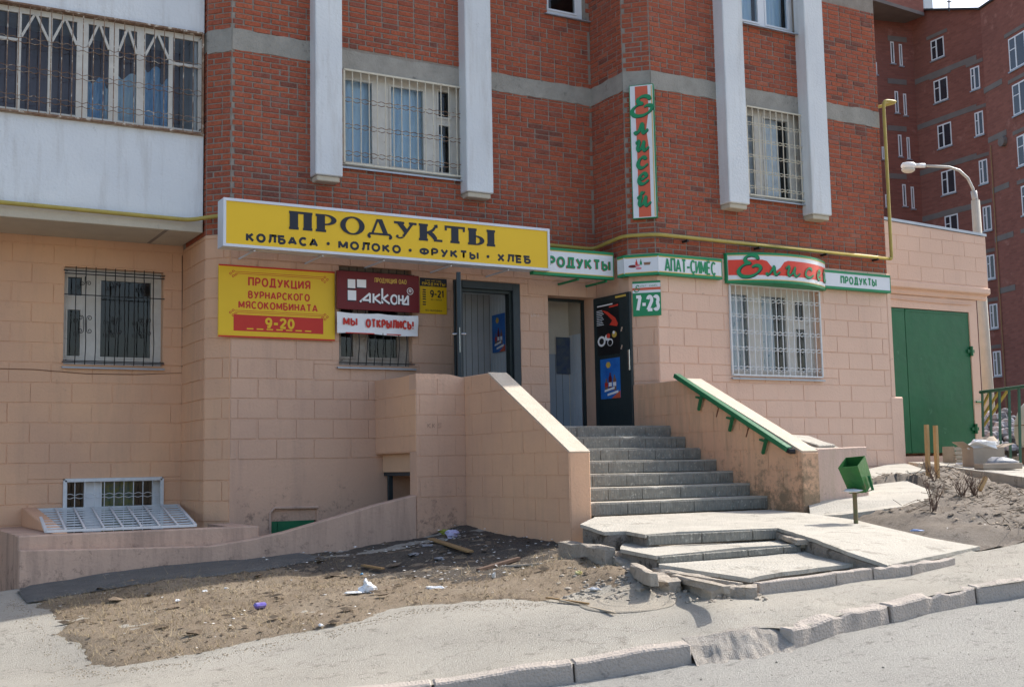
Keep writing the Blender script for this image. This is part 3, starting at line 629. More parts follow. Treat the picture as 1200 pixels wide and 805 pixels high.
# glazing: posts, braces and panes
posts = [(1, 24, 20, 4), (1, 60, 57, 4), (2, 97, 96, 13), (2, 134, 133, 11), (2, 166, 165, 10), (1, 201, 200, 5), (2, 235.5, 235.5, 6)]
glz = MB(); DG = -0.045; ss = []
for k, xt, xb, wpx in posts:
    s = W_B.hit((xt + xb) / 2, 95)[0]; ww = wpx * 0.0108; ss.append((s, ww)); glz.wbox(W_B, s - ww / 2, s + ww / 2, zr0, zr1, DG - 0.03, DG + 0.02)
bay = ss[1][0] - ss[0][0]
s = ss[0][0] - bay
left = []
while s > 0.2: left.append((s, 0.045)); s -= bay
ss = left[::-1] + ss
for s, ww in left: glz.wbox(W_B, s - ww / 2, s + ww / 2, zr0, zr1, DG - 0.03, DG + 0.02)
glz.wbox(W_B, 0, BLEN, zr1 - 0.07, zr1 - 0.0, DG - 0.028, DG + 0.018); glz.wbox(W_B, 0, BLEN, zr0 + 0.0, zr0 + 0.05, DG - 0.028, DG + 0.018)
bg_ = glz.build('balcony_glazing', FRAMEW, BLD)
nl = len(left)
for i in range(len(ss) - 1):
    a, b = ss[i][0] + ss[i][1] / 2, ss[i + 1][0] - ss[i + 1][1] / 2; m = (a + b) / 2; last = i == len(ss) - 2; first = i < nl
    mb = MB(); mb.quad(W_B.at(a, zr0 + 0.05, DG - 0.01), W_B.at(b, zr0 + 0.05, DG - 0.01), W_B.at(b, zr1 - 0.07, DG - 0.01), W_B.at(a, zr1 - 0.07, DG - 0.01)); mb.build('pane', GLASS, bg_)
    mb = MB()
    if last or first: mb.bar(W_B.at(a, zr1 - 0.42, DG + 0.004), W_B.at(b, zr1 - 0.42, DG + 0.004), 0.03, 0.035); mb.build('glazing_bar', FRAMEW, bg_)
    else:
        mb.bar(W_B.at(a, zr1 - 0.37, DG + 0.005), W_B.at(m - 0.01, zr1 - 0.06, DG + 0.005), 0.03, 0.03, W_B.n); mb.build('brace', FRAMEW, bg_)
        mb = MB(); mb.bar(W_B.at(b, zr1 - 0.37, DG + 0.007), W_B.at(m + 0.01, zr1 - 0.06, DG + 0.007), 0.03, 0.03, W_B.n); mb.build('brace', FRAMEW, bg_)
bx0 = W_B.hit(-60, 95)[0]
g = grille(W_B, bx0, BLEN - 0.03, zr0 - 0.01, zr1 + 0.02, 0.05, int((BLEN - 0.03 - bx0) / 0.128), [zr0 + 0.17, zr0 + 0.53, zr0 + 0.90, ], RUSTM, wave=0.02, gap=0.035, r=0.0058, fr=0.012)
mb = MB(); mb.quad((-6, 16.3, zr0), (4.1, 16.3, zr0), (4.1, 16.3, zr1 + 0.1), (-6, 16.3, zr1 + 0.1)); mb.build('balcony_back_wall', mat('mauve_room_wall', (0.20, 0.165, 0.20), (0.13, 0.11, 0.14), 1.2, 0.9), BLD)
for (x0, x1, y0, y1, m, dd) in ((103, 122, 93, 150, BLUEC, 0.25), (122, 134, 99, 145, CURT, 0.3), (137, 160, 88, 150, CURT, 0.3), (168, 187, 80, 158, BLUEC, 0.3), (186, 199, 95, 150, BLUEC, 0.35)):
    a, z1_ = W_B.hit(x0, y0, -dd); b, z0_ = W_B.hit(x1, y1, -dd); z0_ = max(z0_, zr0 + 0.02)
    mb = MB(); n = 14; vs = []
    for j in range(4):
        for i in range(n + 1): vs.append(W_B.at(a + (b - a) * i / n, z1_ + (z0_ - z1_) * j / 3 - (0.05 * math.sin(i * 0.45) if j == 0 else 0), -dd + 0.02 * math.sin(i * 1.1 + j)))
    mb.add(vs, [(j * (n + 1) + i, (j + 1) * (n + 1) + i, (j + 1) * (n + 1) + i + 1, j * (n + 1) + i + 1) for j in range(3) for i in range(n)])
    o = mb.build('hanging_cloth', m, None, smooth=True)
    tag(o, {103: 'dark blue cloth hanging behind the balcony glass, leftmost of the cloths', 122: 'light blue cloth hanging next to the dark blue one on the balcony', 137: 'pale curtain hanging in the middle of the glazed balcony', 168: 'broad blue cloth hanging behind the balcony glass near its right end', 186: 'short blue cloth hanging rightmost behind the balcony glass'}[x0], 'cloth', 'cloths hanging in the balcony')
emit('brick', BLD); emit('block', BLD)
# ---------------------------------------------------------------- terrain height
CT = []
def ct(px, py, z): P = PZ(px, py, z); CT.append((P.x, P.y, P.z))
def ctd(px, py, D): P = PD(px, py, D); CT.append((P.x, P.y, P.z))
def ctw(x, y, z): CT.append((x, y, z))
for px, py in ((20, 691), (70, 684), (124, 674), (180, 667), (235, 662), (300, 657), (399, 646), (470, 634), (545, 617)): P = PY(px, py, YP); ctw(P.x, P.y, P.z)
P = PX(672, 640, 7.2); ctw(7.2, 11.29, PY(672, 640, 11.29).z); P = PX(610, 630, 7.2); ctw(P.x, P.y, P.z)
for px, py, z in ((523, 683, -1.13), (600, 672, -1.08), (650, 668, -1.05), (430, 677, -1.15), (35, 712, -1.27), (0, 720, -1.30), (0, 805, -1.60), (250, 805, -1.52), (250, 720, -1.28),
                  (510, 804, -1.46), (675, 780, -1.37), (812, 758, -1.29), (930, 740, -1.22), (1045, 711, -1.13), (1145, 690, -1.06), (1200, 683, -1.02), (700, 700, -1.13), (800, 712, -1.14),
                  (884, 700, -1.08), (980, 683, -1.02), (1068, 668, -0.97), (1160, 645, -0.88), (1200, 640, -0.84), (1200, 660, -0.93), (690, 652, -0.90), (660, 655, -0.92), (722, 669, -0.95), (748, 681, -0.98), (790, 692, -1.03), (845, 700, -1.06)): ct(px, py, z)
for px, py, D in ((950, 604, 13.9), (1003, 611, 13.2), (1001, 578, 15.0), (1050, 590, 13.9), (1090, 590, 13.9), (1150, 602, 13.0), (1200, 595, 13.6), (1145, 637, 11.6), (1200, 622, 12.0), (1090, 623, 12.1), (1200, 580, 15.2), (1165, 570, 16.3), (1130, 563, 17.4), (1080, 560, 17.5), (1030, 562, 16.8)): ctd(px, py, D)
ctw(8.5, 11.5, -0.62); ctw(10.0, 11.0, -0.65); ctw(13.2, 13.9, -0.35); ctw(15.4, 13.9, -0.08); ctw(17, 14.6, -0.02); ctw(20, 13, -0.15); ctw(22, 18, 0.0); ctw(14, 8, -0.6); ctw(17.5, 10.5, -0.32); ctw(12, 4, -0.75); ctw(0, 0, -2.0); ctw(6, 0, -1.5); ctw(-4, 12, -1.75); ctw(1, 16, -1.3); ctw(-5, 5, -2.2)
CA = np.array(CT)
_A = np.c_[CA[:, 0], CA[:, 1], np.ones(len(CA))]; PLN, *_ = np.linalg.lstsq(_A, CA[:, 2], rcond=None); RES = CA[:, 2] - _A @ PLN
def zg_np(X, Y):
    X = np.clip(X, -8, 24); Y = np.clip(Y, -3, 22)
    d2 = (X[..., None] - CA[:, 0]) ** 2 + (Y[..., None] - CA[:, 1]) ** 2 + 0.05
    w_ = 1 / d2 ** 1.6
    return PLN[0] * X + PLN[1] * Y + PLN[2] + (w_ * RES).sum(-1) / w_.sum(-1)
def zg(x, y): return float(zg_np(np.array([float(x)]), np.array([float(y)]))[0])
def G(px, py, dz=0.0):
    d = ray(px, py); lo = None; t = 3.0 / F_PX; prev = t
    while t < 60 / F_PX:
        P = d * t
        if P.z < zg(P.x, P.y) + dz:
            a, b = prev, t
            for _ in range(18):
                m = (a + b) / 2; P = d * m
                if P.z < zg(P.x, P.y) + dz: b = m
                else: a = m
            return d * b
        prev = t; t *= 1.03
    return d * t
from mathutils import noise as mnoise
def fbm(x, y, s, o=4):
    v = 0; a = 1; f = s
    for i in range(o): v += a * mnoise.noise((x * f, y * f, 7.3 * i)); a *= 0.5; f *= 2.03
    return v
def inpoly(x, y, poly):
    c = False; n = len(poly); j = n - 1
    for i in range(n):
        xi, yi = poly[i]; xj, yj = poly[j]
        if (yi > y) != (yj > y) and x < (xj - xi) * (y - yi) / (yj - yi) + xi: c = not c
        j = i
    return c
def edge_dist(x, y, poly):
    best = 9e9; n = len(poly)
    for i in range(n):
        ax, ay = poly[i]; bx, by = poly[(i + 1) % n]; dx, dy = bx - ax, by - ay; t = max(0, min(1, ((x - ax) * dx + (y - ay) * dy) / (dx * dx + dy * dy + 1e-9)))
        best = min(best, math.hypot(x - ax - dx * t, y - ay - dy * t))
    return best

def ground_mat(name, c1, c2, c3, s1=2.0, grain=90, gb=0.6, dark=(0.1, 0.09, 0.08), dthr=0.66, crack=False):
    m = bpy.data.materials.new(name); m.use_nodes = True; nt = m.node_tree; L = nt.links.new
    b = nt.nodes['Principled BSDF']; b.inputs['Roughness'].default_value = 0.95; b.inputs['Specular IOR Level'].default_value = 0.15
    P = node(nt, 'ShaderNodeNewGeometry').outputs['Position']
    def nz(sc, det=6, rg=0.65):
        n = node(nt, 'ShaderNodeTexNoise'); n.inputs['Scale'].default_value = sc; n.inputs['Detail'].default_value = det; n.inputs['Roughness'].default_value = rg; L(P, n.inputs['Vector']); return n.outputs[0]
    def rng(x, a, b_, c=0, d=1):
        r = node(nt, 'ShaderNodeMapRange'); r.inputs[1].default_value = a; r.inputs[2].default_value = b_; r.inputs[3].default_value = c; r.inputs[4].default_value = d; L(x, r.inputs[0]); return r.outputs[0]
    def mix(f, a, b_):
        x = node(nt, 'ShaderNodeMix', data_type='RGBA'); L(f, x.inputs[0])
        for k, v in ((6, a), (7, b_)):
            if isinstance(v, tuple): x.inputs[k].default_value = (*v, 1)
            else: L(v, x.inputs[k])
        return x.outputs[2]
    c = mix(rng(nz(s1), 0.35, 0.65), c1, c2)
    c = mix(rng(nz(grain, 4, 0.8), 0.35, 0.7), c, c3)
    c = mix(rng(nz(6, 9, 0.8), dthr, dthr + 0.08, 0, 0.7), c, dark)
    hgt = nz(grain, 5, 0.8)
    if crack:
        v = node(nt, 'ShaderNodeTexVoronoi', feature='DISTANCE_TO_EDGE'); v.inputs['Scale'].default_value = 0.55
        nv = node(nt, 'ShaderNodeTexNoise'); nv.inputs['Scale'].default_value = 3; nv.inputs['Detail'].default_value = 6; L(P, nv.inputs['Vector'])
        av = node(nt, 'ShaderNodeVectorMath', operation='SCALE'); av.inputs[3].default_value = 0.7; L(nv.outputs[1], av.inputs[0])
        aa = node(nt, 'ShaderNodeVectorMath', operation='ADD'); L(P, aa.inputs[0]); L(av.outputs[0], aa.inputs[1]); L(aa.outputs[0], v.inputs['Vector'])
        c = mix(rng(v.outputs[0], 0.0, 0.006, 0.55, 0.0), c, dark)
    L(c, b.inputs['Base Color'])
    bp = node(nt, 'ShaderNodeBump'); bp.inputs['Strength'].default_value = gb; bp.inputs['Distance'].default_value = 0.015; L(hgt, bp.inputs['Height']); L(bp.outputs[0], b.inputs['Normal'])
    MATS[name] = m; return m
ASPH = ground_mat('dusty_sidewalk_asphalt', (0.33, 0.305, 0.26), (0.245, 0.225, 0.19), (0.44, 0.415, 0.36), 1.1, 90, 0.7, (0.17, 0.155, 0.13), 0.56, crack=True)
STREET = ground_mat('dusty_street_asphalt', (0.28, 0.27, 0.245), (0.21, 0.20, 0.182), (0.40, 0.39, 0.355), 0.9, 70, 0.8, (0.14, 0.132, 0.12), 0.55)
DIRT = ground_mat('dry_trampled_dirt', (0.24, 0.185, 0.13), (0.36, 0.30, 0.225), (0.17, 0.13, 0.09), 1.3, 60, 1.0, (0.085, 0.06, 0.042), 0.57)
MUD = ground_mat('shadow_darkened_mud', (0.05, 0.042, 0.036), (0.08, 0.068, 0.056), (0.15, 0.13, 0.11), 3, 40, 1.0, (0.03, 0.026, 0.024), 0.55)  # mud tone darkened further to hold the cast shadow in its colour
GARD = ground_mat('grey_garden_soil', (0.19, 0.16, 0.13), (0.28, 0.245, 0.205), (0.16, 0.135, 0.11), 2.5, 40, 1.0, (0.07, 0.055, 0.045), 0.55)

# base ground: one sheet to the horizon
def sheet(name, xs, ys, fn, m, kind='structure', keep=None, skirt=None):
    nx, ny = len(xs), len(ys); vs = []; 
    for y in ys:
        for x in xs: vs.append((x, y, fn(x, y)))
    fs = []
    for j in range(ny - 1):
        for i in range(nx - 1):
            if keep is None or keep((xs[i] + xs[i + 1]) / 2, (ys[j] + ys[j + 1]) / 2): fs.append((j * nx + i, j * nx + i + 1, (j + 1) * nx + i + 1, (j + 1) * nx + i))
    me = bpy.data.meshes.new(name); me.from_pydata(vs, [], fs); me.materials.append(m); me.polygons.foreach_set('use_smooth', [True] * len(fs)); me.update()
    o = bpy.data.objects.new(name, me); COL.objects.link(o)
    if kind: o['kind'] = kind
    return o
def lin(a, b, n): return [a + (b - a) * i / (n - 1) for i in range(n)]
KERB = [G(x, y) for x, y in ((510, 803), (673, 779), (812, 757), (930, 740), (1045, 711), (1145, 690), (1200, 682))]
kd = (KERB[1] - KERB[0]).normalized(); ke = (KERB[-1] - KERB[-3]).normalized()
KL = [KERB[0] - kd * 9.0] + KERB + [KERB[-1] + ke * 14]
def kerb_y(x):
    for a, b in zip(KL, KL[1:]):
        if a.x <= x <= b.x: return a.y + (b.y - a.y) * (x - a.x) / (b.x - a.x)
    return KL[0].y if x < KL[0].x else KL[-1].y
def base_z(x, y):
    z = zg(x, y); k = kerb_y(x)
    return z - 0.13 - 0.0 if y < k else z - 0.015
xs = sorted(set([-400, -200, -100, -50, -25, -12] + [round(v, 3) for v in lin(-8, 24, 81)] + [30, 45, 70, 100, 200, 400])); ys = sorted(set([-400, -150, -50, -15] + lin(-4, 22, 66) + [26, 32, 45, 70, 100, 200, 400]))
sheet('ground', xs, ys, lambda x, y: zg(x, y) - 0.17 - (1.2 if (1.4 < x < 7.0 and 14.2 < y < 17) else 0.0), DIRT)
# street and sidewalk as fine sheets either side of the kerb line
def strip(name, x0, x1, nx, fy0, fy1, ny, dz, m, amp=0.006):
    vs = []; fs = []
    for j in range(ny):
        for i in range(nx):
            x = x0 + (x1 - x0) * i / (nx - 1); a, b = fy0(x), fy1(x); y = a + (b - a) * j / (ny - 1)
            vs.append((x, y, zg(x, y) + dz + amp * fbm(x, y, 1.3)))
    for j in range(ny - 1):
        for i in range(nx - 1): fs.append((j * nx + i, j * nx + i + 1, (j + 1) * nx + i + 1, (j + 1) * nx + i))
    me = bpy.data.meshes.new(name); me.from_pydata(vs, [], fs); me.materials.append(m); me.polygons.foreach_set('use_smooth', [True] * len(fs)); me.update()
    o = bpy.data.objects.new(name, me); COL.objects.link(o); o['kind'] = 'structure'; return o
strip('street', -7, 24, 90, lambda x: -3.5, lambda x: kerb_y(x) + 0.10, 50, -0.125, STREET)
KX0, KX1 = KERB[2].x + 0.02, KERB[3].x - 0.02
strip('sidewalk', -7, 24, 300, lambda x: kerb_y(x) + (0.20 + 0.05 * fbm(x, 1.0, 6, 3) if KX0 < x < KX1 else 0.04), lambda x: 13.85 if x < 7.3 else (11.6 if x < 9.0 else max(7.75 - 0.1 * (x - 9.4), 11.6 - 9.0 * (x - 9.0))), 90, 0.0, ASPH)

# the two earth beds
def px_poly(pts): return [(lambda P: (P.x, P.y))(G(*p)) for p in pts]
BED1 = [(1.9, YP + 0.02)] + px_poly([(28, 700), (34, 712), (58, 745), (92, 783), (125, 787), (200, 777), (300, 757), (400, 736), (480, 714), (560, 707), (640, 706), (700, 694), (735, 690)]) + [(7.6, 10.2), (7.3, 11.2), (7.22, YP + 0.02)]
BED2 = px_poly([(1003, 612), (1040, 620), (1090, 631), (1145, 639), (1200, 629), (1290, 614)]) + [(19.5, 8.0), (22.5, 12.5), (22.5, 14.6), (15.6, 14.6), (15.3, 13.9), (11.0, 13.9), (10.6, 11.0), (10.3, 10.6)]
SLABS = []
SLP = ([(1064, 541.3, 20.0), (1098, 545, 19.3), (1132, 549.5, 18.3), (1165, 554, 17.0), (1200, 559, 15.7), (1290, 574, 13.2), (1400, 574, 15), (1330, 550, 19), (1146, 541, 22.2), (1090, 541, 21.7)],
       [(1024, 548, 18.9), (1052, 541.2, 19.9), (1066, 544, 19.5), (1086, 551, 18.2), (1030, 559, 17.3), (1006, 563, 16.7), (1000, 552, 17.8)],
       [(947, 586, 14.55), (1003, 577, 15.0), (1022, 568, 16.0), (1062, 563, 16.6), (1092, 575, 15.2), (1090, 586, 14.2), (1058, 593.5, 13.7), (985, 603, 13.6), (950, 604, 13.9)])
for pts in SLP:
    P_ = [PD(*q) for q in pts]; SLABS.append(([(p.x, p.y) for p in P_], P_))
def slab_z(x, y):
    for pl, P_ in SLABS:
        ins = inpoly(x, y, pl)
        if ins or edge_dist(x, y, pl) < 0.15:
            w_ = [1 / ((p.x - x) ** 2 + (p.y - y) ** 2 + 0.05) for p in P_]; return sum(a * p.z for a, p in zip(w_, P_)) / sum(w_) - (0.2 if ins else (0.14 if pl is SLABS[0][0] else 0.08))
    return None
def bed(name, poly, step, fn, m, mask=None):
    x0 = min(p[0] for p in poly); x1 = max(p[0] for p in poly); y0 = min(p[1] for p in poly); y1 = max(p[1] for p in poly)
    nx = int((x1 - x0) / step) + 2; ny = int((y1 - y0) / step) + 2; idx = {}; vs = []; fs = []
    ins = {}
    for j in range(ny):
        for i in range(nx):
            x, y = x0 + i * step, y0 + j * step; d = edge_dist(x, y, poly) * (1 if inpoly(x, y, poly) else -1)
            if d > -step * 1.2:
                idx[i, j] = len(vs); vs.append((x, y, zg(x, y) + fn(x, y, d)))
    for j in range(ny - 1):
        for i in range(nx - 1):
            k = [(i, j), (i + 1, j), (i + 1, j + 1), (i, j + 1)]
            if all(q in idx for q in k): fs.append(tuple(idx[q] for q in k))
    me = bpy.data.meshes.new(name); me.from_pydata(vs, [], fs); me.materials.append(m); me.polygons.foreach_set('use_smooth', [True] * len(fs)); me.update()
    o = bpy.data.objects.new(name, me); COL.objects.link(o); o['kind'] = 'structure'; return o
def sm(t): t = max(0, min(1, t)); return t * t * (3 - 2 * t)
def f1(x, y, d):
    e = d + 0.07 * fbm(x, y, 2.2, 3) + 0.05 * fbm(x, y, 9, 3)
    return -0.03 + 0.042 * sm(e / 0.22) + sm(e / 0.3) * (0.022 * fbm(x, y, 1.6, 5) + 0.016 * abs(fbm(x, y, 7, 3))) - 0.02 * math.exp(-((y - 13.3) / 0.3) ** 2)
bed('dirt_bed', BED1, 0.045, f1, DIRT)
MUDP = [(4.2, YP + 0.02), (7.22, YP + 0.02), (7.22, 11.2)] + px_poly([(660, 655), (600, 676), (520, 686), (440, 680), (400, 676), (340, 672)])  # front edge follows the shadow of stair wall and building
bed('shadowed_mud', MUDP, 0.045, lambda x, y, d: f1(x, y, 0.5) + 0.012 * sm((d + 0.12 * fbm(x, y, 3, 3)) / 0.15) - 0.008 + 0.012 * fbm(x, y, 5, 3), MUD)
STRIP = [(1.87, YP + 0.02)] + px_poly([(24, 698), (32, 707), (130, 690), (200, 682), (300, 671), (380, 655)]) + [(5.0, YP + 0.02)]
bed('asphalt_apron', STRIP, 0.05, lambda x, y, d: 0.035 + 0.02 * sm(d / 0.05) - 0.02 + 0.006 * fbm(x, y, 4), mat('old_dark_asphalt', (0.13, 0.13, 0.125), (0.09, 0.09, 0.088), 5, 0.9, 0.8, 60, spots=(0.2, 0.2, 0.19), sscale=7, sthr=0.62))
MND = PD(1140, 588, 13.9)
def f2(x, y, d):
    h = -0.03 + 0.04 * sm(d / 0.25) + sm(d / 0.5) * (0.03 + 0.03 * math.exp(-((x - MND.x) ** 2 + (y - MND.y) ** 2) / 1.6) + 0.05 * fbm(x, y, 1.4, 5) + 0.035 * abs(fbm(x, y, 6, 4)))
    s = slab_z(x, y)
    if s is not None: h = min(h, s - zg(x, y))
    return h
bed('garden_bed', BED2, 0.07, f2, GARD)

# ---------------------------------------------------------------- kerb stones
def jit_box(mb, A, B, C, D, zt, h, j=0.0, sub=7):
    """stone with plan corners A,B,C,D (front-left, front-right, back-right, back-left) and broken top edge"""
    n = sub; top = []; 
    vs = []
    for r in range(2):
        for i in range(n + 1):
            t = i / n; p = (A.lerp(B, t) if r == 0 else D.lerp(C, t)); z = zg(p.x, p.y) + zt
            jj = (U(-j, j * 0.2) if 0 < i < n else 0)
            vs.append((p.x + U(-j, j) * 0.4, p.y + U(-j, j) * 0.5 + (0.02 if r == 0 else 0), z + jj)); vs.append((p.x, p.y, z - h))
    def V(r, i, k): return (r * (n + 1) + i) * 2 + k
    fs = []
    for i in range(n):
        fs += [(V(0, i, 0), V(0, i + 1, 0), V(1, i + 1, 0), V(1, i, 0)), (V(0, i, 1), V(0, i + 1, 1), V(0, i + 1, 0), V(0, i, 0)), (V(1, i, 0), V(1, i + 1, 0), V(1, i + 1, 1), V(1, i, 1))]
    fs += [(V(0, 0, 1), V(0, 0, 0), V(1, 0, 0), V(1, 0, 1)), (V(0, n, 0), V(0, n, 1), V(1, n, 1), V(1, n, 0))]
    mb.add(vs, fs)
KST = mat('worn_kerb_concrete', (0.44, 0.385, 0.335), (0.36, 0.32, 0.28), 4, 0.92, 0.8, 50, spots=(0.25, 0.225, 0.20), sscale=8, sthr=0.60)
kerb = bpy.data.objects.new('kerb', None); COL.objects.link(kerb); kerb['kind'] = 'structure'
pts = []
tot = [(KL[0], KL[1])]
segs = []
a = KL[1] - kd * 1.12 * 7
for i in range(7): segs.append((a + kd * 1.12 * i, a + kd * 1.12 * (i + 1) - kd * 0.015, 0.004))
segs += [(KERB[0], KERB[1], 0.006), (KERB[1] + kd * 0.015, KERB[2], 0.006), (KERB[3], KERB[4] - Vector((0.01, 0, 0)), 0.022), (KERB[4] + Vector((0.01, 0, 0)), KERB[5], 0.024), (KERB[5] + Vector((0.015, 0, 0)), KERB[6] + ke * 0.3, 0.015)]
a = KERB[6] + ke * 0.31
for i in range(11): segs.append((a + ke * 1.1 * i, a + ke * (1.1 * (i + 1) - 0.015), 0.01))
for A, B, j in segs:
    t = (B - A).normalized(); nrm = Vector((-t.y, t.x, 0)); w_ = 0.16
    mb = MB(); jit_box(mb, A, B, B + nrm * w_, A + nrm * w_, 0.012, 0.22, j, 10); mb.build('kerb_stone', KST, kerb, bevel=0.012)
# crumbled stretch between stones
mb = MB(); A, B = KERB[2], KERB[3]; t = (B - A).normalized(); nrm = Vector((-t.y, t.x, 0)); n = 60
vs = []
for i in range(n + 1):
    p = A.lerp(B, i / n)
    for k, (off_, dz) in enumerate(((-0.16, -0.14), (-0.06, -0.115), (0.03, -0.075), (0.11, -0.03), (0.20, 0.004), (0.32, -0.012))):
        q = p + nrm * (off_ + (0.03 * fbm(p.x, p.y + k, 5, 2))); vs.append((q.x, q.y, zg(q.x, q.y) + dz + 0.035 * fbm(q.x, q.y, 7, 3) * (1 if k in (1, 2, 3) else 0.2)))
mb.add(vs, [(i * 6 + k, (i + 1) * 6 + k, (i + 1) * 6 + k + 1, i * 6 + k + 1) for i in range(n) for k in range(5)])
mb.build('crumbled_kerb', ground_mat('crumbled_aggregate', (0.34, 0.31, 0.27), (0.24, 0.215, 0.185), (0.46, 0.42, 0.37), 6, 60, 1.0), kerb)
# ---------------------------------------------------------------- entrance stairs
RIBC = None
def rib_mat():
    m = mat('ribbed_tile_riser', (0.26, 0.25, 0.215), (0.165, 0.16, 0.14), 9, 0.8, 0.0, spots=(0.36, 0.35, 0.30), sscale=20, sthr=0.57)
    nt = m.node_tree; L = nt.links.new; P = node(nt, 'ShaderNodeNewGeometry').outputs['Position']
    mp = node(nt, 'ShaderNodeMapping'); mp.inputs['Scale'].default_value = (28, 0.01, 9); L(P, mp.inputs[0])
    v = node(nt, 'ShaderNodeTexVoronoi'); v.inputs['Scale'].default_value = 1.0; v.inputs['Randomness'].default_value = 0.55; L(mp.outputs[0], v.inputs['Vector'])
    bp = node(nt, 'ShaderNodeBump'); bp.inputs['Strength'].default_value = 1.0; bp.inputs['Distance'].default_value = 0.012; bp.invert = True; L(v.outputs[0], bp.inputs['Height']); L(bp.outputs[0], nt.nodes['Principled BSDF'].inputs['Normal'])
    return m
RIB = rib_mat()
ST = thing('entrance_stairs', (8.8, 12.5, -0.6), 'concrete entrance staircase between pink side walls leading up to two shop doors', 'stairs')
XI0, XI1 = 7.485, 10.20
for k in range(7):
    zt = ZL - 0.158 * k; yf = 13.33 - 0.32 * k; yb = 15.1 if k == 0 else yf + 0.34
    mb = MB(); n = 22; vs = []
    chips = [max(0, U(-0.02, 0.016)) if random.random() < 0.35 else 0 for _ in range(n + 1)]
    for i in range(n + 1):
        x = XI0 + (XI1 - XI0) * i / n; c = chips[i]; dz = 0.004 * math.sin(x * 2.1 + k)
        vs += [(x, yf + 0.008, zt - 0.157), (x, yf, zt - 0.03), (x, yf - 0.004 + c, zt - 0.004 - c * 0.6 + dz), (x, yf + 0.014 + c * 1.2, zt + dz), (x, yb, zt + dz)]
    mb.add(vs, [(i * 5 + q, (i + 1) * 5 + q, (i + 1) * 5 + q + 1, i * 5 + q + 1) for i in range(n) for q in range(4)])
    mb.m = [1 if (j % 4) < 1 else 0 for j in range(len(mb.f))]
    st = mb.build('step', [CONCL if k > 2 else STEPC, RIB], ST)
    # riser tiles
    x = XI0 + 0.02
    while x < XI1 - 0.05:
        w_ = min(U(0.42, 0.62), XI1 - 0.01 - x); t = MB(); t.box((x, yf - 0.010, zt - 0.15), (x + w_ - 0.008, yf + 0.004, zt - 0.022)); t.build('riser_tile', RIB, st, bevel=0.003); x += w_
mb = MB(); mb.box((6.52, YP + 0.03, 0.30), (7.49, 15.1, ZL)); mb.box((6.72, YP + 0.21, 0.2), (10.2, 13.9, 0.30)); mb.build('landing', CONC, ST)
# side walls
yfl = 11.29; XL0, XL1 = 7.205, 7.485
def yz_prism(x0, x1, prof): m_ = MB(); m_.prism([(x0, y, z) for y, z in prof], (x1 - x0, 0, 0)); return m_
lw = yz_prism(XL0, XL1, [(yfl, -1.3), (yfl, 0.152), (13.165, 1.188), (15.095, 1.19), (15.095, -1.3)]).build('side_wall', PINKL, ST, bevel=0.012)
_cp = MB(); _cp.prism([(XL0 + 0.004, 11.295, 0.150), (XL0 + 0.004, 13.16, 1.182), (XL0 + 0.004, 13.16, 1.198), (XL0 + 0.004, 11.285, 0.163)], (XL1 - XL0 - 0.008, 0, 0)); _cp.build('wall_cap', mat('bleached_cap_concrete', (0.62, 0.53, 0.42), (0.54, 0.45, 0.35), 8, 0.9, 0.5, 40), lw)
W_S = Wall(XL0, YP, XL0, yfl)      # outer face of the left side wall, seen from the left
W_SF = Wall(XL0, yfl, XL1, yfl)
topz = lambda s: 1.188 if (YP - s) > 13.165 else 1.188 - (13.165 - (YP - s)) * (1.036 / 1.875)
def sloped_blocks(W, length, tz, z0, m, owner, phase=0.0, xf=None):
    """courses under a sloping top: each block is its own piece, cut to the slope"""
    zref = ZR - 10 * BH; k = 0
    while zref + k * BH < 1.3:
        c, e = zref + k * BH, zref + (k + 1) * BH
        if e > z0:
            a = -BL + ((phase + (BL / 2 if k % 2 else 0)) % BL)
            while a < length:
                x0, x1 = max(a, 0) + 0.004, min(a + BL, length) - 0.004; cc = max(c, z0) + 0.004
                if x1 - x0 > 0.04 and tz((x0)) > cc + 0.02:
                    e0, e1 = min(e - 0.004, tz(x0) - 0.012), min(e - 0.004, tz(x1) - 0.012); poly = [(x0, cc), (x1, cc), (x1, max(e1, cc)), (x0, e0)]
                    if e0 > e1 + 1e-4 and e0 >= e - 0.0041:     # slope cuts the top edge
                        for q in range(40):
                            s_ = x0 + (x1 - x0) * q / 40
                            if tz(s_) - 0.012 < e - 0.004: break
                        poly = [(x0, cc), (x1, cc), (x1, max(e1, cc)), (s_, e - 0.004), (x0, e0)]
                    if e1 < cc:
                        for q in range(41):
                            s_ = x0 + (x1 - x0) * q / 40
                            if tz(s_) - 0.012 < cc: break
                        poly = [(x0, cc), (s_, cc)] + [p for p in poly[2:] if p[0] < s_] 
                    if len(poly) > 2:
                        b = MB(); F = [W.at(p[0], p[1], 0.006) for p in poly]; B = [W.at(p[0], p[1], -0.003) for p in poly]; nn = len(poly)
                        b.add(F + B, [tuple(range(nn))] + [((i + 1) % nn, i, nn + i, nn + (i + 1) % nn) for i in range(nn)]); b.build('block', m, owner)
                a += BL
        k += 1
sloped_blocks(W_S, W_S.len, topz, -1.15, PINKL, lw, 0.2)
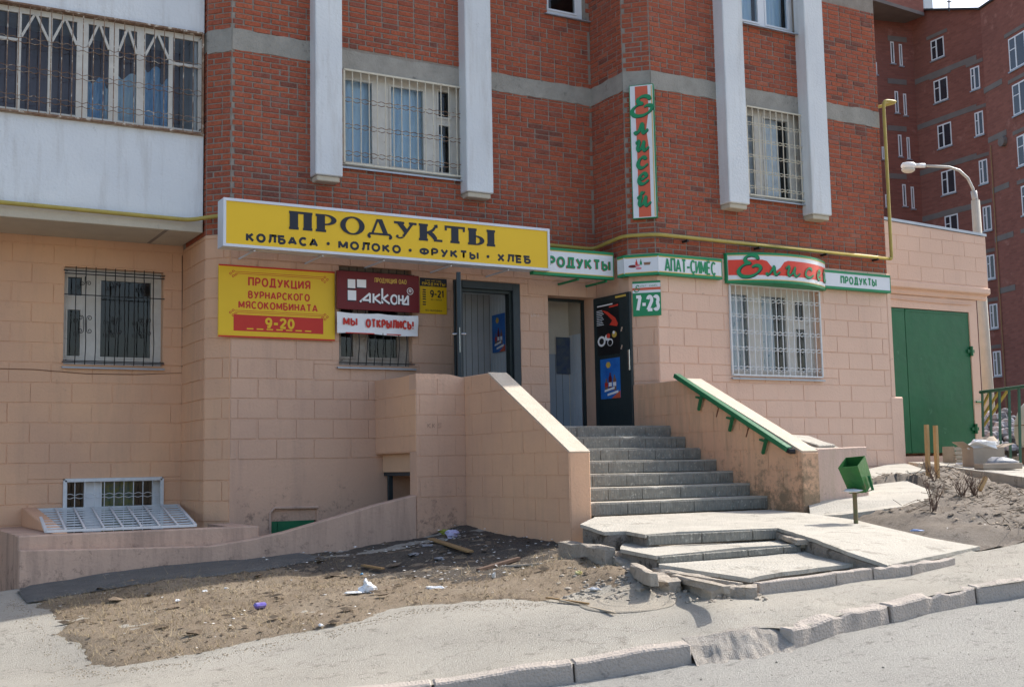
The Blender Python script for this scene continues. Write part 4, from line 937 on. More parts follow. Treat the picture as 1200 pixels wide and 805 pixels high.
# landing parapet: front panel and left return above the basement entrance
mb = MB(); n = 12; T = []
for i in range(n + 1):
    x = 6.50 + (XL0 - 0.002 - 6.50) * i / n; T.append((x, 1.215 - (0.035 * sm((i - 7) / 5)) + U(-0.004, 0.004)))
mb.prism([(6.50, YP, -1.3), (XL0 - 0.002, YP, -1.3)] + [(x, YP, z) for x, z in T[::-1]], (0, 0.2, 0)); pf = mb.build('parapet', PINK, ST)
W_P = Wall(6.50, YP, XL0 - 0.002, YP)
rc = course_rects(0, W_P.len, -0.36, 1.16, BL, BH, 0.007, [], 0.3, 0.006, zref=ZR - 10 * BH)
for q in rc: b = MB(); piece(b, W_P, q, 0, 0.006, 0.003); b.build('block', PINK, pf)
zu = PX(465, 531, 6.5).z; zu2 = PX(465, 553, 6.6).z; ztr = PX(441, 446, 6.5).z
mb = MB(); mb.prism([(6.50, YP + 0.201, zu), (6.50, YP + 0.201, 1.205), (6.50, 14.3, 1.20), (6.50, 15.09, ztr), (6.50, 15.09, zu)], (0.2, 0, 0)); pr_ = mb.build('parapet', PINKL, ST)
W_PR = Wall(6.50, 15.09, 6.50, YP)
rc = course_rects(0.0, W_PR.len, zu + 0.01, 1.02, BL, BH, 0.007, [], 0.1, 0.006, zref=ZR - 10 * BH)
for q in rc: b = MB(); piece(b, W_PR, q, 0, 0.006, 0.003); b.build('block', PINKL, pr_)
mb = MB(); mb.box((6.60, YP + 0.20, zu2), (6.78, 15.09, zu)); mb.build('lintel', mat('fresh_peach_paint', (0.66, 0.43, 0.27), (0.60, 0.39, 0.25), 3, 0.8), ST)
mb = MB(); mb.box((6.62, YP + 0.205, zu2 - 0.05), (6.68, 15.09, zu2 - 0.001)); mb.box((6.62, 14.93, -1.9), (6.68, 14.98, zu2 - 0.05)); mb.build('angle_iron_frame', DARKF, ST)
mb = MB(); mb.box((7.1, YP + 0.205, -1.9), (7.2, 15.09, zu2)); mb.build('basement_wall', PINKD, ST)
# right side wall
yfr = 10.77; XR0, XR1 = 10.20, 10.47
prof = [(yfr, -1.2), (yfr, 0.10), (10.95, 0.165), (12.95, 1.155), (13.34, 1.16), (YR - 0.002 + 0.29, 1.16), (14.23, -1.2)]
GRIM = pink_mat('grimy_peach_paint', (0.66, 0.40, 0.245), (0.60, 0.36, 0.23), (0.30, 0.25, 0.16), 0.7, 0.46, low=(-0.6, 0.7), lowamt=0.24)
rw = yz_prism(XR0, XR1, [(yfr, -1.2), (yfr, 0.11), (12.98, 1.15), (13.93, 1.16), (13.93, -1.2)]).build('side_wall', GRIM, ST, bevel=0.012)
mb = MB(); mb.prism([(10.195, 13.93, -0.5), (10.195, 13.93, 1.16), (10.195, 14.235, 1.16), (10.195, 14.235, -0.5)], (0.0045, 0, 0)); mb.build('wall_return', PINKL, ST)
W_SR = Wall(XR0, 14.1, XR0, yfr); tzr = lambda s: 1.155 if (14.1 - s) > 12.98 else 1.15 - (12.98 - (14.1 - s)) * (1.04 / 2.21)
sloped_blocks(W_SR, W_SR.len, tzr, -0.6, GRIM, rw, 0.15)
# low wing wall to the right of the stairs, with its sloping cap slabs
zc = 0.175
mb = MB(); mb.prism([(XR1 + 0.001, yfr + 0.03, -1.0), (11.32, yfr + 0.03, -1.0), (11.32, yfr + 0.03, zc), (XR1 + 0.001, yfr + 0.03, zc - 0.02)], (0, 0.22, 0)); ww = mb.build('wing_wall', pink_mat('peeling_pale_pink', (0.66, 0.47, 0.38), (0.58, 0.42, 0.35), (0.40, 0.32, 0.22), 0.8, 0.42, low=(-0.7, 0.5)), ST, bevel=0.01)
mb = MB(); wp1 = PY(920, 507, 11.7); wp2 = PY(948, 510.5, 11.7); wp3 = PY(984, 523, 11.03); mb.hexa([(XR1, 10.99, -0.9), (wp3.x, 11.03, -0.9), (wp2.x, 11.7, -0.9), (XR1, 11.7, -0.9), (XR1, 10.99, 0.15), (wp3.x, 11.03, 0.165), (wp2.x, 11.7, wp2.z), (XR1, 11.7, wp1.z)]); mb.box((XR1, 11.701, -0.9), (wp2.x, 13.9, 0.2)); mb.build('wing_fill', CONCL, ST)
ks = (wp2.z - 0.16) / 0.69; mb = MB(); q0, q1 = 11.06, 11.55; mb.hexa([(10.75, q0, 0.172), (11.05, q0, 0.177), (11.0, q1, 0.172 + ks * 0.5), (10.7, q1, 0.172 + ks * 0.5), (10.75, q0, 0.20), (11.05, q0, 0.205), (11.0, q1, 0.20 + ks * 0.5), (10.7, q1, 0.20 + ks * 0.5)]); mb.build('cap_slab', CONCL, ST, bevel=0.008)

# handrail on the right side wall: a wide painted rail on short brackets
HR = thing('handrail', (10.15, 12.0, 0.6), 'green painted handrail running down the right side wall of the stairs', 'handrail')
A = Vector((10.14, 13.10, 1.215)); B = Vector((10.14, 10.93, 0.150))
mb = MB(); mb.bar(A, B, 0.10, 0.062, (0, 0, 1)); mb.build('rail', GREEN, HR, bevel=0.008)
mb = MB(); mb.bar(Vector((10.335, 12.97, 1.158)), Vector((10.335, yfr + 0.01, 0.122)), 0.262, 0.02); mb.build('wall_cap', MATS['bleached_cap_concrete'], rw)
for t in (0.26, 0.545, 0.83):
    p = A.lerp(B, t); mb = MB(); q = p + Vector((-0.02, 0.0, -0.03)); mb.bar(q + Vector((0, 0.0, 0)), q + Vector((0.04, 0.13, -0.20)) * 0.95, 0.035, 0.035); mb.bar(q + Vector((0.02, 0.14, -0.015)), q + Vector((0.02, 0.02, -0.045)), 0.04, 0.025); mb.build('bracket', GREEN, HR)
for t in (0.38, 0.645):
    p = A.lerp(B, t); mb = MB(); q = p + Vector((0.05, 0.0, -0.07)); mb.bar(q, q + Vector((0, 0.06, -0.13)), 0.012, 0.012); mb.blob(q + Vector((-0.005, 0, 0)), 0.012, 0.03, 0.025, 0.4, 6, 4); mb.build('broken_anchor', mat('rust', (0.2, 0.09, 0.05), (0.12, 0.06, 0.04), 20, 0.9) if t < 0.5 else MATS['rust'], HR)
mb = MB(); mb.tube([B + Vector((0.0, 0.03, -0.005)), B + Vector((0.0, -0.03, -0.02)), B + Vector((0.04, -0.06, -0.02))], 0.035, 8); mb.build('rail_end', BLACKM, HR)

# ---------------------------------------------------------------- basement well and low ramp wall on the left
RW = thing('retaining_wall', (4.0, YP, -1.1), 'low pink rendered wall rising along the dirt bed towards the stairs', 'wall')
top = []
for px, py in ((20, 645), (120, 643), (248, 639.5), (295, 632), (335, 623), (399, 604.5), (440, 592), (485, 580.5), (491, 580)): P = PY(px, py, YP); top.append((P.x, P.z))
top[0] = (1.82, top[0][1]); top[-1] = (6.498, top[-1][1])
mb = MB(); mb.prism([(1.82, YP, -1.6), (6.498, YP, -1.6)] + [(x, YP, z) for x, z in top[::-1]], (0, 0.17, 0)); mb.build('ramp_wall', PINKD, RW, bevel=0.01)
zt = PY(19, 628, YP + 0.17).z; yt = YP + 0.17
xw0, xw1 = 2.16, W_Lr.o.x - 0.02
yfw = min(max(PZ(54, 622.5, zt + 0.03).y + 0.03, 14.2), 15.6)
mb = MB(); mb.box((1.822, yt, -1.6), (4.5, yfw, zt)); mb.build('well_kerb', PINKD, RW, bevel=0.012)
mb = MB(); mb.box((1.822, yfw + 0.001, -1.6), (xw0 + 0.05, YL, zt)); mb.box((4.2, yfw + 0.001, -1.6), (4.5, 15.09, zt)); mb.build('well_side', PINKD, RW)
PA = W_L.hit(41, 597); zgt = PA[1]; xg0 = PA[0] - 6.0; xg1 = W_L.hit(208, 597)[0] - 6.0
mb = MB(); mb.prism([(xg0 - 0.16, YL - 0.001, zt), (xg0 - 0.16, YL - 0.001, zgt + 0.03), (xg0 - 0.16, YL - 0.3, zgt + 0.01), (xg0 - 0.16, yfw - 0.15, zt + 0.001)], (0.17, 0, 0)); mb.build('cheek', PINKL, RW, bevel=0.01)
HG = thing('basement_well_grille', (3.2, 15.5, zt), 'sloping white bar grille covering the basement window well', 'grille')
A0, A1 = Vector((xg0 + 0.02, YL - 0.05, zgt)), PY(208, 597.5, YL - 0.05); A1.z = zgt; B0 = PY(54, 622.5, yfw - 0.03); B1 = PY(229, 618.5, yfw - 0.03); B1.z = B0.z
for a, b in ((A0, A1), (B0, B1), (A0, B0), (A1, B1)): m_ = MB(); m_.bar(a, b, 0.035, 0.03); m_.build('frame_bar', WHITEM, HG)
for i in range(1, 9): t = i / 9; m_ = MB(); m_.bar(A0.lerp(B0, t), A1.lerp(B1, t), 0.018, 0.018); m_.build('bar', WHITEM, HG)
for i in range(1, 8): t = i / 8; m_ = MB(); m_.bar(A0.lerp(A1, t) + Vector((0, 0, .012)), B0.lerp(B1, t) + Vector((0, 0, .012)), 0.022, 0.014); m_.build('rib', WHITEM, HG)

# ---------------------------------------------------------------- forecourt slabs
FC = thing('forecourt_slabs', (8.0, 9.5, -0.8), 'broken pale concrete forecourt slabs stepping down from the stairs to the sidewalk', 'steps')
def slab(name, pts, th, m, par, jag=0.0, tiles=None, nsub=1):
    P = [PZ(x, y, z) for x, y, z in pts]; Q = []
    for i, p in enumerate(P):
        q = P[(i + 1) % len(P)]; n = max(1, int((q - p).length / 0.12)) if jag else 1
        for k in range(n):
            r_ = p.lerp(q, k / n)
            if k and jag: r_ += Vector((U(-jag, jag), U(-jag, jag), 0))
            Q.append(r_)
    n = len(Q); mb = MB(); 
    from mathutils.geometry import tessellate_polygon
    tri = tessellate_polygon([Q])
    up = []
    for t in tri:
        a, b, c = [Q[i] for i in t]; up.append(t if (b - a).cross(c - a).z > 0 else t[::-1])
    mb.add(Q + [q - Vector((0, 0, th)) for q in Q], up + [(n + i, n + (i + 1) % n, (i + 1) % n, i) for i in range(n)])
    o = mb.build(name, m, par); return o, P
_slab0 = slab
def slab(name, pts, th, m, par, jag=0.0, body=None):
    # worn paving layer breaking away from the rougher fill below it
    P = [PZ(x, y, z) for x, y, z in pts]; cx = sum(p.x for p in P) / len(P); cy = sum(p.y for p in P) / len(P)
    o, P = _slab0(name, pts, 0.035, m, par, jag)
    from mathutils.geometry import tessellate_polygon
    Q = []
    for i, p in enumerate(P):
        q = P[(i + 1) % len(P)]; n = max(1, int((q - p).length / 0.10))
        for k in range(n):
            r_ = p.lerp(q, k / n); v = Vector((cx - r_.x, cy - r_.y, 0)); v.normalize(); Q.append(r_ + v * (0.035 + U(-0.02, 0.02)) - Vector((0, 0, 0.034)))
    n = len(Q); mb = MB(); L1 = [q + Vector((U(-.015, .015), U(-.015, .015), -0.06)) for q in Q]; L2 = [q + Vector((U(-.02, .02), U(-.02, .02), -th)) for q in Q]
    mb.add(Q + L1 + L2, [(n + i, n + (i + 1) % n, (i + 1) % n, i) for i in range(n)] + [(2 * n + i, 2 * n + (i + 1) % n, n + (i + 1) % n, n + i) for i in range(n)]); mb.build('fill', FILLM, o)
    return o, P
FILLM = mat('rough_fill_concrete', (0.26, 0.225, 0.19), (0.17, 0.15, 0.125), 8, 0.95, 1.0, 30, spots=(0.09, 0.075, 0.06), sscale=6, sthr=0.55)
s1, P1 = slab('slab', [(697, 605.5, -.57), (680, 614, -.60), (708, 623, -.66), (733, 622, -.66), (756, 626, -.665), (792, 623, -.663), (912, 618.5, -.66), (957, 632, -.72), (993, 646, -.80), (1040, 662, -.90), (1100, 650, -.87), (1148, 640, -.84), (1090, 630, -.77), (1003, 609, -.655), (946, 601, -.60), (899, 597, -.573)], 0.5, CONCL, FC, 0.006)
slab('slab', [(745, 600, -.70), (727, 643, -.79), (769, 651, -.81), (812, 647, -.805), (867, 641, -.79), (940, 637.3, -.777), (975, 640, -.80), (915, 600, -.70)], 0.3, CONCL, FC, 0.01)
slab('slab', [(775, 650, -.85), (772, 661, -.88), (879, 677.5, -.965), (893, 674, -.95), (917, 670, -.935), (1000, 660, -.905), (1060, 657, -.90), (1098, 649, -.875), (993, 640, -.82), (940, 630, -.80)], 0.25, CONCL, FC, 0.012)
# ribbed front faces on the two sunk steps
def riser_strip(ax, ay, az, bx, by, bz, h):
    A, B = PZ(ax, ay, az), PZ(bx, by, bz); L_ = (B - A).length; t = (B - A).normalized(); nr = Vector((t.y, -t.x, 0)); x = 0.02
    while x < L_ - 0.1:
        w_ = min(U(0.35, 0.6), L_ - x); m_ = MB(); a = A + t * x + nr * 0.016; b = A + t * (x + w_ - 0.01) + nr * 0.016; dn = Vector((0, 0, h)); c = nr * 0.05; q = Vector((0, 0, 0.012))
        m_.hexa([a - dn, b - dn, b - dn - c, a - dn - c, a - q, b - q, b - q - c, a - q - c]); m_.build('riser_tile', RIB, FC, bevel=0.004); x += w_
riser_strip(757, 626, -.665, 911, 618.5, -.66, 0.105); riser_strip(770, 651, -.81, 938, 637.5, -.777, 0.07)
# edging stones in front of the lowest slab
k2 = [PZ(889, 683.5, -.975), PZ(979.5, 671.5, -.93), PZ(1023, 666, -.915), PZ(1068, 662, -.905), PZ(1120, 654, -.885)]
for i in range(4):
    a, b = k2[i], k2[i + 1]; t = (b - a).normalized(); nr = Vector((-t.y, t.x, 0)) * 0.11; m_ = MB(); a = a + t * 0.012; n = 6; vs = []
    for j in range(n + 1):
        p = a.lerp(b, j / n); q = (0.012 if i > 1 else 0.004)
        for v in (p + Vector((0, 0, -0.3)), p + Vector((0, U(0, 0.01), U(-q, q))), p + nr + Vector((0, 0, U(-q, q))), p + nr + Vector((0, 0, -0.3))): vs.append(v)
    m_.add(vs, [(j * 4 + k, (j + 1) * 4 + k, (j + 1) * 4 + k + 1, j * 4 + k + 1) for j in range(n) for k in range(3)] + [(0, 1, 2, 3), (n * 4 + 3, n * 4 + 2, n * 4 + 1, n * 4)])
    m_.build('edging_stone', KST, FC, bevel=0.006)

# broken pieces at the left flank of the forecourt
def chunk(px0, py0, px1, py1, z, wd, th, lab, m=CONC, tilt=0.0, jag=0.03):
    a, b = PZ(px0, py0, z), PZ(px1, py1, z - tilt); c = (a + b) / 2; t = (b - a); L_ = t.length; t.normalize(); nr = Vector((-t.y, t.x, 0)).normalized(); m_ = MB(); n = 6; vs = []
    for j in range(n + 1):
        p = a.lerp(b, j / n); q = 0.82 if j in (0, n) else 1.0
        for o_, h_ in ((-0.5, -th), (-0.5, -0.015), (-0.44, 0.0), (0.42, 0.0), (0.5, -0.02), (0.5, -th)):
            vs.append(p + nr * (wd * o_ * q + U(-jag, jag) * 0.7) + Vector((0, 0, h_ + (U(-jag, jag) * 0.4 if h_ > -th else 0))))
    m_.add(vs, [(j * 6 + k, (j + 1) * 6 + k, (j + 1) * 6 + k + 1, j * 6 + k + 1) for j in range(n) for k in range(5)] + [(0, 1, 2, 3, 4, 5), tuple(n * 6 + k for k in (5, 4, 3, 2, 1, 0))])
    o = m_.build('concrete_chunk', m, None, bevel=0.004); return tag(o, lab, 'rubble', 'broken concrete beside the forecourt')
CHK = mat('crumbling_concrete', (0.40, 0.35, 0.29), (0.29, 0.255, 0.21), 7, 0.95, 0.9, 30, spots=(0.19, 0.165, 0.14), sscale=9, sthr=0.58)
chunk(661, 634, 716, 641, -.78, 0.16, 0.20, 'long buff concrete block jammed under the front corner of the left stair wall', CHK)
chunk(720, 645, 750, 668, -.83, 0.16, 0.17, 'slanting broken concrete block leaning beside the sunken steps', CHK, 0.12)
chunk(684, 658, 722, 652, -.98, 0.30, 0.10, 'flat concrete flake lying in the shade below the long buff block', CHK)
chunk(756, 668, 790, 680, -.92, 0.15, 0.16, 'concrete lump in the gap left of the rounded block', CHK, 0.03)
chunk(797, 678, 840, 690, -.97, 0.15, 0.14, 'rounded concrete block tipped out in front of the lowest slab', CHK, 0.03)
chunk(848, 686, 887, 686, -.98, 0.15, 0.16, 'short concrete block butting against the left end of the edging stones', CHK)
chunk(768, 665, 868, 683, -.915, 0.10, 0.10, 'thin broken concrete sliver along the left edge of the lowest slab', CHK, 0.05, 0.02)
chunk(915, 622, 940, 632, -.70, 0.14, 0.05, 'crumbled mortar lump at the right end of the upper sunken step', CHK, 0.03, 0.02)

for i, (x0, y0_, x1, y1_, z, wd_, th_, lab) in enumerate((
    (700, 652, 716, 655, -.90, 0.10, 0.06, 'fist-sized concrete lump under the right end of the long buff block'),
    (742, 659, 766, 672, -.88, 0.09, 0.10, 'wedge of concrete between the slanting block and the lowest slab'),
    (790, 672, 852, 686, -.925, 0.07, 0.06, 'thin layered sliver above the rounded block'),
    (654, 668, 668, 671, -1.0, 0.12, 0.05, 'isolated flat stone on the dirt left of the rubble'),
    (676, 676, 690, 672, -1.0, 0.08, 0.05, 'small pale stone on the dirt between the rubble and the yellow wrapper'))):
    chunk(x0, y0_, x1, y1_, z, wd_, th_, lab, CHK, 0.0, 0.018)
# ---------------------------------------------------------------- lettering
LAYER = [0]
def _arc(cx, cy, rx, ry, a0, a1, n=10): return [(cx + rx * math.cos(math.radians(a0 + (a1 - a0) * i / n)), cy + ry * math.sin(math.radians(a0 + (a1 - a0) * i / n))) for i in range(n + 1)]
def _bowl(x, y0, y1, r): h = (y1 - y0) / 2; m = (y0 + y1) / 2; rx = min(h, r * 0.7); return [(x, y1), (x + r - rx, y1)] + _arc(x + r - rx, m, rx, h, 90, -90)[1:] + [(x, y0)]
def _O(w_): return _arc(w_ / 2, 0.5, w_ / 2, 0.5, 90, 450, 20)
GLY = {
 'А': (0.72, [[(0, 0), (0.36, 1)], [(0.36, 1), (0.72, 0)], [(0.13, 0.27), (0.59, 0.27)]]),
 'Б': (0.56, [[(0.52, 1), (0, 1), (0, 0)], _bowl(0, 0, 0.56, 0.56)]), 'В': (0.58, [[(0, 0), (0, 1)], _bowl(0, 0.53, 1, 0.52), _bowl(0, 0, 0.53, 0.58)]),
 'Г': (0.48, [[(0, 0), (0, 1), (0.48, 1)]]), 'Д': (0.72, [[(0, -0.16), (0, 0), (0.72, 0), (0.72, -0.16)], [(0.12, 0), (0.2, 0.35), (0.22, 1), (0.6, 1), (0.6, 0)]]),
 'Е': (0.52, [[(0.52, 1), (0, 1), (0, 0), (0.52, 0)], [(0, 0.52), (0.46, 0.52)]]), 'З': (0.52, [_arc(0.24, 0.75, 0.26, 0.25, 150, -90), _arc(0.24, 0.26, 0.28, 0.26, 90, -150)]),
 'И': (0.60, [[(0, 1), (0, 0)], [(0, 0), (0.6, 1)], [(0.6, 1), (0.6, 0)]]), 'К': (0.60, [[(0, 0), (0, 1)], [(0, 0.45), (0.56, 1)], [(0.17, 0.6), (0.6, 0)]]),
 'Л': (0.62, [[(0, 0), (0.1, 0.1), (0.17, 0.5), (0.18, 1), (0.62, 1), (0.62, 0)]]), 'М': (0.76, [[(0, 0), (0, 1)], [(0, 1), (0.38, 0.15)], [(0.38, 0.15), (0.76, 1)], [(0.76, 1), (0.76, 0)]]),
 'Н': (0.58, [[(0, 0), (0, 1)], [(0.58, 0), (0.58, 1)], [(0, 0.5), (0.58, 0.5)]]), 'О': (0.70, [_O(0.70)]), 'П': (0.58, [[(0, 0), (0, 1), (0.58, 1), (0.58, 0)]]),
 'Р': (0.55, [[(0, 0), (0, 1)], _bowl(0, 0.42, 1, 0.55)]), 'С': (0.62, [_arc(0.35, 0.5, 0.35, 0.5, 45, 315, 16)]), 'Т': (0.60, [[(0, 1), (0.6, 1)], [(0.3, 1), (0.3, 0)]]),
 'У': (0.62, [[(0, 1), (0.33, 0.36)], [(0.62, 1), (0.25, 0.08), (0.06, 0.0)]]), 'Ф': (0.80, [[(0.4, -0.04), (0.4, 1.04)], _arc(0.4, 0.52, 0.4, 0.34, 90, 450, 20)]),
 'Х': (0.62, [[(0, 0), (0.62, 1)], [(0, 1), (0.62, 0)]]), 'Ц': (0.64, [[(0, 1), (0, 0), (0.66, 0), (0.66, -0.17)], [(0.56, 1), (0.56, 0)]]),
 'Ь': (0.54, [[(0, 1), (0, 0)], _bowl(0, 0, 0.57, 0.54)]), 'Ы': (0.80, [[(0, 1), (0, 0)], _bowl(0, 0, 0.57, 0.48), [(0.80, 0), (0.80, 1)]]), 'Я': (0.58, [[(0.58, 0), (0.58, 1)], [(0.58 - x, y) for x, y in _bowl(0, 0.43, 1, 0.56)], [(0.3, 0.43), (0.0, 0)]]),
 'Ш': (0.8, [[(0, 1), (0, 0), (0.8, 0), (0.8, 1)], [(0.4, 0), (0.4, 1)]]), 'З_': (0.5, []),
 'Ç': (0.60, [_arc(0.35, 0.5, 0.35, 0.5, 45, 315, 16), [(0.35, 0), (0.42, -0.12), (0.30, -0.22)]]), 'Ӗ': (0.52, [[(0.52, 1), (0, 1), (0, 0), (0.52, 0)], [(0, 0.52), (0.46, 0.52)], _arc(0.27, 1.30, 0.14, 0.12, 180, 360, 6)]),
 '0': (0.56, [_O(0.56)]), '1': (0.26, [[(0, 0.75), (0.2, 1), (0.2, 0)]]), '2': (0.56, [_arc(0.27, 0.74, 0.27, 0.26, 170, -40, 10), [(0.48, 0.58), (0.0, 0.0)], [(-0.03, 0), (0.60, 0)]]), '3': (0.52, [_arc(0.25, 0.75, 0.25, 0.25, 150, -90), _arc(0.25, 0.26, 0.27, 0.26, 90, -150)]),
 '7': (0.54, [[(0, 1), (0.54, 1), (0.18, 0)]]), '9': (0.56, [_arc(0.28, 0.69, 0.28, 0.31, 0, 360, 16), [(0.56, 0.69), (0.54, 0.35), (0.38, 0.04), (0.12, 0.0)]]), '-': (0.34, [[(-0.06, 0.42), (0.40, 0.42)]]),
 '!': (0.10, [[(0.05, 1), (0.05, 0.32)], [(0.05, 0.10), (0.05, 0.0)]]), 'R': (0.56, [[(0, 0), (0, 1)], _bowl(0, 0.45, 1, 0.54), [(0.3, 0.45), (0.56, 0)]]), ' ': (0.35, [])}
def split_corners(st, ext):
    out = []
    for q in st:
        cur = [q[0]]
        for i in range(1, len(q) - 1):
            a, b, c = q[i - 1], q[i], q[i + 1]; u = Vector((b[0] - a[0], b[1] - a[1])); v = Vector((c[0] - b[0], c[1] - b[1]))
            if u.length > 1e-6 and v.length > 1e-6 and u.angle(v) > math.radians(40):
                u.normalize(); v.normalize(); cur.append((b[0] + u.x * ext, b[1] + u.y * ext)); out.append(cur); cur = [b]
            else: cur.append(b)
        cur.append(q[-1]); out.append(cur)
    return out
def flat_text(body, W, s0, s1, z0, z1, d, m, name='lettering', parent=None, bold=0.0, gap=None):
    """sans capitals drawn as flat strokes, fitted between s0..s1 and z0..z1 on the wall plane"""
    body = body.upper(); wt = min(0.30, 0.14 + bold * 2.6); H_ = z1 - z0; gap = (0.13 + wt * 0.15) if gap is None else gap
    tot = sum(GLY[c][0] + wt for c in body) + gap * (len(body) - 1); sc = (s1 - s0) / tot; x = 0.0; mb = MB()
    for c in body:
        w_, st = GLY[c]
        for q in split_corners(st, wt / (1 - wt) * 0.5):
            strokes(mb, W, lambda X, Y: (s0 + sc * (x + wt / 2 + X), z0 + H_ * (wt / 2 + Y * (1 - wt))), [q], wt / (1 - wt) * 1.0, wt / (1 - wt) * 1.0, 0, d, False)
        x += w_ + wt + gap
    return mb.build(name, m, parent)
def smooth_path(pts, n=8):
    P = [Vector((p[0], p[1], 0)) for p in pts]; out = []
    for i in range(len(P) - 1):
        a = P[max(i - 1, 0)]; b = P[i]; c = P[i + 1]; e = P[min(i + 2, len(P) - 1)]
        for k in range(n):
            t = k / n; out.append(0.5 * ((2 * b) + (c - a) * t + (2 * a - 5 * b + 4 * c - e) * t * t + (3 * b - a - 3 * c + e) * t ** 3))
    out.append(P[-1]); return out
def strokes(mb, W, fx, strks, wmin, wmax, nib=45, d=0.0, curved=True, ms=1.0):
    """calligraphic strokes: list of point lists in letter space, fx maps letter space to (s, z)"""
    unit = abs(fx(0, 1)[1] - fx(0, 0)[1])
    for st in strks:
        pts = smooth_path(st, 7) if curved else [Vector((p[0], p[1], 0)) for p in st]
        LAYER[0] = (LAYER[0] + 1) % 9; dd = d + 0.0003 * LAYER[0]; V = []; n = len(pts)
        pts = [Vector((fx(p.x, p.y)[0] * ms, fx(p.x, p.y)[1], 0)) for p in pts]
        for i, p in enumerate(pts):
            t = pts[min(i + 1, n - 1)] - pts[max(i - 1, 0)]
            if t.length < 1e-9: t = Vector((1, 0, 0))
            t.normalize(); ang = math.atan2(t.y, t.x) - math.radians(nib); w_ = wmin + (wmax - wmin) * abs(math.sin(ang)); tp = min(1, (i + 0.8) / 3, (n - i - 0.2) / 3) if curved else 1
            nn = Vector((-t.y, t.x, 0)) * w_ * unit * 0.5 * tp
            for q in (p + nn, p - nn): V.append(W.at(q.x / ms, q.y, dd))
        mb.add(V, [(2 * i + 1, 2 * i + 3, 2 * i + 2, 2 * i) for i in range(n - 1)])
SCRIPT = {
 'Е': [[(0.92, 0.90), (0.86, 1.08), (0.62, 1.14), (0.38, 1.04), (0.32, 0.86), (0.44, 0.74), (0.60, 0.72)], [(0.60, 0.71), (0.34, 0.66), (0.08, 0.46), (0.0, 0.22), (0.16, 0.02), (0.50, 0.0), (0.82, 0.14), (1.02, 0.38), (1.0, 0.54), (0.80, 0.58), (0.62, 0.48)]],
 'л': [[(0.0, 0.12), (0.08, 0.0), (0.2, 0.06), (0.38, 0.34), (0.50, 0.62)], [(0.50, 0.62), (0.50, 0.3), (0.54, 0.05), (0.66, 0.02), (0.86, 0.22)]],
 'и': [[(0.0, 0.42), (0.14, 0.60), (0.2, 0.50), (0.12, 0.16), (0.2, 0.0), (0.36, 0.14), (0.50, 0.42), (0.58, 0.62)], [(0.58, 0.62), (0.50, 0.26), (0.54, 0.04), (0.66, 0.0), (0.88, 0.22)]],
 'с': [[(0.60, 0.48), (0.54, 0.62), (0.34, 0.62), (0.14, 0.42), (0.08, 0.16), (0.24, 0.0), (0.50, 0.04), (0.78, 0.24)]],
 'е': [[(0.12, 0.28), (0.40, 0.32), (0.60, 0.46), (0.52, 0.62), (0.32, 0.60), (0.12, 0.38), (0.10, 0.12), (0.26, 0.0), (0.52, 0.04), (0.80, 0.24)]],
 'й': [[(0.0, 0.42), (0.14, 0.60), (0.2, 0.50), (0.12, 0.16), (0.2, 0.0), (0.36, 0.14), (0.50, 0.42), (0.58, 0.62)], [(0.58, 0.62), (0.50, 0.26), (0.54, 0.04), (0.66, 0.0), (0.88, 0.22)], [(0.22, 0.86), (0.34, 0.78), (0.50, 0.88)]]}
def sbox(name, W, s0, s1, z0, z1, d0, d1, m, parent, bevel=0.0):
    mb = MB(); mb.wbox(W, s0, s1, z0, z1, d0, d1); return mb.build(name, m, parent, bevel=bevel)
def squad(name, W, s0, s1, z0, z1, d, m, parent):
    mb = MB(); mb.quad(W.at(s0, z0, d), W.at(s1, z0, d), W.at(s1, z1, d), W.at(s0, z1, d)); return mb.build(name, m, parent)

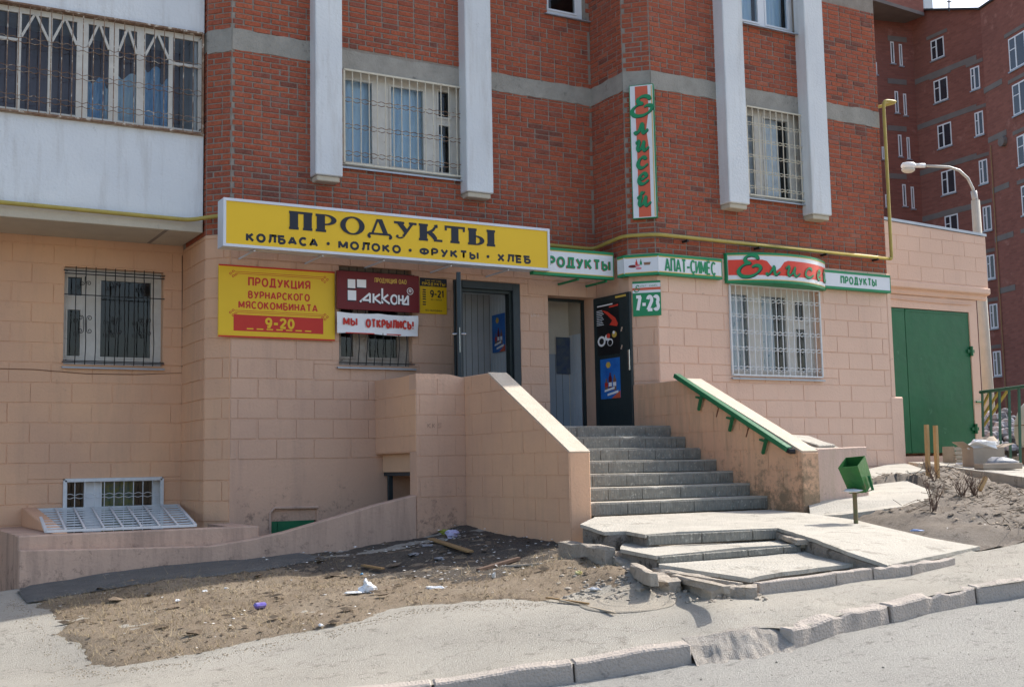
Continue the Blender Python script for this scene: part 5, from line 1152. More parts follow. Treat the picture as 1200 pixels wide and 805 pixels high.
# heavy slab-serif capitals for the main word, each drawn in a box one unit high
def serif(mb, W, ch, fx, d):
    w_ = 0.48; h = 0.14
    def st(*pts, w=None, c=False, nib=None):
        if nib is None: strokes(mb, W, fx, [list(pts)], (w * 1.35 if w else w_), (w * 1.35 if w else w_), 0, d, c)
        else: strokes(mb, W, fx, [list(pts)], w or 0.1, w_ * 1.12, nib, d, c)
    def foot(x, y, l=0.19): st((x - l, y + (h / 2 if y == 0 else -h / 2)), (x + l, y + (h / 2 if y == 0 else -h / 2)), w=h / 1.35); 
    def ell(cx, cy, rx, ry, a0, a1, tx, ty):
        LAYER[0] = (LAYER[0] + 1) % 12; n = 26; V = []
        for i in range(n + 1):
            a = math.radians(a0 + (a1 - a0) * i / n)
            for k in (0, 1): q = fx(cx + (rx - k * tx) * math.cos(a), cy + (ry - k * ty) * math.sin(a)); V.append(W.at(q[0], q[1], d + 0.0006 * LAYER[0]))
        mb.add(V, [(2 * i, 2 * i + 2, 2 * i + 3, 2 * i + 1) for i in range(n)])
    if ch == 'П':
        for x in (0.2, 0.72): st((x, 0), (x, 0.96)); foot(x, 0, 0.18)
        st((0.02, 0.955), (0.90, 0.955), w=0.10); st((0.04, 0.88), (0.12, 0.88), w=0.10); st((0.80, 0.88), (0.88, 0.88), w=0.10); return 0.92
    if ch == 'Р':
        st((0.2, 0), (0.2, 1.0)); foot(0.2, 0, 0.2); foot(0.14, 1.0, 0.14); ell(0.36, 0.695, 0.44, 0.305, -98, 98, 0.2, 0.085); return 0.84
    if ch == 'О':
        ell(0.48, 0.5, 0.48, 0.52, 0, 360, 0.21, 0.09); return 0.98
    if ch == 'Д':
        st((0.50, 0.98), (0.74, 0.14), w=0.21); st((0.40, 0.98), (0.18, 0.14), w=0.10); st((0.36, 0.96), (0.58, 0.96), w=0.09); st((0.06, 0.16), (0.92, 0.16), w=0.09)
        st((0.10, 0.16), (0.04, 0.02), (0.12, -0.08), w=0.12, c=True); st((0.88, 0.16), (0.94, 0.02), (0.86, -0.08), w=0.12, c=True); return 0.98
    if ch == 'У':
        st((0.20, 0.93), (0.50, 0.40), w=0.21); st((0.74, 0.93), (0.36, 0.14), w=0.11); foot(0.20, 1.0, 0.21); foot(0.76, 1.0, 0.16); ell(0.22, 0.12, 0.16, 0.12, 120, 360, 0.10, 0.09); return 0.90
    if ch == 'К':
        st((0.2, 0), (0.2, 1.0)); foot(0.2, 0, 0.19); foot(0.2, 1.0, 0.19); st((0.30, 0.46), (0.56, 0.62), (0.70, 0.86), w=0.11, c=True); st((0.66, 0.88), (0.80, 0.93), w=0.14)
        st((0.40, 0.56), (0.60, 0.34), (0.74, 0.08), w=0.2, c=True); foot(0.82, 0, 0.18); return 0.98
    if ch == 'Т':
        st((0.46, 0), (0.46, 0.95)); foot(0.46, 0, 0.2); st((0.02, 0.95), (0.90, 0.95), w=0.10); st((0.07, 0.98), (0.07, 0.72), w=0.10); st((0.85, 0.98), (0.85, 0.72), w=0.10); return 0.92
    if ch == 'Ы':
        st((0.2, 0), (0.2, 1.0)); foot(0.2, 1.0, 0.19); foot(0.14, 0, 0.14); ell(0.34, 0.29, 0.38, 0.29, -98, 98, 0.19, 0.085); st((1.02, 0), (1.02, 1.0)); foot(1.02, 0, 0.19); foot(1.02, 1.0, 0.19); return 1.24

# ---------------------------------------------------------------- the long yellow light box
YY = 14.38
W_Y = Wall(PY(261.5, 250, YY).x, YY, PY(644, 290, YY).x, YY)
t0 = thing('shop_sign', (6.7, 14.9, 3.2), 'long yellow light box with a white frame and big dark serif letters', 'sign')
y0, y1 = W_Y.hit(643, 317.5)[1], W_Y.hit(643, 268.5)[1]; WL = W_Y.len
sbox('case', W_Y, 0, WL, y0, y1, -0.24, -0.012, ALU, t0, 0.006)
mb = MB()
for q in ((0, WL, y0, y0 + 0.035), (0, WL, y1 - 0.035, y1), (0, 0.035, y0 + 0.035, y1 - 0.035), (WL - 0.035, WL, y0 + 0.035, y1 - 0.035)): mb.wbox(W_Y, *q, -0.011, 0.012)
mb.build('frame', ALU, t0)
squad('face', W_Y, 0.034, WL - 0.034, y0 + 0.034, y1 - 0.034, 0.0, YSIGN, t0)
sa, za = W_Y.hit(338, 268); sb, _ = W_Y.hit(581, 281); zA = W_Y.hit(343, 248)[1]; zB = W_Y.hit(343, 269)[1]; hh = zA - zB
word = 'ПРОДУКТЫ'; adv = []; tmp = MB()
for c in word: adv.append(serif(tmp, W_Y, c, lambda x, y: (x, y), 0.0) + 0.10)
sxs = (sb - sa) / (sum(adv) - 0.1); x = sa; zsl = 0.0
for c, a in zip(word, adv):
    mb = MB(); serif(mb, W_Y, c, lambda X, Y, x=x: (x + X * sxs, zB + Y * hh), 0.003); mb.build('letter', INK, t0); x += a * sxs
for wd, xa, xb in (('КОЛБАСА', 288, 373), ('МОЛОКО', 396, 470), ('ФРУКТЫ', 491, 561), ('ХЛЕБ', 582, 622)):
    a = W_Y.hit(xa, 278)[0]; b = W_Y.hit(xb, 290)[0]; z_ = W_Y.hit(290, 283.5)[1]; z2 = W_Y.hit(290, 272.5)[1]
    flat_text(wd, W_Y, a, b, z_, z2, 0.0, INK, parent=t0, bold=0.05)
for xa in (384.5, 480.5, 571.5):
    a = W_Y.hit(xa, 285)[0]; z_ = W_Y.hit(290, 278)[1]; mb = MB(); mb.tube([W_Y.at(a, z_, 0.001), W_Y.at(a, z_, 0.006)], 0.022, 10); mb.build('dot', INK, t0)
for xa, ya in ((300, 292), (380, 298), (452, 304), (531, 311), (598, 316)):
    a = W_Y.hit(xa, ya)[0]; mb = MB(); mb.bar(W_Y.at(a, y0 - 0.02, -0.05), W_Y.at(a, y0 - 0.02, -0.71), 0.02, 0.02); mb.build('bracket', ALU, t0)

# ---------------------------------------------------------------- yellow flat sign
def flat_sign(name, W, px, m, lab, th=0.03, d=0.02, cat='sign'):
    (x0, y0_), (x1, y1_) = px; a, zt_ = W.hit(x0, y0_); b, zb_ = W.hit(x1, y1_); o = thing(name, W.at((a + b) / 2, zb_, d), lab, cat)
    sbox('board', W, a, b, zb_, zt_, d - 0.0, d + th, m, o, 0.003); return o, a, b, zb_, zt_, d + th
o, a, b, c, e, dd = flat_sign('flat_sign', W_M, ((255, 310), (391, 400)), YSIGN, 'yellow board with red lettering and scroll ornaments at the left end of the facade')
L_ = b - a; Hh = e - c
fr = lambda x, y: (a + L_ * x, e - Hh * y)
for q in ((0, 1, 0, 0.022), (0, 1, 0.978, 1)): mb = MB(); mb.quad(W_M.at(a, e - Hh * q[3], dd + .001), W_M.at(b, e - Hh * q[3], dd + .001), W_M.at(b, e - Hh * q[2], dd + .001), W_M.at(a, e - Hh * q[2], dd + .001)); mb.build('border_line', RED, o)
def T(body, x0, x1, yb, yt, m, bold=0.02, par=None, W=W_M, ddz=None): A = fr(x0, yb); B = fr(x1, yt); return flat_text(body, W, A[0], B[0], A[1], B[1], (dd if ddz is None else ddz) + 0.001, m, parent=par or o, bold=bold)
T('ПРОДУКЦИЯ', 0.245, 0.78, 0.285, 0.155, RED); T('ВУРНАРСКОГО', 0.245, 0.775, 0.455, 0.345, RED); T('МЯСОКОМБИНАТА', 0.165, 0.845, 0.60, 0.49, RED)
A = fr(0.125, 0.91); B = fr(0.895, 0.685); pl = sbox('red_panel', W_M, A[0], B[0], A[1], B[1], dd, dd + 0.002, RED, o)
A = fr(0.39, 0.86); B = fr(0.64, 0.71); flat_text('9-20', W_M, A[0], B[0], A[1], B[1], dd + 0.0035, YSIGN, parent=pl, bold=0.03)
for i in range(7): A = fr(0.235 + 0.083 * i, 0.885); B = fr(0.29 + 0.083 * i, 0.868); squad('dash', W_M, A[0], B[0], A[1], B[1], dd + 0.0035, YSIGN, pl)
for yy, flip in ((0.09, 1), (0.63, -1)):
    mb = MB()
    for k, off_ in enumerate((0.0, 0.022)):
        A = fr(0.13 + 0.02 * k, yy + off_ * 1.1); B = fr(0.90, yy + off_ * 1.1); mb.quad(W_M.at(A[0], A[1] - 0.003, dd + .0012), W_M.at(B[0], A[1] - 0.003, dd + .0012), W_M.at(B[0], A[1] + 0.003, dd + .0012), W_M.at(A[0], A[1] + 0.003, dd + .0012))
    for xx, sg in ((0.12, 1), (0.91, -1)):
        for (cx, cy) in ((0, -0.012), (-0.022 * sg, 0.02), (0.022 * sg, 0.03), (0.0, 0.055)):
            C = fr(xx + cx, yy + cy + 0.015); r_ = 0.019
            strokes(mb, W_M, lambda X, Y: (C[0] + X * r_, C[1] + Y * r_), [[(math.cos(t * 0.7) * (1 - t * 0.07), math.sin(t * 0.7) * (1 - t * 0.07)) for t in range(10)]], 0.38, 0.38, 0, dd + 0.0015)
    mb.build('scroll_ornament', RED, o)

# maroon banner
o, a, b, c, e, dd = flat_sign('maroon_sign', W_M, ((391, 318.5), (487, 368)), MAROON, 'dark red board with a white block emblem and white lettering above the window', th=0.035, d=0.09)
L_ = b - a; Hh = e - c
T('ПРОДУКЦИЯ ОАО', 0.45, 0.84, 0.255, 0.125, GOLD, 0.0)
def wh(x0, y0_, x1, y1_, mm=WPRINT, nm='emblem_block', ddd=0.002):
    A = fr(x0, y1_); B = fr(x1, y0_); mb = MB(); mb.quad(W_M.at(A[0], A[1], dd + ddd), W_M.at(B[0], A[1], dd + ddd), W_M.at(B[0], B[1], dd + ddd), W_M.at(A[0], B[1], dd + ddd)); mb.build(nm, mm, o)
for q in ((0.125, 0.21, 0.215, 0.44), (0.235, 0.20, 0.345, 0.41), (0.125, 0.50, 0.225, 0.76)):
    wh(q[0] - 0.008, q[1] + 0.03, q[2] - 0.008, q[3] + 0.03, INK, 'emblem_shade', 0.001); wh(*q)
for k, (mm, ddd, ox, oy) in enumerate(((INK, 0.001, -0.01, 0.02), (WPRINT, 0.002, 0, 0))):
    mb = MB()
    def fx(X, Y): A = fr(0.27 + 0.60 * X + ox, 0.80 - 0.40 * Y + oy); return A
    S = [[(0.0, 0.02), (0.20, 0.62)], [(0.20, 0.62), (0.20, 0.0)], [(0.05, 0.16), (0.20, 0.16)], [(0.27, 0.62), (0.27, 0.0)], [(0.40, 0.60), (0.28, 0.30)], [(0.28, 0.32), (0.42, 0.0)], [(0.45, 1.0), (0.45, 0.0)], [(0.57, 0.60), (0.46, 0.30)], [(0.46, 0.32), (0.60, 0.0)],
         [(0.79, 0.62), (0.79, 0.0)], [(0.79, 0.30), (0.87, 0.30)], [(0.87, 0.62), (0.87, 0.0)], [(0.98, 0.62), (0.98, 0.02)], [(0.98, 0.62), (0.86, 0.04)], [(0.86, 0.04), (1.0, 0.04)]]
    strokes(mb, W_M, fx, S, 0.13, 0.13, 0, dd + ddd, False)
    strokes(mb, W_M, fx, [[(0.695 + 0.065 * math.cos(t * PI / 8), 0.30 + 0.29 * math.sin(t * PI / 8)) for t in range(17)]], 0.13, 0.13, 0, dd + ddd, False)
    mb.build('lettering' if k else 'letter_shade', mm, o)
mb = MB(); C = fr(0.885, 0.43); r_ = 0.045
strokes(mb, W_M, lambda X, Y: (C[0] + X * r_, C[1] + Y * r_), [[(math.cos(t * PI / 10), math.sin(t * PI / 10)) for t in range(21)]], 0.2, 0.2, 0, dd + 0.002, False); mb.build('ring', WPRINT, o)
flat_text('R', W_M, C[0] - 0.022, C[0] + 0.024, C[1] - 0.024, C[1] + 0.024, dd + 0.002, WPRINT, parent=o, bold=0.02)

# white cloth banner
a, zt_ = W_M.hit(391.5, 365); b, _ = W_M.hit(486, 371); zb_ = W_M.hit(391.5, 391)[1]; zt_ -= 0.0
o = thing('cloth_banner', W_M.at((a + b) / 2, zb_, 0.1), 'white cloth banner with red lettering tied below the dark red board', 'banner')
n = 30; vs = []
for j in range(5):
    for i in range(n + 1):
        s = a + (b - a) * i / n; z = zt_ - 0.015 + (zb_ - zt_ + 0.015) * j / 4 + (0.010 * math.sin(PI * i / n * 2) * (1 if j == 4 else 0)) - (0.012 * abs(math.sin(PI * 2 * i / n)) if j == 0 else 0)
        vs.append(W_M.at(s, z, 0.105 + 0.006 * math.sin(i * 0.9 + j * 0.6) + (0.012 * math.sin(j * 1.5) if i > n - 4 else 0)))
mb = MB(); mb.add(vs, [(j * (n + 1) + i, (j + 1) * (n + 1) + i, (j + 1) * (n + 1) + i + 1, j * (n + 1) + i + 1) for j in range(4) for i in range(n)]); mb.build('cloth', WPRINT, o, smooth=True)
L_ = b - a; e = zt_; Hh = zt_ - zb_
A = fr(0.07, 0.66); B = fr(0.24, 0.28); flat_text('МЫ', W_M, A[0], B[0], A[1], B[1], 0.118, RED, parent=o, bold=0.03)
A = fr(0.345, 0.72); B = fr(0.94, 0.30); flat_text('ОТКРЫЛИСЬ!', W_M, A[0], B[0], A[1], B[1], 0.118, RED, parent=o, bold=0.03)
for x0, x1 in ((0.1, 0.45), (0.60, 0.78)): A = fr(x0, 1.0); B = fr(x1, 0.955); squad('red_edge', W_M, A[0], B[0], A[1], B[1], 0.117, RED, o)

# small yellow opening hours plate
o, a, b, c, e, dd = flat_sign('hours_plate', W_M, ((491, 325.5), (523, 369)), YSIGN, 'small yellow opening hours plate with black top strip left of the open door', th=0.012, d=0.012)
L_ = b - a; Hh = e - c
A = fr(0, 0.235); B = fr(1, 0); squad('top_strip', W_M, A[0], B[0], A[1], B[1], dd + 0.001, INK, o)
T('НАШ МАГАЗИН', 0.2, 0.8, 0.095, 0.05, YSIGN, 0); T('ПРОДУКТЫ', 0.08, 0.94, 0.21, 0.12, YSIGN, 0.02, ddz=dd + 0.001)
T('9-21', 0.38, 0.88, 0.54, 0.33, INK, 0.015); T('без обеда', 0.4, 0.82, 0.62, 0.58, INK, 0.0); T('без выходных', 0.2, 0.82, 0.93, 0.88, INK, 0.0)
for i in range(7):
    if i == 2: pass
    A = fr(0.10, 0.32 + 0.065 * i + 0.035 + (0.02 if i > 4 else 0)); B = fr(0.22, 0.32 + 0.065 * i + (0.02 if i > 4 else 0)); squad('day_mark', W_M, A[0], B[0], A[1], B[1], dd + 0.001, INK, o)

# ---------------------------------------------------------------- green and white strip signs
def strip_sign(o, W, s0, s1, z0, z1, dep, endcap=(True, True), face=WSIGN, top=True, orange=True):
    nm = 'sign_panel'
    p = sbox(nm, W, s0, s1, z0 + 0.001, z1 - 0.001, -dep, -0.012, SGREEN, o)
    bt = 0.038
    squad('face', W, s0 + (0.008 if endcap[0] else 0), s1 - (0.008 if endcap[1] else 0), z0 + bt, z1 - bt, 0.002, face, p)
    mb = MB(); mb.wbox(W, s0, s1, z0, z0 + bt, -0.011, 0.006); mb.wbox(W, s0, s1, z1 - bt, z1, -0.011, 0.006)
    if endcap[0]: mb.wbox(W, s0, s0 + 0.012, z0 + bt, z1 - bt, -0.011, 0.006)
    if endcap[1]: mb.wbox(W, s1 - 0.012, s1, z0 + bt, z1 - bt, -0.011, 0.006)
    mb.build('edge_strip', SGREEN, p)
    if orange:
        mb = MB()
        for z in (z0 + bt, z1 - bt - 0.014): mb.quad(W.at(s0 + 0.01, z, 0.0035), W.at(s1 - 0.01, z, 0.0035), W.at(s1 - 0.01, z + 0.014, 0.0035), W.at(s0 + 0.01, z + 0.014, 0.0035))
        mb.build('gold_line', GOLD, p)
    return p
YA = 14.46
W_A = Wall(8.6, YA, 10.09, YA)
zA0 = PY(725, 328.5, YA).z; zA1 = PY(725, 297, YA).z
oA = thing('strip_sign', (9.5, YA, zA0), 'white and green strip sign above the right shop door, partly behind the yellow light box', 'sign')
a = W_A.hit(625, 325)[0]
strip_sign(oA, W_A, a, 1.49, zA0, zA1, 0.10)
x0 = W_A.hit(643, 306)[0]; x1 = W_A.hit(715, 311)[0]; hz = zA1 - zA0; st_ = (x1 - x0) / 7.0
for ddd, mm, ox, oz in ((0.0045, RED, -0.008, -0.005), (0.0085, SGREEN, 0, 0)): flat_text('ПРОДУКТЫ', W_A, x0 - st_ + ox, x1 + ox, zA0 + hz * 0.30 + oz, zA0 + hz * 0.70 + oz, ddd, mm, parent=oA, bold=0.035)
for px in (680, 713): s_ = W_A.hit(px, 330)[0]; mb = MB(); mb.bar(W_A.at(s_, zA0 - 0.02, -0.05), W_A.at(s_, zA0 - 0.02, -0.60), 0.03, 0.03); mb.build('bracket', SGREEN, oA)
# wrap-around strip: return, chamfer, right facade
off_ = 0.11; k_ = off_ * math.tan(math.radians(22.5))
W_B0 = Wall(10.2 - off_, 14.36, 10.2 - off_, 14.24 - k_); W_B1 = Wall(10.2 - off_, 14.24 - k_, 10.493 - k_, YR - off_); W_B2 = Wall(10.493 - k_, YR - off_, 15.3, YR - off_)
zb0 = W_B2.hit(800, 324)[1]; zb1 = W_B2.hit(800, 299.5)[1]
oB = thing('strip_sign', (10.6, 13.8, zb0), 'white and green strip sign wrapped round the building corner with small pictures of food', 'sign')
strip_sign(oB, W_B0, 0, W_B0.len, zb0, zb1, 0.09, (False, False)); pc = strip_sign(oB, W_B1, 0, W_B1.len, zb0, zb1, 0.09, (False, False))
e2 = W_B2.hit(846, 315)[0]; strip_sign(oB, W_B2, 0, e2, zb0, zb1, 0.09, (False, True))
x0 = W_B2.hit(779, 312)[0]; x1 = W_B2.hit(838, 313)[0]; flat_text('АПАТ-ÇИМӖÇ', W_B2, x0, x1, zb0 + 0.050, zb1 - 0.055, 0.006, SGREEN, parent=oB, bold=0.0)
# food picture on the chamfer
LC = W_B1.len; zc_ = (zb0 + zb1) / 2
def fr1(x, y): return (LC * x, zc_ + 0.10 * y)
def oval(cx, cy, rx, ry, m_, nm, dz=0.004, n=14):
    mb = MB(); V = [W_B1.at(LC * (cx + rx * math.cos(2 * PI * i / n)), zc_ + 0.1 * (cy + ry * math.sin(2 * PI * i / n)), dz) for i in range(n)]; mb.add(V, [tuple(range(n))]); mb.build(nm, m_, pc)
PINKP = mat('pink_print', (0.62, 0.22, 0.26), None, 2, 0.5); BRNP = mat('brown_print', (0.24, 0.13, 0.08), None, 2, 0.5)
oval(0.26, -0.15, 0.13, 0.22, MAROON, 'sausage_picture'); oval(0.43, -0.5, 0.09, 0.18, PINKP, 'ham_picture', 0.0045); oval(0.40, -0.05, 0.07, 0.2, PINKP, 'ham_picture', 0.005)
for cx, m_ in ((0.37, RED), (0.50, SGREEN)): mb = MB(); mb.quad(W_B1.at(LC * (cx - 0.035), zc_ + 0.0, 0.0055), W_B1.at(LC * (cx + 0.035), zc_ + 0.0, 0.0055), W_B1.at(LC * (cx + 0.028), zc_ + 0.05, 0.0055), W_B1.at(LC * (cx - 0.028), zc_ + 0.05, 0.0055)); mb.quad(W_B1.at(LC * (cx - 0.014), zc_ + 0.05, 0.0055), W_B1.at(LC * (cx + 0.014), zc_ + 0.05, 0.0055), W_B1.at(LC * (cx + 0.01), zc_ + 0.085, 0.0055), W_B1.at(LC * (cx - 0.01), zc_ + 0.085, 0.0055)); mb.build('bottle_picture', m_, pc)
mb = MB(); mb.quad(W_B1.at(LC * 0.60, zc_ - 0.005, 0.0045), W_B1.at(LC * 0.76, zc_ - 0.005, 0.0045), W_B1.at(LC * 0.79, zc_ + 0.035, 0.0045), W_B1.at(LC * 0.58, zc_ + 0.035, 0.0045)); mb.build('basket_picture', BRNP, pc)
# short strip at the far right
a = W_B2.hit(971, 326)[0]; b = W_B2.hit(1043.5, 333)[0]; z0_ = W_B2.hit(1043, 343.5)[1]; z1_ = W_B2.hit(1043, 323)[1]
oC = thing('strip_sign', W_B2.at((a + b) / 2, z0_, 0), 'short white and green strip sign at the right end of the facade', 'sign')
strip_sign(oC, W_B2, a - 0.25, b, z0_, z1_, 0.09, (True, True), orange=False)
x0 = W_B2.hit(985, 330)[0]; x1 = W_B2.hit(1027, 333)[0]; flat_text('ПРОДУКТЫ', W_B2, x0, x1, z0_ + 0.085, z1_ - 0.075, 0.003, SGREEN, parent=oC, bold=0.03)

# ---------------------------------------------------------------- curved light box
oD = thing('curved_sign', (11.9, 13.6, 2.7), 'curved red and white light box with green script lettering bulging over the barred shop window', 'sign')
sa = W_R.hit(848, 312)[0]; sb = W_R.hit(964, 320)[0]; wid = sb - sa; sag = 0.34
Rr = (wid * wid / 4 + sag * sag) / (2 * sag); cxm = (sa + sb) / 2
def arc(t): a = math.asin(wid / 2 / Rr); th = -a + 2 * a * t; return cxm + Rr * math.sin(th), Rr * math.cos(th) - (Rr - sag) + 0.06
zd0 = PY(850, 331.5, YR - 0.06).z; zd1 = PY(850, 296.5, YR - 0.06).z; n = 28
class Arc:
    n = Vector((0, -1, 0))
    def at(s, t, z, d=0.0): x, y = arc(t); x2, y2 = arc(t + 0.001); tv = Vector((x2 - x, y2 - y)).normalized(); nx, ny = -tv.y, tv.x; return W_R.at(x + nx * d, z, y + ny * d)
AR = Arc()
def arcband(mb, z0, z1, d, t0=0.0, t1=1.0, fz=None):
    V = []
    for i in range(n + 1):
        t = t0 + (t1 - t0) * i / n; lo, hi = (z0, z1) if fz is None else fz(t); V += [AR.at(t, lo, d), AR.at(t, hi, d)]
    mb.add(V, [(2 * i, 2 * i + 2, 2 * i + 3, 2 * i + 1) for i in range(n)])
mb = MB(); V = []
for i in range(n + 1): V += [AR.at(i / n, zd0, 0.0), AR.at(i / n, zd1, 0.0), W_R.at(arc(i / n)[0], zd0, 0.0), W_R.at(arc(i / n)[0], zd1, 0.0)]
mb.add(V, [(4 * i, 4 * i + 4, 4 * i + 5, 4 * i + 1) for i in range(n)] + [(4 * i + 2, 4 * i + 6, 4 * i + 4, 4 * i) for i in range(n)] + [(4 * i + 1, 4 * i + 5, 4 * i + 7, 4 * i + 3) for i in range(n)] + [(0, 1, 3, 2), (4 * n + 2, 4 * n + 3, 4 * n + 1, 4 * n)])
mb.build('case', SGREEN, oD)
mb = MB(); arcband(mb, zd0 + 0.035, zd1 - 0.035, 0.003, 0.01, 0.99); fc = mb.build('face', WSIGN, oD)
Hd = zd1 - zd0
def tpx(px):
    lo, hi = 0.0, 0.86
    for _ in range(30):
        m = (lo + hi) / 2
        if proj(AR.at(m, (zd0 + zd1) / 2, 0.0))[0] < px: lo = m
        else: hi = m
    return lo
mb = MB()
def redf(t):
    lo = zd0 + Hd * (0.25 - 0.02 * t); hi = zd0 + Hd * 0.76
    if 0.28 < t < 0.45: hi = zd0 + Hd * (0.76 - 0.36 * sm(1 - abs(t - 0.36) / 0.09))
    return lo, hi
arcband(mb, 0, 0, 0.005, 0.012, 0.985, redf); mb.build('red_swoosh', SREDB, fc)
mb = MB(); arcband(mb, zd0 + 0.037, zd0 + 0.048, 0.006, 0.012, 0.985); arcband(mb, zd1 - 0.048, zd1 - 0.037, 0.006, 0.012, 0.985); mb.build('gold_line', GOLD, fc)
for k, (mm, ddz, ox, oz, ww) in enumerate(((INK, 0.007, 0.006, -0.010, 1.0), (SGREEN, 0.016, 0, 0, 1.0))):
    lx = [(tpx(x0_), tpx(x1_) - tpx(x0_), c_, h_) for x0_, x1_, c_, h_ in ((865, 891, 'Е', 0.80), (897, 916, 'л', 0.62), (920, 939, 'и', 0.62), (942, 955, 'с', 0.62), (956.5, 966, 'е', 0.62))] + [(0.90, 0.08, 'й', 0.62)]
    for x_, w__, ch, hf in lx:
        mb = MB(); strokes(mb, AR, lambda X, Y: (x_ + ox + w__ * X * (1.0 if ch != 'Е' else 0.95), zd0 + Hd * (0.20 if ch == 'Е' else 0.27) + oz + Hd * hf * Y * (0.78 if ch == 'Е' else 0.80)), SCRIPT[ch], 0.09, 0.22, 35, ddz, ms=wid * 1.1); mb.build('letter' if k else 'letter_shade', mm, fc)

# ---------------------------------------------------------------- tall vertical sign on the chamfer
W_V = Wall(10.2 - 0.02, 14.24 - 0.14, 10.493 - 0.06, YR - 0.10)
off2 = 0.09; W_V = Wall(W_Rc.o.x + W_Rc.n.x * off2 - 0.02, W_Rc.o.y + W_Rc.n.y * off2 + 0.02, W_Rc.o.x + W_Rc.u.x * W_Rc.len + W_Rc.n.x * off2, W_Rc.o.y + W_Rc.u.y * W_Rc.len + W_Rc.n.y * off2)
a, zt_ = W_V.hit(737, 101); b = W_V.hit(767, 150)[0]; zb_ = W_V.hit(740, 257)[1]
oV = thing('vertical_sign', W_V.at((a + b) / 2, zb_, 0), 'tall narrow vermilion and white sign with green script letters on the brick corner', 'sign')
sbox('case', W_V, a, b, zb_, zt_, -0.08, -0.001, SGREEN, oV); squad('face', W_V, a + 0.012, b - 0.012, zb_ + 0.01, zt_ - 0.01, 0.001, WSIGN, oV)
wv = b - a; hv = zt_ - zb_
vx = lambda x, y: (a + wv * x, zt_ - hv * y)
mb = MB()
for y0_, y1_, l0, l1, r0_, r1_ in ((0.012, 0.2, 0.24, 0.24, 0.76, 0.78), (0.2, 0.34, 0.24, 0.25, 0.78, 0.66), (0.34, 0.5, 0.25, 0.26, 0.66, 0.76), (0.5, 0.99, 0.26, 0.26, 0.76, 0.76)):
    P = [vx(l0, y0_), vx(r0_, y0_), vx(r1_, y1_), vx(l1, y1_)]; mb.quad(*[W_V.at(p[0], p[1], 0.003) for p in P[::-1]])
mb.build('orange_field', SORANGE, oV)
mb = MB(); P = [vx(0.80, 0.012), vx(0.84, 0.012), vx(0.84, 0.99), vx(0.80, 0.99)]; 
P = [vx(0.90, 0.012), vx(0.94, 0.012), vx(0.94, 0.99), vx(0.90, 0.99)]; mb.quad(*[W_V.at(p[0], p[1], 0.003) for p in P[::-1]]); mb.build('gold_line', GOLD, oV)
for k, (mm, ddz, ox, oz) in enumerate(((INK, 0.004, 0.004, -0.008), (SGREEN, 0.013, 0, 0))):
    for ch, yb, x_, w__, hh_ in (('Е', 0.235, 0.10, 0.80, 0.155), ('л', 0.365, 0.20, 0.62, 0.115), ('и', 0.495, 0.22, 0.60, 0.105), ('с', 0.625, 0.24, 0.58, 0.11), ('е', 0.745, 0.26, 0.56, 0.11), ('й', 0.905, 0.22, 0.62, 0.105)):
        mb = MB(); f_ = 1.0 if ch == 'Е' else 1.35
        strokes(mb, W_V, lambda X, Y: (a + wv * (x_ + w__ * X) + ox, zt_ - hv * yb + hv * hh_ * Y * f_ / 1.1 * 0.9 + oz), SCRIPT[ch], 0.10, 0.26, 35, ddz); mb.build('letter' if k else 'letter_shade', mm, oV)

# hours plate 7-23 on the chamfer
W_H = Wall(W_Rc.o.x + W_Rc.n.x * 0.02, W_Rc.o.y + W_Rc.n.y * 0.02, W_Rc.o.x + W_Rc.u.x * 0.414 + W_Rc.n.x * 0.02, W_Rc.o.y + W_Rc.u.y * 0.414 + W_Rc.n.y * 0.02)
a, zt_ = W_H.hit(741, 330.5); b = W_H.hit(774.5, 350)[0]; zb_ = W_H.hit(742, 371)[1]
o = thing('hours_plate', W_H.at((a + b) / 2, zb_, 0), 'green and white opening hours plate with big white numerals beside the dark door', 'sign')
sbox('board', W_H, a, b, zb_, zt_, -0.012, 0.006, SGREEN, o); L_ = b - a; e = zt_; Hh = zt_ - zb_; dd = 0.006
A = fr(0.0, 0.335); B = fr(1.0, 0.06); squad('white_band', W_H, A[0], B[0], A[1], B[1], dd + 0.001, WSIGN, o)
A = fr(0.0, 0.26); B = fr(1.0, 0.185); squad('orange_band', W_H, A[0], B[0], A[1], B[1], dd + 0.002, SORANGE, o)
A = fr(0.1, 0.875); B = fr(0.93, 0.40); flat_text('7-23', W_H, A[0], B[0], A[1], B[1], dd + 0.001, WPRINT, parent=o, bold=0.02)
A = fr(0.25, 0.165); B = fr(0.9, 0.115); flat_text('АПАТ  ÇИМӖÇ', W_H, A[0], B[0], A[1], B[1], dd + 0.002, SGREEN, parent=o, bold=0.0)
mb = MB(); strokes(mb, W_H, lambda X, Y: (a + L_ * (0.08 + 0.16 * X), zt_ - Hh * 0.30 + Hh * 0.16 * Y), SCRIPT['Е'], 0.12, 0.2, 35, dd + 0.003); mb.build('letter', SGREEN, o)

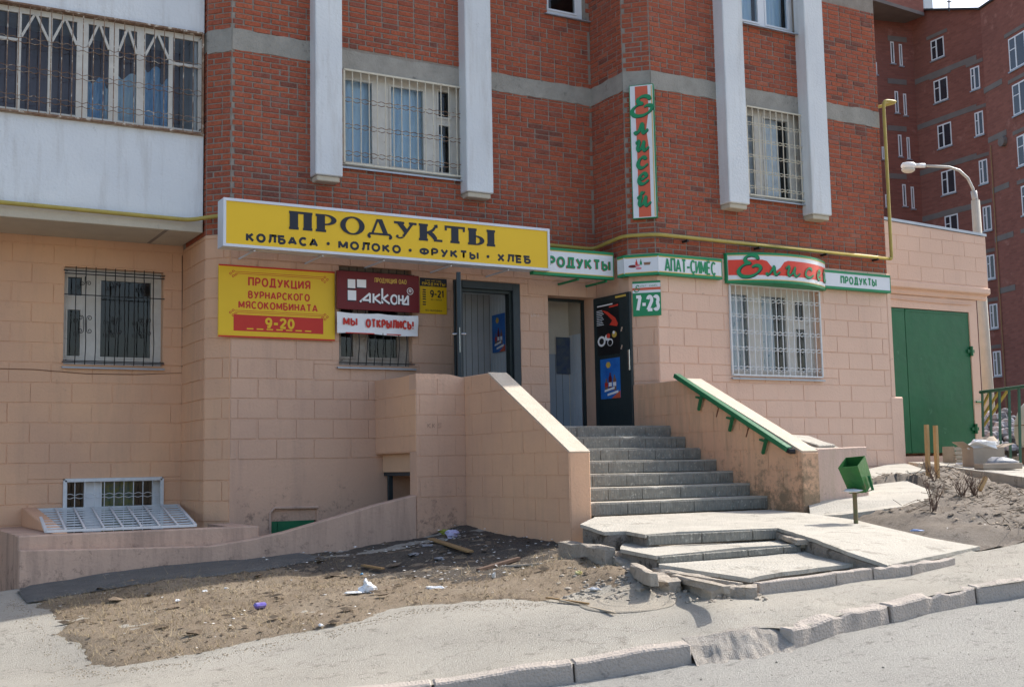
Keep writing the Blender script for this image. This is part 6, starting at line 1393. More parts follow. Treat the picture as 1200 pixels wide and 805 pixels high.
# ---------------------------------------------------------------- doors
def bar_box(mb, a, b, c, e, W, d0, d1): mb.wbox(W, a, b, c, e, d0, d1)
FLR = mat('door_lobby_tile', (0.25, 0.24, 0.22), (0.18, 0.17, 0.16), 4, 0.6)
def siding(name, p0, p1, z0, z1, m, par, rib=0.085):
    """ribbed panels between plan points p0 -> p1, each board a piece"""
    a = Vector((p0[0], p0[1], 0)); b = Vector((p1[0], p1[1], 0)); L_ = (b - a).length; t = (b - a) / L_; nr = Vector((t.y, -t.x, 0)); k = int(L_ / rib)
    for i in range(k):
        q0 = a + t * (L_ * i / k + 0.004); q1 = a + t * (L_ * (i + 1) / k - 0.004); mb = MB()
        mb.hexa([q0 + Vector((0, 0, z0)), q1 + Vector((0, 0, z0)), q1 - nr * 0.01 + Vector((0, 0, z0)), q0 - nr * 0.01 + Vector((0, 0, z0))] + [q0 + Vector((0, 0, z1)), q1 + Vector((0, 0, z1)), q1 - nr * 0.01 + Vector((0, 0, z1)), q0 - nr * 0.01 + Vector((0, 0, z1))]); mb.build(name, m, par)
    mb = MB(); mb.quad(a - nr * 0.005 + Vector((0, 0, z0)), b - nr * 0.005 + Vector((0, 0, z0)), b - nr * 0.005 + Vector((0, 0, z1)), a - nr * 0.005 + Vector((0, 0, z1))); mb.build('backing', ROOM, par)
DO = thing('shop_door', (9.0, YM, ZL), 'open slate grey metal door with frame, its leaf seen edge-on, under the yellow light box', 'door')
a, b, c, e = H_DL[:4]; mb = MB(); 
for q in ((a, a + 0.13, c, e), (b - 0.12, b, c, e), (a + 0.13, b - 0.12, e - 0.11, e)): mb.wbox(W_M, *q, -0.10, 0.035)
mb.build('door_frame', DARKF, DO, bevel=0.006); mb = MB()
for q in ((a + 0.13, a + 0.16, c, e - 0.11), (b - 0.155, b - 0.12, c, e - 0.11), (a + 0.16, b - 0.155, e - 0.15, e - 0.11)): mb.wbox(W_M, *q, -0.14, -0.02)
mb.build('inner_frame', DARKD, DO)
h0 = W_M.at(a + 0.09, 0, 0.04); n1 = PY(541, 400, YM - 0.86); h0.z = c + 0.015; n1 = Vector((n1.x, n1.y, c + 0.015))
mb = MB(); t = (n1 - h0).normalized(); nr = Vector((-t.y, t.x, 0)); mb.hexa([h0, n1, n1 + nr * -0.06, h0 + nr * -0.06] + [p + Vector((0, 0, e - c - 0.05)) for p in (h0, n1, n1 + nr * -0.06, h0 + nr * -0.06)]); lf = mb.build('door_leaf', DARKF, DO, bevel=0.006)
mb = MB(); q = n1 - t * 0.07 - nr * 0.03; zz = W_M.hit(545, 395)[1]; zz = PY(543, 392, n1.y).z
for sg in (-1, 1):
    mb.tube([q + nr * sg * 0.03 + Vector((0, 0, zz - c)), q + nr * sg * 0.085 + Vector((0, 0, zz - c)), q + nr * sg * 0.09 - t * 0.10 + Vector((0, 0, zz - c))], 0.011, 6)
mb.bar(q + t * 0.073 + nr * 0.0 + Vector((0, 0, zz - c - 0.26)), q + t * 0.073 + Vector((0, 0, zz - c + 0.08)), 0.03, 0.006); mb.build('handle', CHROME, lf)
# lobby behind the left door
xr = W_M.at(b - 0.12, 0, 0).x - 0.005; xl = W_M.at(a + 0.13, 0, 0).x
yb_ = xr / (PY(574, 390, 1.0).x); yb_ = min(max(yb_, 15.6), 17.5)
LB = thing('entrance_lobby', (9.1, 15.6, ZL), 'pale ribbed lobby lining seen through the left shop door', 'lobby')
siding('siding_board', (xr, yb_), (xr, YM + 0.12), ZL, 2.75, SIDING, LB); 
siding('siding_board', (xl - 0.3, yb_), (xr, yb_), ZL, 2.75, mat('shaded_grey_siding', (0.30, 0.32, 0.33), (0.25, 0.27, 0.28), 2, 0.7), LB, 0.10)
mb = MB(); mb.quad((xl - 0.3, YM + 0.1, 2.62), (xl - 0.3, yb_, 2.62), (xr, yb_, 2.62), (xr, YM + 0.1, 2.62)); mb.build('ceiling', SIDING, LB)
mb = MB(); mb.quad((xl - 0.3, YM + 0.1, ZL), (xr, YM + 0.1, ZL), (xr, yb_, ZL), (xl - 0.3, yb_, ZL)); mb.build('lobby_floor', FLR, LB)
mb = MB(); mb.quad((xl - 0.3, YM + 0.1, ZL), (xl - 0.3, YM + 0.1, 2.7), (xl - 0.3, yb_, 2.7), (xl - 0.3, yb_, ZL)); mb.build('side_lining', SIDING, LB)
# posters
def poster(name, W, x0, y0_, x1, y1_, d, lab, kind, top_slope=False, a=None, b=None):
    if a is None: a = W.hit(x0, (y0_ + y1_) / 2, d)[0]; b = W.hit(x1, (y0_ + y1_) / 2, d)[0]
    zt_ = W.hit(x0, y0_, d)[1]; zb_ = W.hit(x0, y1_, d)[1]; o = thing(name, W.at((a + b) / 2, zb_, d), lab, 'poster'); L_ = b - a; Hh = zt_ - zb_
    f = lambda x, y: (a + L_ * x, zt_ - Hh * y)
    base = {'blue': 'poster_blue', 'black': 'poster_black', 'dark': 'poster_dark'}[kind]
    if base not in MATS: mat('poster_blue', (0.015, 0.10, 0.42), (0.03, 0.20, 0.60), 3, 0.35); mat('poster_black', (0.012, 0.012, 0.014), (0.02, 0.02, 0.022), 3, 0.3); mat('poster_dark', (0.03, 0.05, 0.12), (0.10, 0.12, 0.12), 9, 0.4)
    mb = MB(); mb.wbox(W, a, b, zb_, zt_, d, d + 0.003); mb.build('sheet', MATS[base], o)
    def patch(pts, m_, nm, dz): mb = MB(); mb.add([W.at(*f(*p), d + dz) for p in pts], [tuple(range(len(pts)))]); mb.build(nm, m_, o)
    if kind == 'blue':
        patch([(0.42 + 0.13 * math.cos(t * PI / 3), 0.16 - 0.07 * math.sin(t * PI / 3) * 1.2) for t in range(6)][::-1][::-1], GOLD, 'emblem', 0.0045)
        for i, (cx, yt) in enumerate(((0.30, 0.50), (0.50, 0.36), (0.72, 0.42))):
            patch([(cx - 0.08, 0.80), (cx + 0.08, 0.80), (cx + 0.08, yt + 0.12), (cx + 0.03, yt + 0.05), (cx + 0.03, yt), (cx - 0.03, yt), (cx - 0.03, yt + 0.05), (cx - 0.08, yt + 0.12)], BRNP if i != 1 else MAROON, 'bottle_print', 0.0042 + 0.0004 * i)
            patch([(cx - 0.08, 0.70), (cx + 0.08, 0.70), (cx + 0.08, 0.60), (cx - 0.08, 0.60)], WPRINT if i else RED, 'bottle_label', 0.0056 + 0.0004 * i)
        for y0p, x0p, x1p in ((0.80, 0.2, 0.72), (0.90, 0.35, 0.9)): patch([(x0p, y0p + 0.03), (x1p, y0p - 0.03), (x1p, y0p - 0.09), (x0p, y0p - 0.02)], WPRINT, 'slogan_print', 0.0068)
        patch([(0.55, 1.0), (1.0, 1.0), (1.0, 0.82), (0.8, 0.9)], SORANGE, 'flame_print', 0.005)
    elif kind == 'black':
        P = [(0.28, 0.10), (0.55, 0.16), (0.85, 0.30), (0.95, 0.42), (0.90, 0.47), (0.6, 0.42), (0.72, 0.34), (0.52, 0.22)]; patch(P[::-1], SREDB, 'red_flame', 0.004)
        for i in range(9): patch([(0.06, 0.12 + 0.035 * i), (0.3 + 0.1 * ((i * 7) % 3) / 3, 0.12 + 0.035 * i), (0.3 + 0.1 * ((i * 7) % 3) / 3, 0.108 + 0.035 * i), (0.06, 0.108 + 0.035 * i)], CURTW, 'print_line', 0.0045)
        for (cx, cy, r_, m_) in ((0.26, 0.72, 0.17, WPRINT), (0.26, 0.72, 0.10, MATS[base]), (0.50, 0.66, 0.10, WPRINT), (0.55, 0.63, 0.08, SREDB), (0.80, 0.62, 0.10, GOLD), (0.78, 0.58, 0.05, WPRINT), (0.62, 0.76, 0.12, WPRINT), (0.62, 0.77, 0.09, MATS[base])):
            LAYER[0] = (LAYER[0] + 1) % 12; patch([(cx + r_ * math.cos(2 * PI * t / 12), cy - r_ * 0.62 * math.sin(2 * PI * t / 12)) for t in range(12)], m_, 'picture_print', 0.005 + 0.0004 * LAYER[0])
        patch([(0.1, 0.035), (0.75, 0.03), (0.75, 0.005), (0.1, 0.01)], WPRINT, 'headline_print', 0.0045); patch([(0.6, 0.085), (0.98, 0.075), (0.98, 0.04), (0.6, 0.055)], SREDB, 'headline_print', 0.0045)
    return o
W_LB = Wall(xr - 0.012, yb_, xr - 0.012, YM); 
poster('poster', W_LB, 577, 370, 592, 414, 0.002, 'blue drinks poster on the pale siding inside the left doorway', 'blue')
# right door: dark leaf folded back against the return wall
DR = thing('shop_door', (10.1, 14.9, ZL), 'dark metal door folded open flat against the corner at the top of the stairs', 'door')
hx = Vector((10.115, YM - 0.03, ZL + 0.01)); ex = Vector((0, 0, 0)); Pn = PY(738, 425, 14.20); ex = Vector((10.165, 14.19, ZL + 0.01))
W_D = Wall(hx.x, hx.y, ex.x, ex.y); hD = H_DR[3] - ZL - 0.02
mb = MB(); mb.wbox(W_D, 0, W_D.len, ZL + 0.01, ZL + hD, -0.045, 0.0); dl = mb.build('door_leaf', DARKD, DR, bevel=0.005)
mb = MB()
for q in ((0.02, W_D.len - 0.02, ZL + 0.03, ZL + 0.10), (0.02, W_D.len - 0.02, ZL + hD - 0.09, ZL + hD - 0.02), (0.02, 0.09, ZL + 0.101, ZL + hD - 0.091), (W_D.len - 0.12, W_D.len - 0.02, ZL + 0.101, ZL + hD - 0.091)): mb.wbox(W_D, *q, 0.001, 0.008)
mb.build('leaf_rim', DARKD, dl)
mb = MB(); 
for px, py in ((732, 388), (732, 409)): s_, z_ = W_D.hit(px - 1, py); mb.tube([W_D.at(s_, z_, 0.008), W_D.at(s_, z_, 0.05), W_D.at(s_ + 0.03, z_ + 0.06, 0.055)], 0.012, 6)
mb.wbox(W_D, W_D.len - 0.045, W_D.len - 0.015, ZL + 0.85, ZL + 1.15, 0.009, 0.02); mb.build('handle', CHROME, dl)
s_, z_ = W_D.hit(728, 347.5); mb = MB(); mb.wbox(W_D, s_ - 0.12, s_ + 0.12, z_ - 0.012, z_ + 0.018, 0.009, 0.02); mb.build('closer_plate', GOLD, dl)
poster('poster', W_D, 698, 359, 726, 418, 0.003, 'black racing poster with red and white print on the upper half of the dark door', 'black')
poster('poster', W_D, 704, 421.5, 727, 468, 0.003, 'blue drinks poster on the lower half of the dark door', 'blue')
a, b, c, e = H_DR[:4]; xa, xb = 4.48 + a, 4.48 + b
mb = MB(); mb.wbox(W_M, a + 0.0, a + 0.03, c, e - 0.04, -0.30, -0.24); mb.wbox(W_M, b - 0.03, b, c, e - 0.04, -0.30, -0.24); mb.wbox(W_M, a, b, e - 0.04, e, -0.30, -0.24); mb.build('door_frame', DARKD, DR)
LB2 = thing('entrance_lobby', (9.9, 15.8, ZL), 'dim plastered lobby with a pale ribbed strip seen through the right shop door', 'lobby')
y2 = xb / PY(672.5, 420, 1.0).x; y2 = min(max(y2, 15.8), 18)
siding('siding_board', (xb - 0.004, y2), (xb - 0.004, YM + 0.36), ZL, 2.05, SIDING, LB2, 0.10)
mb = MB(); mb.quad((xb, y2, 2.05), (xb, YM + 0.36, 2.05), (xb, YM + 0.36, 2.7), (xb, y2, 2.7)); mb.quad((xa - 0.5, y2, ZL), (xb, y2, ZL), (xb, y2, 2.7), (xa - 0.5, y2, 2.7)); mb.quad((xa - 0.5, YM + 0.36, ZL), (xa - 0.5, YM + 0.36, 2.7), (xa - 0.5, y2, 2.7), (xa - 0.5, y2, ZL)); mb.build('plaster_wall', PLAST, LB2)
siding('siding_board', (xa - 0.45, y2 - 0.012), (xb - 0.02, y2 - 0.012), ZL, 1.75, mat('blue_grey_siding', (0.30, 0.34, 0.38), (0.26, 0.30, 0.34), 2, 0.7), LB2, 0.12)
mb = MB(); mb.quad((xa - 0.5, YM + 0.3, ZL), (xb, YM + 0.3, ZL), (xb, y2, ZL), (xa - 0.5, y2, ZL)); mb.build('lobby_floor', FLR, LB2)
mb = MB(); mb.quad((xa - 0.5, YM + 0.36, 2.7), (xa - 0.5, y2, 2.7), (xb, y2, 2.7), (xb, YM + 0.36, 2.7)); mb.build('ceiling', PLAST, LB2)
W_L2 = Wall(xa - 0.45, y2 - 0.03, xb, y2 - 0.03); poster('poster', W_L2, 652, 395, 671, 438, 0.0, 'dark poster on the back wall inside the right doorway', 'dark')
# ---------------------------------------------------------------- gas pipe
def fillet(pts, r=0.10, n=5):
    P = [Vector(p) for p in pts]; out = [P[0]]
    for i in range(1, len(P) - 1):
        a, b, c = P[i - 1], P[i], P[i + 1]; u = (a - b); v = (c - b); k = min(r, u.length * 0.45, v.length * 0.45); p, q = b + u.normalized() * k, b + v.normalized() * k
        for j in range(n + 1): t = j / n; out.append(p * (1 - t) ** 2 + b * 2 * t * (1 - t) + q * t * t)
    out.append(P[-1]); return out
GP = thing('gas_pipe', (9, 15, 3.3), 'yellow gas pipe running along the facade under the bricks and up the right corner', 'gas pipe')
pr = 0.028; d_ = 0.11
zp = PY(110, 246.5, YB - 0.09).z
zM = PY(670, 290, YM - d_).z
zR = PY(900, 288.5, YR - d_).z
pts = [(-6, YB - 0.09, zp + 0.06), (3.8, YB - 0.09, zp - 0.02), (4.0, YB - 0.09, zp - 0.02), (4.30, 15.17, zM + 0.03), (4.48 - 0.04, YM - d_, zM + 0.03), (10.2 - d_, YM - d_, zM), (10.2 - d_, 14.24 - d_ * 0.41, zR + 0.02), (10.493 - d_ * 0.41, YR - d_, zR + 0.01), (15.20, YR - d_, zR - 0.01)]
mb = MB(); mb.tube(fillet(pts, 0.14), pr, 10); mb.build('pipe_run', YPIPE, GP, smooth=True)
zt_ = PY(1030, 117, YR - d_).z
e1 = PY(1050, 120, YR - d_ + 0.0)
pts = [(15.20, YR - d_, zR - 0.01), (15.29, YR - d_, zR - 0.01), (15.29, YR - d_, zt_), (15.62, YR - d_ + 0.0, zt_ + 0.02), (15.36, YR + 0.8, zt_ - 0.0), (15.29, YR + 1.0, zt_)]
mb = MB(); mb.tube(fillet(pts, 0.10), pr, 10); mb.build('riser_pipe', YPIPE, GP, smooth=True)
for x, W in ((0.5, W_R), (1.9, W_R), (3.3, W_R), (4.45, W_R)):
    mb = MB(); mb.bar(W.at(x, zR - 0.045, 0.0), W.at(x, zR - 0.045, d_ + 0.03), 0.03, 0.03); mb.tube([W.at(x, zR - 0.04, d_), W.at(x, zR + 0.037, d_)], 0.012, 5); mb.build('bracket', BLACKM, GP)
for x in (0.8, 3.4, 5.4):
    mb = MB(); mb.bar(W_M.at(x, zM - 0.045, 0.0), W_M.at(x, zM - 0.045, d_ + 0.03), 0.03, 0.03); mb.build('bracket', BLACKM, GP)
# thin cable on the left wall
mb = MB(); pts = []
for x, y in ((-30, 428), (0, 432), (40, 433), (100, 438), (160, 439), (213, 437)): a, z = W_L.hit(x, y); pts.append(W_L.at(a, z, 0.012))
a, z = W_L.hit(213, 300); pts.append(W_L.at(W_L.len - 0.02, z, 0.015)); mb.tube(pts, 0.006, 5); tag(mb.build('cable', BRNP), 'thin dark cable sagging along the pink wall below the left window', 'cable')

# ---------------------------------------------------------------- litter bin
bz = -0.635; PB = PZ(1003, 609, bz)
LBn = thing('litter_bin', PB, 'green metal litter bin tilted on a short post beside the stairs', 'litter bin')
mb = MB(); mb.tube([PB + Vector((0, 0, -0.1)), PB + Vector((0, 0, 0.34))], 0.024, 8); mb.build('post', mat('old_green_post', (0.10, 0.13, 0.06), (0.2, 0.12, 0.07), 14, 0.7), LBn)
cb = PB + Vector((0.04, 0, 0.48)); hw, hd, hh_ = 0.115, 0.115, 0.165; tl = math.radians(-17); rz = math.radians(-38)
_rh = Vector((_r.x, _r.y, 0)).normalized(); _fh = Vector((_f.x, _f.y, 0)).normalized()
b_up = (Vector((0, 0, 1)) - _rh * 0.42 - _fh * 0.36).normalized()
b_x = (_rh * 0.76 - _fh * 0.65); b_x = (b_x - b_up * b_x.dot(b_up)).normalized(); b_y = b_up.cross(b_x)
def BT(x, y, z): return cb + b_x * x + b_y * y + b_up * z
mb = MB(); tpr = 0.88
B4 = [BT(sx * hw * tpr, sy * hd * tpr, -hh_) for sx, sy in ((-1, -1), (1, -1), (1, 1), (-1, 1))]; T4 = [BT(sx * hw, sy * hd, hh_) for sx, sy in ((-1, -1), (1, -1), (1, 1), (-1, 1))]
I4 = [BT(sx * (hw - 0.008), sy * (hd - 0.008), hh_) for sx, sy in ((-1, -1), (1, -1), (1, 1), (-1, 1))]; J4 = [BT(sx * (hw * tpr - 0.008), sy * (hd * tpr - 0.008), -hh_ + 0.01) for sx, sy in ((-1, -1), (1, -1), (1, 1), (-1, 1))]
mb.add(B4 + T4 + I4 + J4, [(3, 2, 1, 0), (0, 1, 5, 4), (1, 2, 6, 5), (2, 3, 7, 6), (3, 0, 4, 7), (4, 5, 9, 8), (5, 6, 10, 9), (6, 7, 11, 10), (7, 4, 8, 11), (8, 9, 13, 12), (9, 10, 14, 13), (10, 11, 15, 14), (11, 8, 12, 15), (12, 13, 14, 15)])
mb.build('bucket', mat('bin_green_paint', (0.03, 0.155, 0.035), (0.022, 0.105, 0.03), 6, 0.4, 0.2, 20, spots=(0.13, 0.09, 0.03), sscale=9, sthr=0.60), LBn)
mb = MB(); U_ = [BT(-hw - 0.02, 0, -0.02), BT(-hw - 0.015, 0, -hh_ - 0.03), BT(0, 0, -hh_ - 0.05), BT(hw + 0.01, 0, -hh_ - 0.03), BT(hw + 0.02, 0, -0.02)]
for p, q in zip(U_, U_[1:]): mb.bar(p, q, 0.03, 0.008)
mb.build('cradle', GREEN, LBn)
mb = MB(); mb.blob(PB + Vector((-0.02, -0.01, 0.315)), 0.13, 0.1, 0.02, 0.3, 10, 5); tag(mb.build('plastic_bag', PBAG, None, smooth=True), 'scrap of white plastic bag caught under the green bin', 'plastic bag')

# ---------------------------------------------------------------- garage
YGr = 15.0
W_G = Wall(14.0, YGr, 19.02, YGr)
GA = thing('garage', (17.3, YGr, 0), 'pale pink rendered garage annex with a green metal gate beyond the corner of the block', 'garage')
ztl = PY(1040, 257, YGr).z; ztr = PY(1148, 279, YGr).z; zled = W_G.hit(1047, 336)[1]; gx1 = 19.02 - 14.0; gx1b = W_G.hit(1149.5, 450)[0]
ga, gzt = W_G.hit(1040, 359); gb = W_G.hit(1135.5, 366)[0]; gzt = 2.735; gz0 = 0.06
mb = MB(); wall_face(mb, W_G, 0.0, gx1b, -0.8, zled - 0.14, [(ga - 0.3, gb, gz0, gzt)], 0.12)
gxr = 14.0 + gx1b; mb.quad((gxr, YGr, -0.8), (gxr, 24, -0.8), (gxr, 24, zled), (gxr, YGr, zled)); mb.build('wall', PALE, GA)
mb = MB(); P_ = [W_G.at(0, zled + 0.09, 0.10), W_G.at(gx1, zled + 0.03, 0.10), W_G.at(gx1, ztr, 0.10), W_G.at(0, ztl + 0.02, 0.10)]; mb.hexa([P_[0], P_[1], P_[1] + Vector((0, 8, 0)), P_[0] + Vector((0, 8, 0)), P_[3], P_[2], P_[2] + Vector((0, 8, 0)), P_[3] + Vector((0, 8, 0))]); par_ = mb.build('upper_wall', PALE, GA)
mb = MB(); mb.prism([W_G.at(0, zled - 0.14, 0.0), W_G.at(0, zled - 0.12, 0.05), W_G.at(0, zled - 0.05, 0.05), W_G.at(0, zled - 0.02, 0.14), W_G.at(0, zled + 0.088, 0.14), W_G.at(0, zled + 0.088, 0.0)], (gx1 + 0.02, 0, 0)); mb.build('cornice', PALE, GA, bevel=0.012)
mb = MB(); a_, b_ = W_G.at(0, ztl + 0.03, 0.12), W_G.at(gx1 + 0.02, ztr + 0.01, 0.12); mb.hexa([a_, b_, b_ + Vector((0, 8, 0)), a_ + Vector((0, 8, 0))] + [p + Vector((0, 0, 0.05)) for p in (a_, b_, b_ + Vector((0, 8, 0)), a_ + Vector((0, 8, 0)))]); mb.build('parapet_flashing', ZINC, GA)
# courses on the upper wall
W_GU = Wall(14.0, YGr - 0.10, 19.02, YGr - 0.10)
n_b = 0
for k in range(5):
    z0_ = zled + 0.12 + k * 0.27; a = 1.4 + (0.3 if k % 2 else 0)
    while a < gx1 - 0.02:
        b_ = min(a + 0.6, gx1 - 0.01); zt2 = min(z0_ + 0.262, ztl + 0.02 + (ztr - ztl - 0.02) * (a / gx1) - 0.02, ztl + 0.02 + (ztr - ztl - 0.02) * (b_ / gx1) - 0.02)
        if zt2 > z0_ + 0.05: q = MB(); piece(q, W_GU, (a + 0.004, b_ - 0.004, z0_ + 0.004, zt2), 0, 0.006, 0.003); q.build('block', PALE, par_)
        a += 0.6
sp = W_G.hit(1065.5, 450)[0]
for a_, b_, nm in ((ga - 0.25, sp - 0.006, 0), (sp + 0.006, gb - 0.005, 1)):
    mb = MB(); mb.wbox(W_G, a_, b_, gz0 + 0.05, gzt - 0.01, -0.05, -0.02); lf = mb.build('gate_leaf', GATEG, GA, bevel=0.004)
    for zz in (gz0 + 0.06, gzt - 0.06): mb = MB(); mb.wbox(W_G, a_ + 0.01, b_ - 0.01, zz, zz + 0.04, -0.019, -0.012); mb.build('gate_rail', GATEG, lf)
for zz in (2.0, 0.55): mb = MB(); mb.tube([W_G.at(gb + 0.0, zz - 0.09, 0.01), W_G.at(gb + 0.0, zz + 0.09, 0.01)], 0.03, 8); mb.bar(W_G.at(gb - 0.1, zz, 0.0), W_G.at(gb + 0.08, zz, 0.0), 0.02, 0.06); mb.build('hinge', GATEG, GA)
mb = MB(); mb.tube([W_G.at(gb + 0.02, 1.05, 0.03), W_G.at(gx1b + 0.01, 1.05, 0.04)], 0.018, 6); mb.build('hold_bar', GREEN, GA)
mb = MB(); mb.tube([W_G.at(1.5 + (gx1 - 1.9) * i / 20, 2.93 - 0.06 * math.sin(i / 20 * PI * 0.7), 0.02) for i in range(21)], 0.010, 5); mb.build('cable', PALE, GA)
# threshold platform and path slabs
def px_slab(name, pts, th, m, lab=None, par=None):
    P = [PD(*p) for p in pts]; from mathutils.geometry import tessellate_polygon
    mb = MB(); n = len(P); up = []
    for t in tessellate_polygon([P]):
        a, b, c = [P[i] for i in t]; up.append(t if (b - a).cross(c - a).z > 0 else t[::-1])
    mb.add(P + [p - Vector((0, 0, th)) for p in P], up + [(n + i, n + (i + 1) % n, (i + 1) % n, i) for i in range(n)]); o = mb.build(name, m, par)
    if not par: o['kind'] = 'structure'
    return o
px_slab('garage_apron', SLP[0], 0.35, CONCL)
px_slab('path_slab', SLP[1], 0.22, CONCL)
px_slab('path_slab', SLP[2], 0.2, CONCL)

# two stakes and a broken stub in the garden bed
for k, (px, yb, yt, zb, lab) in enumerate(((1088, 563, 497.5, 0, 'raw wooden stake in front of the green gate, the left one of the pair'), (1098.5, 563, 498.5, 0, 'raw wooden stake in front of the green gate, the right one of the pair'))):
    b_ = PD(px, yb, 17.0); tt = PY(px, yt, b_.y); mb = MB(); mb.bar(b_ - Vector((0, 0, 0.15)), Vector((b_.x + 0.02, b_.y, tt.z)), 0.055, 0.045); tag(mb.build('stake', STAKE), lab, 'stake', 'stakes in the garden bed')
b_ = G(1148, 574, 0.08); mb = MB(); mb.bar(b_, b_ + Vector((0.13, 0.0, 0.16)), 0.05, 0.04); tag(mb.build('stake', STAKE), 'short broken stub of wood leaning in the grey garden bed', 'stake', 'stakes in the garden bed')

# cardboard and rubbish by the gate
def on(px, py, D): return PD(px, py, D)
c0 = on(1153, 546.5, 19.3); CB = thing('cardboard_box', c0, 'open cardboard box with white paper spilling out in front of the garage', 'cardboard box')
def rot(v, a): return Vector((v[0] * math.cos(a) - v[1] * math.sin(a), v[0] * math.sin(a) + v[1] * math.cos(a), v[2]))
A_ = math.radians(-25); wv_, dv_, hv_ = 0.26, 0.2, 0.30
def bxp(x, y, z): return c0 + rot((x, y, z), A_)
mb = MB(); Bq = [(-wv_, -dv_), (wv_, -dv_), (wv_, dv_), (-wv_, dv_)]
mb.add([bxp(x, y, 0) for x, y in Bq] + [bxp(x, y, hv_) for x, y in Bq] + [bxp(x * .97, y * .97, hv_) for x, y in Bq] + [bxp(x * .97, y * .97, 0.01) for x, y in Bq], [(3, 2, 1, 0), (0, 1, 5, 4), (1, 2, 6, 5), (2, 3, 7, 6), (3, 0, 4, 7), (4, 5, 9, 8), (5, 6, 10, 9), (6, 7, 11, 10), (7, 4, 8, 11), (8, 9, 13, 12), (9, 10, 14, 13), (10, 11, 15, 14), (11, 8, 12, 15), (12, 13, 14, 15)]); mb.build('carton', CARD, CB)
for (p, q, r_, s_) in (((-wv_, -dv_, hv_), (-wv_, dv_, hv_), (-wv_ - 0.16, dv_, hv_ + 0.10), (-wv_ - 0.16, -dv_, hv_ + 0.10)), ((wv_, dv_, hv_), (wv_, -dv_, hv_), (wv_ + 0.17, -dv_, hv_ + 0.06), (wv_ + 0.17, dv_, hv_ + 0.06))): mb = MB(); mb.prism([bxp(*p), bxp(*q), bxp(*r_), bxp(*s_)], (0, 0, 0.006)); mb.build('flap', CARD, CB)
mb = MB(); mb.blob(bxp(0, -0.02, hv_ + 0.04), 0.26, 0.2, 0.09, 0.35, 9, 6); tag(mb.build('crumpled_paper', PBAG), 'crumpled white paper heaped in the top of the cardboard box', 'paper')
c1 = on(1170, 549.5, 18.2); mb = MB(); mb.hexa([c1 + rot((x, y, z), -0.4) for z in (0.0, 0.09) for x, y in ((-0.32, -0.14), (0.32, -0.14), (0.32, 0.14), (-0.32, 0.14))]); tag(mb.build('cardboard_box', CARD, bevel=0.01), 'flat closed carton lying to the right of the open cardboard box', 'cardboard box')
mb = MB(); mb.blob(c1 + Vector((0.42, 0.28, 0.08)), 0.30, 0.2, 0.10, 0.25, 10, 7); tag(mb.build('plastic_bag', mat('grey_plastic_bag', (0.30, 0.31, 0.33), (0.22, 0.23, 0.25), 8, 0.5, 0.4, 12), smooth=True), 'slumped grey plastic bag right of the flat carton', 'plastic bag')
mb = MB(); mb.blob(c0 + Vector((0.55, 0.35, 0.24)), 0.25, 0.22, 0.25, 0.16, 9, 7); tag(mb.build('sack', CARD, smooth=True), 'bulging brown sack standing behind the open cardboard box', 'sack')
c2 = on(1128, 543, 20.8); CR = thing('crate', c2, 'pale slatted crate leaning in front of the green gate', 'crate')
for i in range(4): mb = MB(); mb.box(c2 + Vector((-0.22 + 0.015 * (3 - i), -0.02, 0.02 + 0.07 * i)), c2 + Vector((0.22 - 0.015 * (3 - i) * 0, 0.02, 0.075 + 0.07 * i))); mb.build('slat', mat('pale_crate_wood', (0.42, 0.36, 0.28), (0.34, 0.29, 0.22), 8, 0.85) if 'pale_crate_wood' not in MATS else MATS['pale_crate_wood'], CR)
for x_ in (-0.2, 0.16): mb = MB(); mb.box(c2 + Vector((x_, 0.021, 0)), c2 + Vector((x_ + 0.04, 0.25, 0.3))); mb.build('end_board', MATS['pale_crate_wood'], CR)
c3 = on(1139, 545, 20.0); mb = MB(); mb.blob(c3 + Vector((-0.1, 0, 0.12)), 0.10, 0.1, 0.17, 0.3, 8, 6); mb.blob(c3 + Vector((-0.15, -0.05, 0.02)), 0.3, 0.14, 0.03, 0.3, 9, 4); tag(mb.build('plastic_bag', PBAG, smooth=True), 'white plastic bag wedged between the crate and the cardboard box', 'plastic bag')

# ---------------------------------------------------------------- railing, rubble heap, tank at the right edge
def depth_pt(px, py, D): return PD(px, py, D)
RA = thing('railing', depth_pt(1175, 548, 20), 'green painted steel railing with slanting yellow bars beyond the garage', 'railing')
RGRN = mat('railing_green', (0.055, 0.13, 0.09), (0.045, 0.10, 0.07), 8, 0.5)
Tl, Tr = depth_pt(1149, 459.5, 21.5), depth_pt(1230, 449, 17.5); Bl, Br = depth_pt(1151, 548, 21.5), depth_pt(1232, 558, 17.5)
mb = MB(); mb.tube([Tl, Tr], 0.03, 8); mb.build('top_rail', RGRN, RA); mb = MB(); mb.tube([Bl, Br], 0.02, 6); mb.build('bottom_rail', RGRN, RA)
for px in (1151, 1160.5, 1171, 1182.5, 1194, 1206, 1219):
    t = (px - 1149) / 81; t = t * 21.5 / (17.5 + (21.5 - 17.5) * t) if 0 < t < 1 else t; mb = MB(); mb.bar(Tl.lerp(Tr, t), Bl.lerp(Br, t), 0.035, 0.035); mb.build('upright', RGRN, RA)
for x0, y0_, x1, y1_ in ((1151, 477, 1161, 457), (1151, 489, 1172, 457), (1152, 500, 1182, 456)):
    mb = MB(); mb.bar(depth_pt(x0, y0_, 22.0), depth_pt(x1, y1_, 21.3), 0.035, 0.035); mb.build('slanting_bar', YPIPE, RA)
HSt = mat('grey_rubble_stone', (0.30, 0.31, 0.34), (0.20, 0.21, 0.235), 6, 0.9, rand=0.35)
mb = MB(); random.seed(21)
hb = depth_pt(1172, 545, 24)
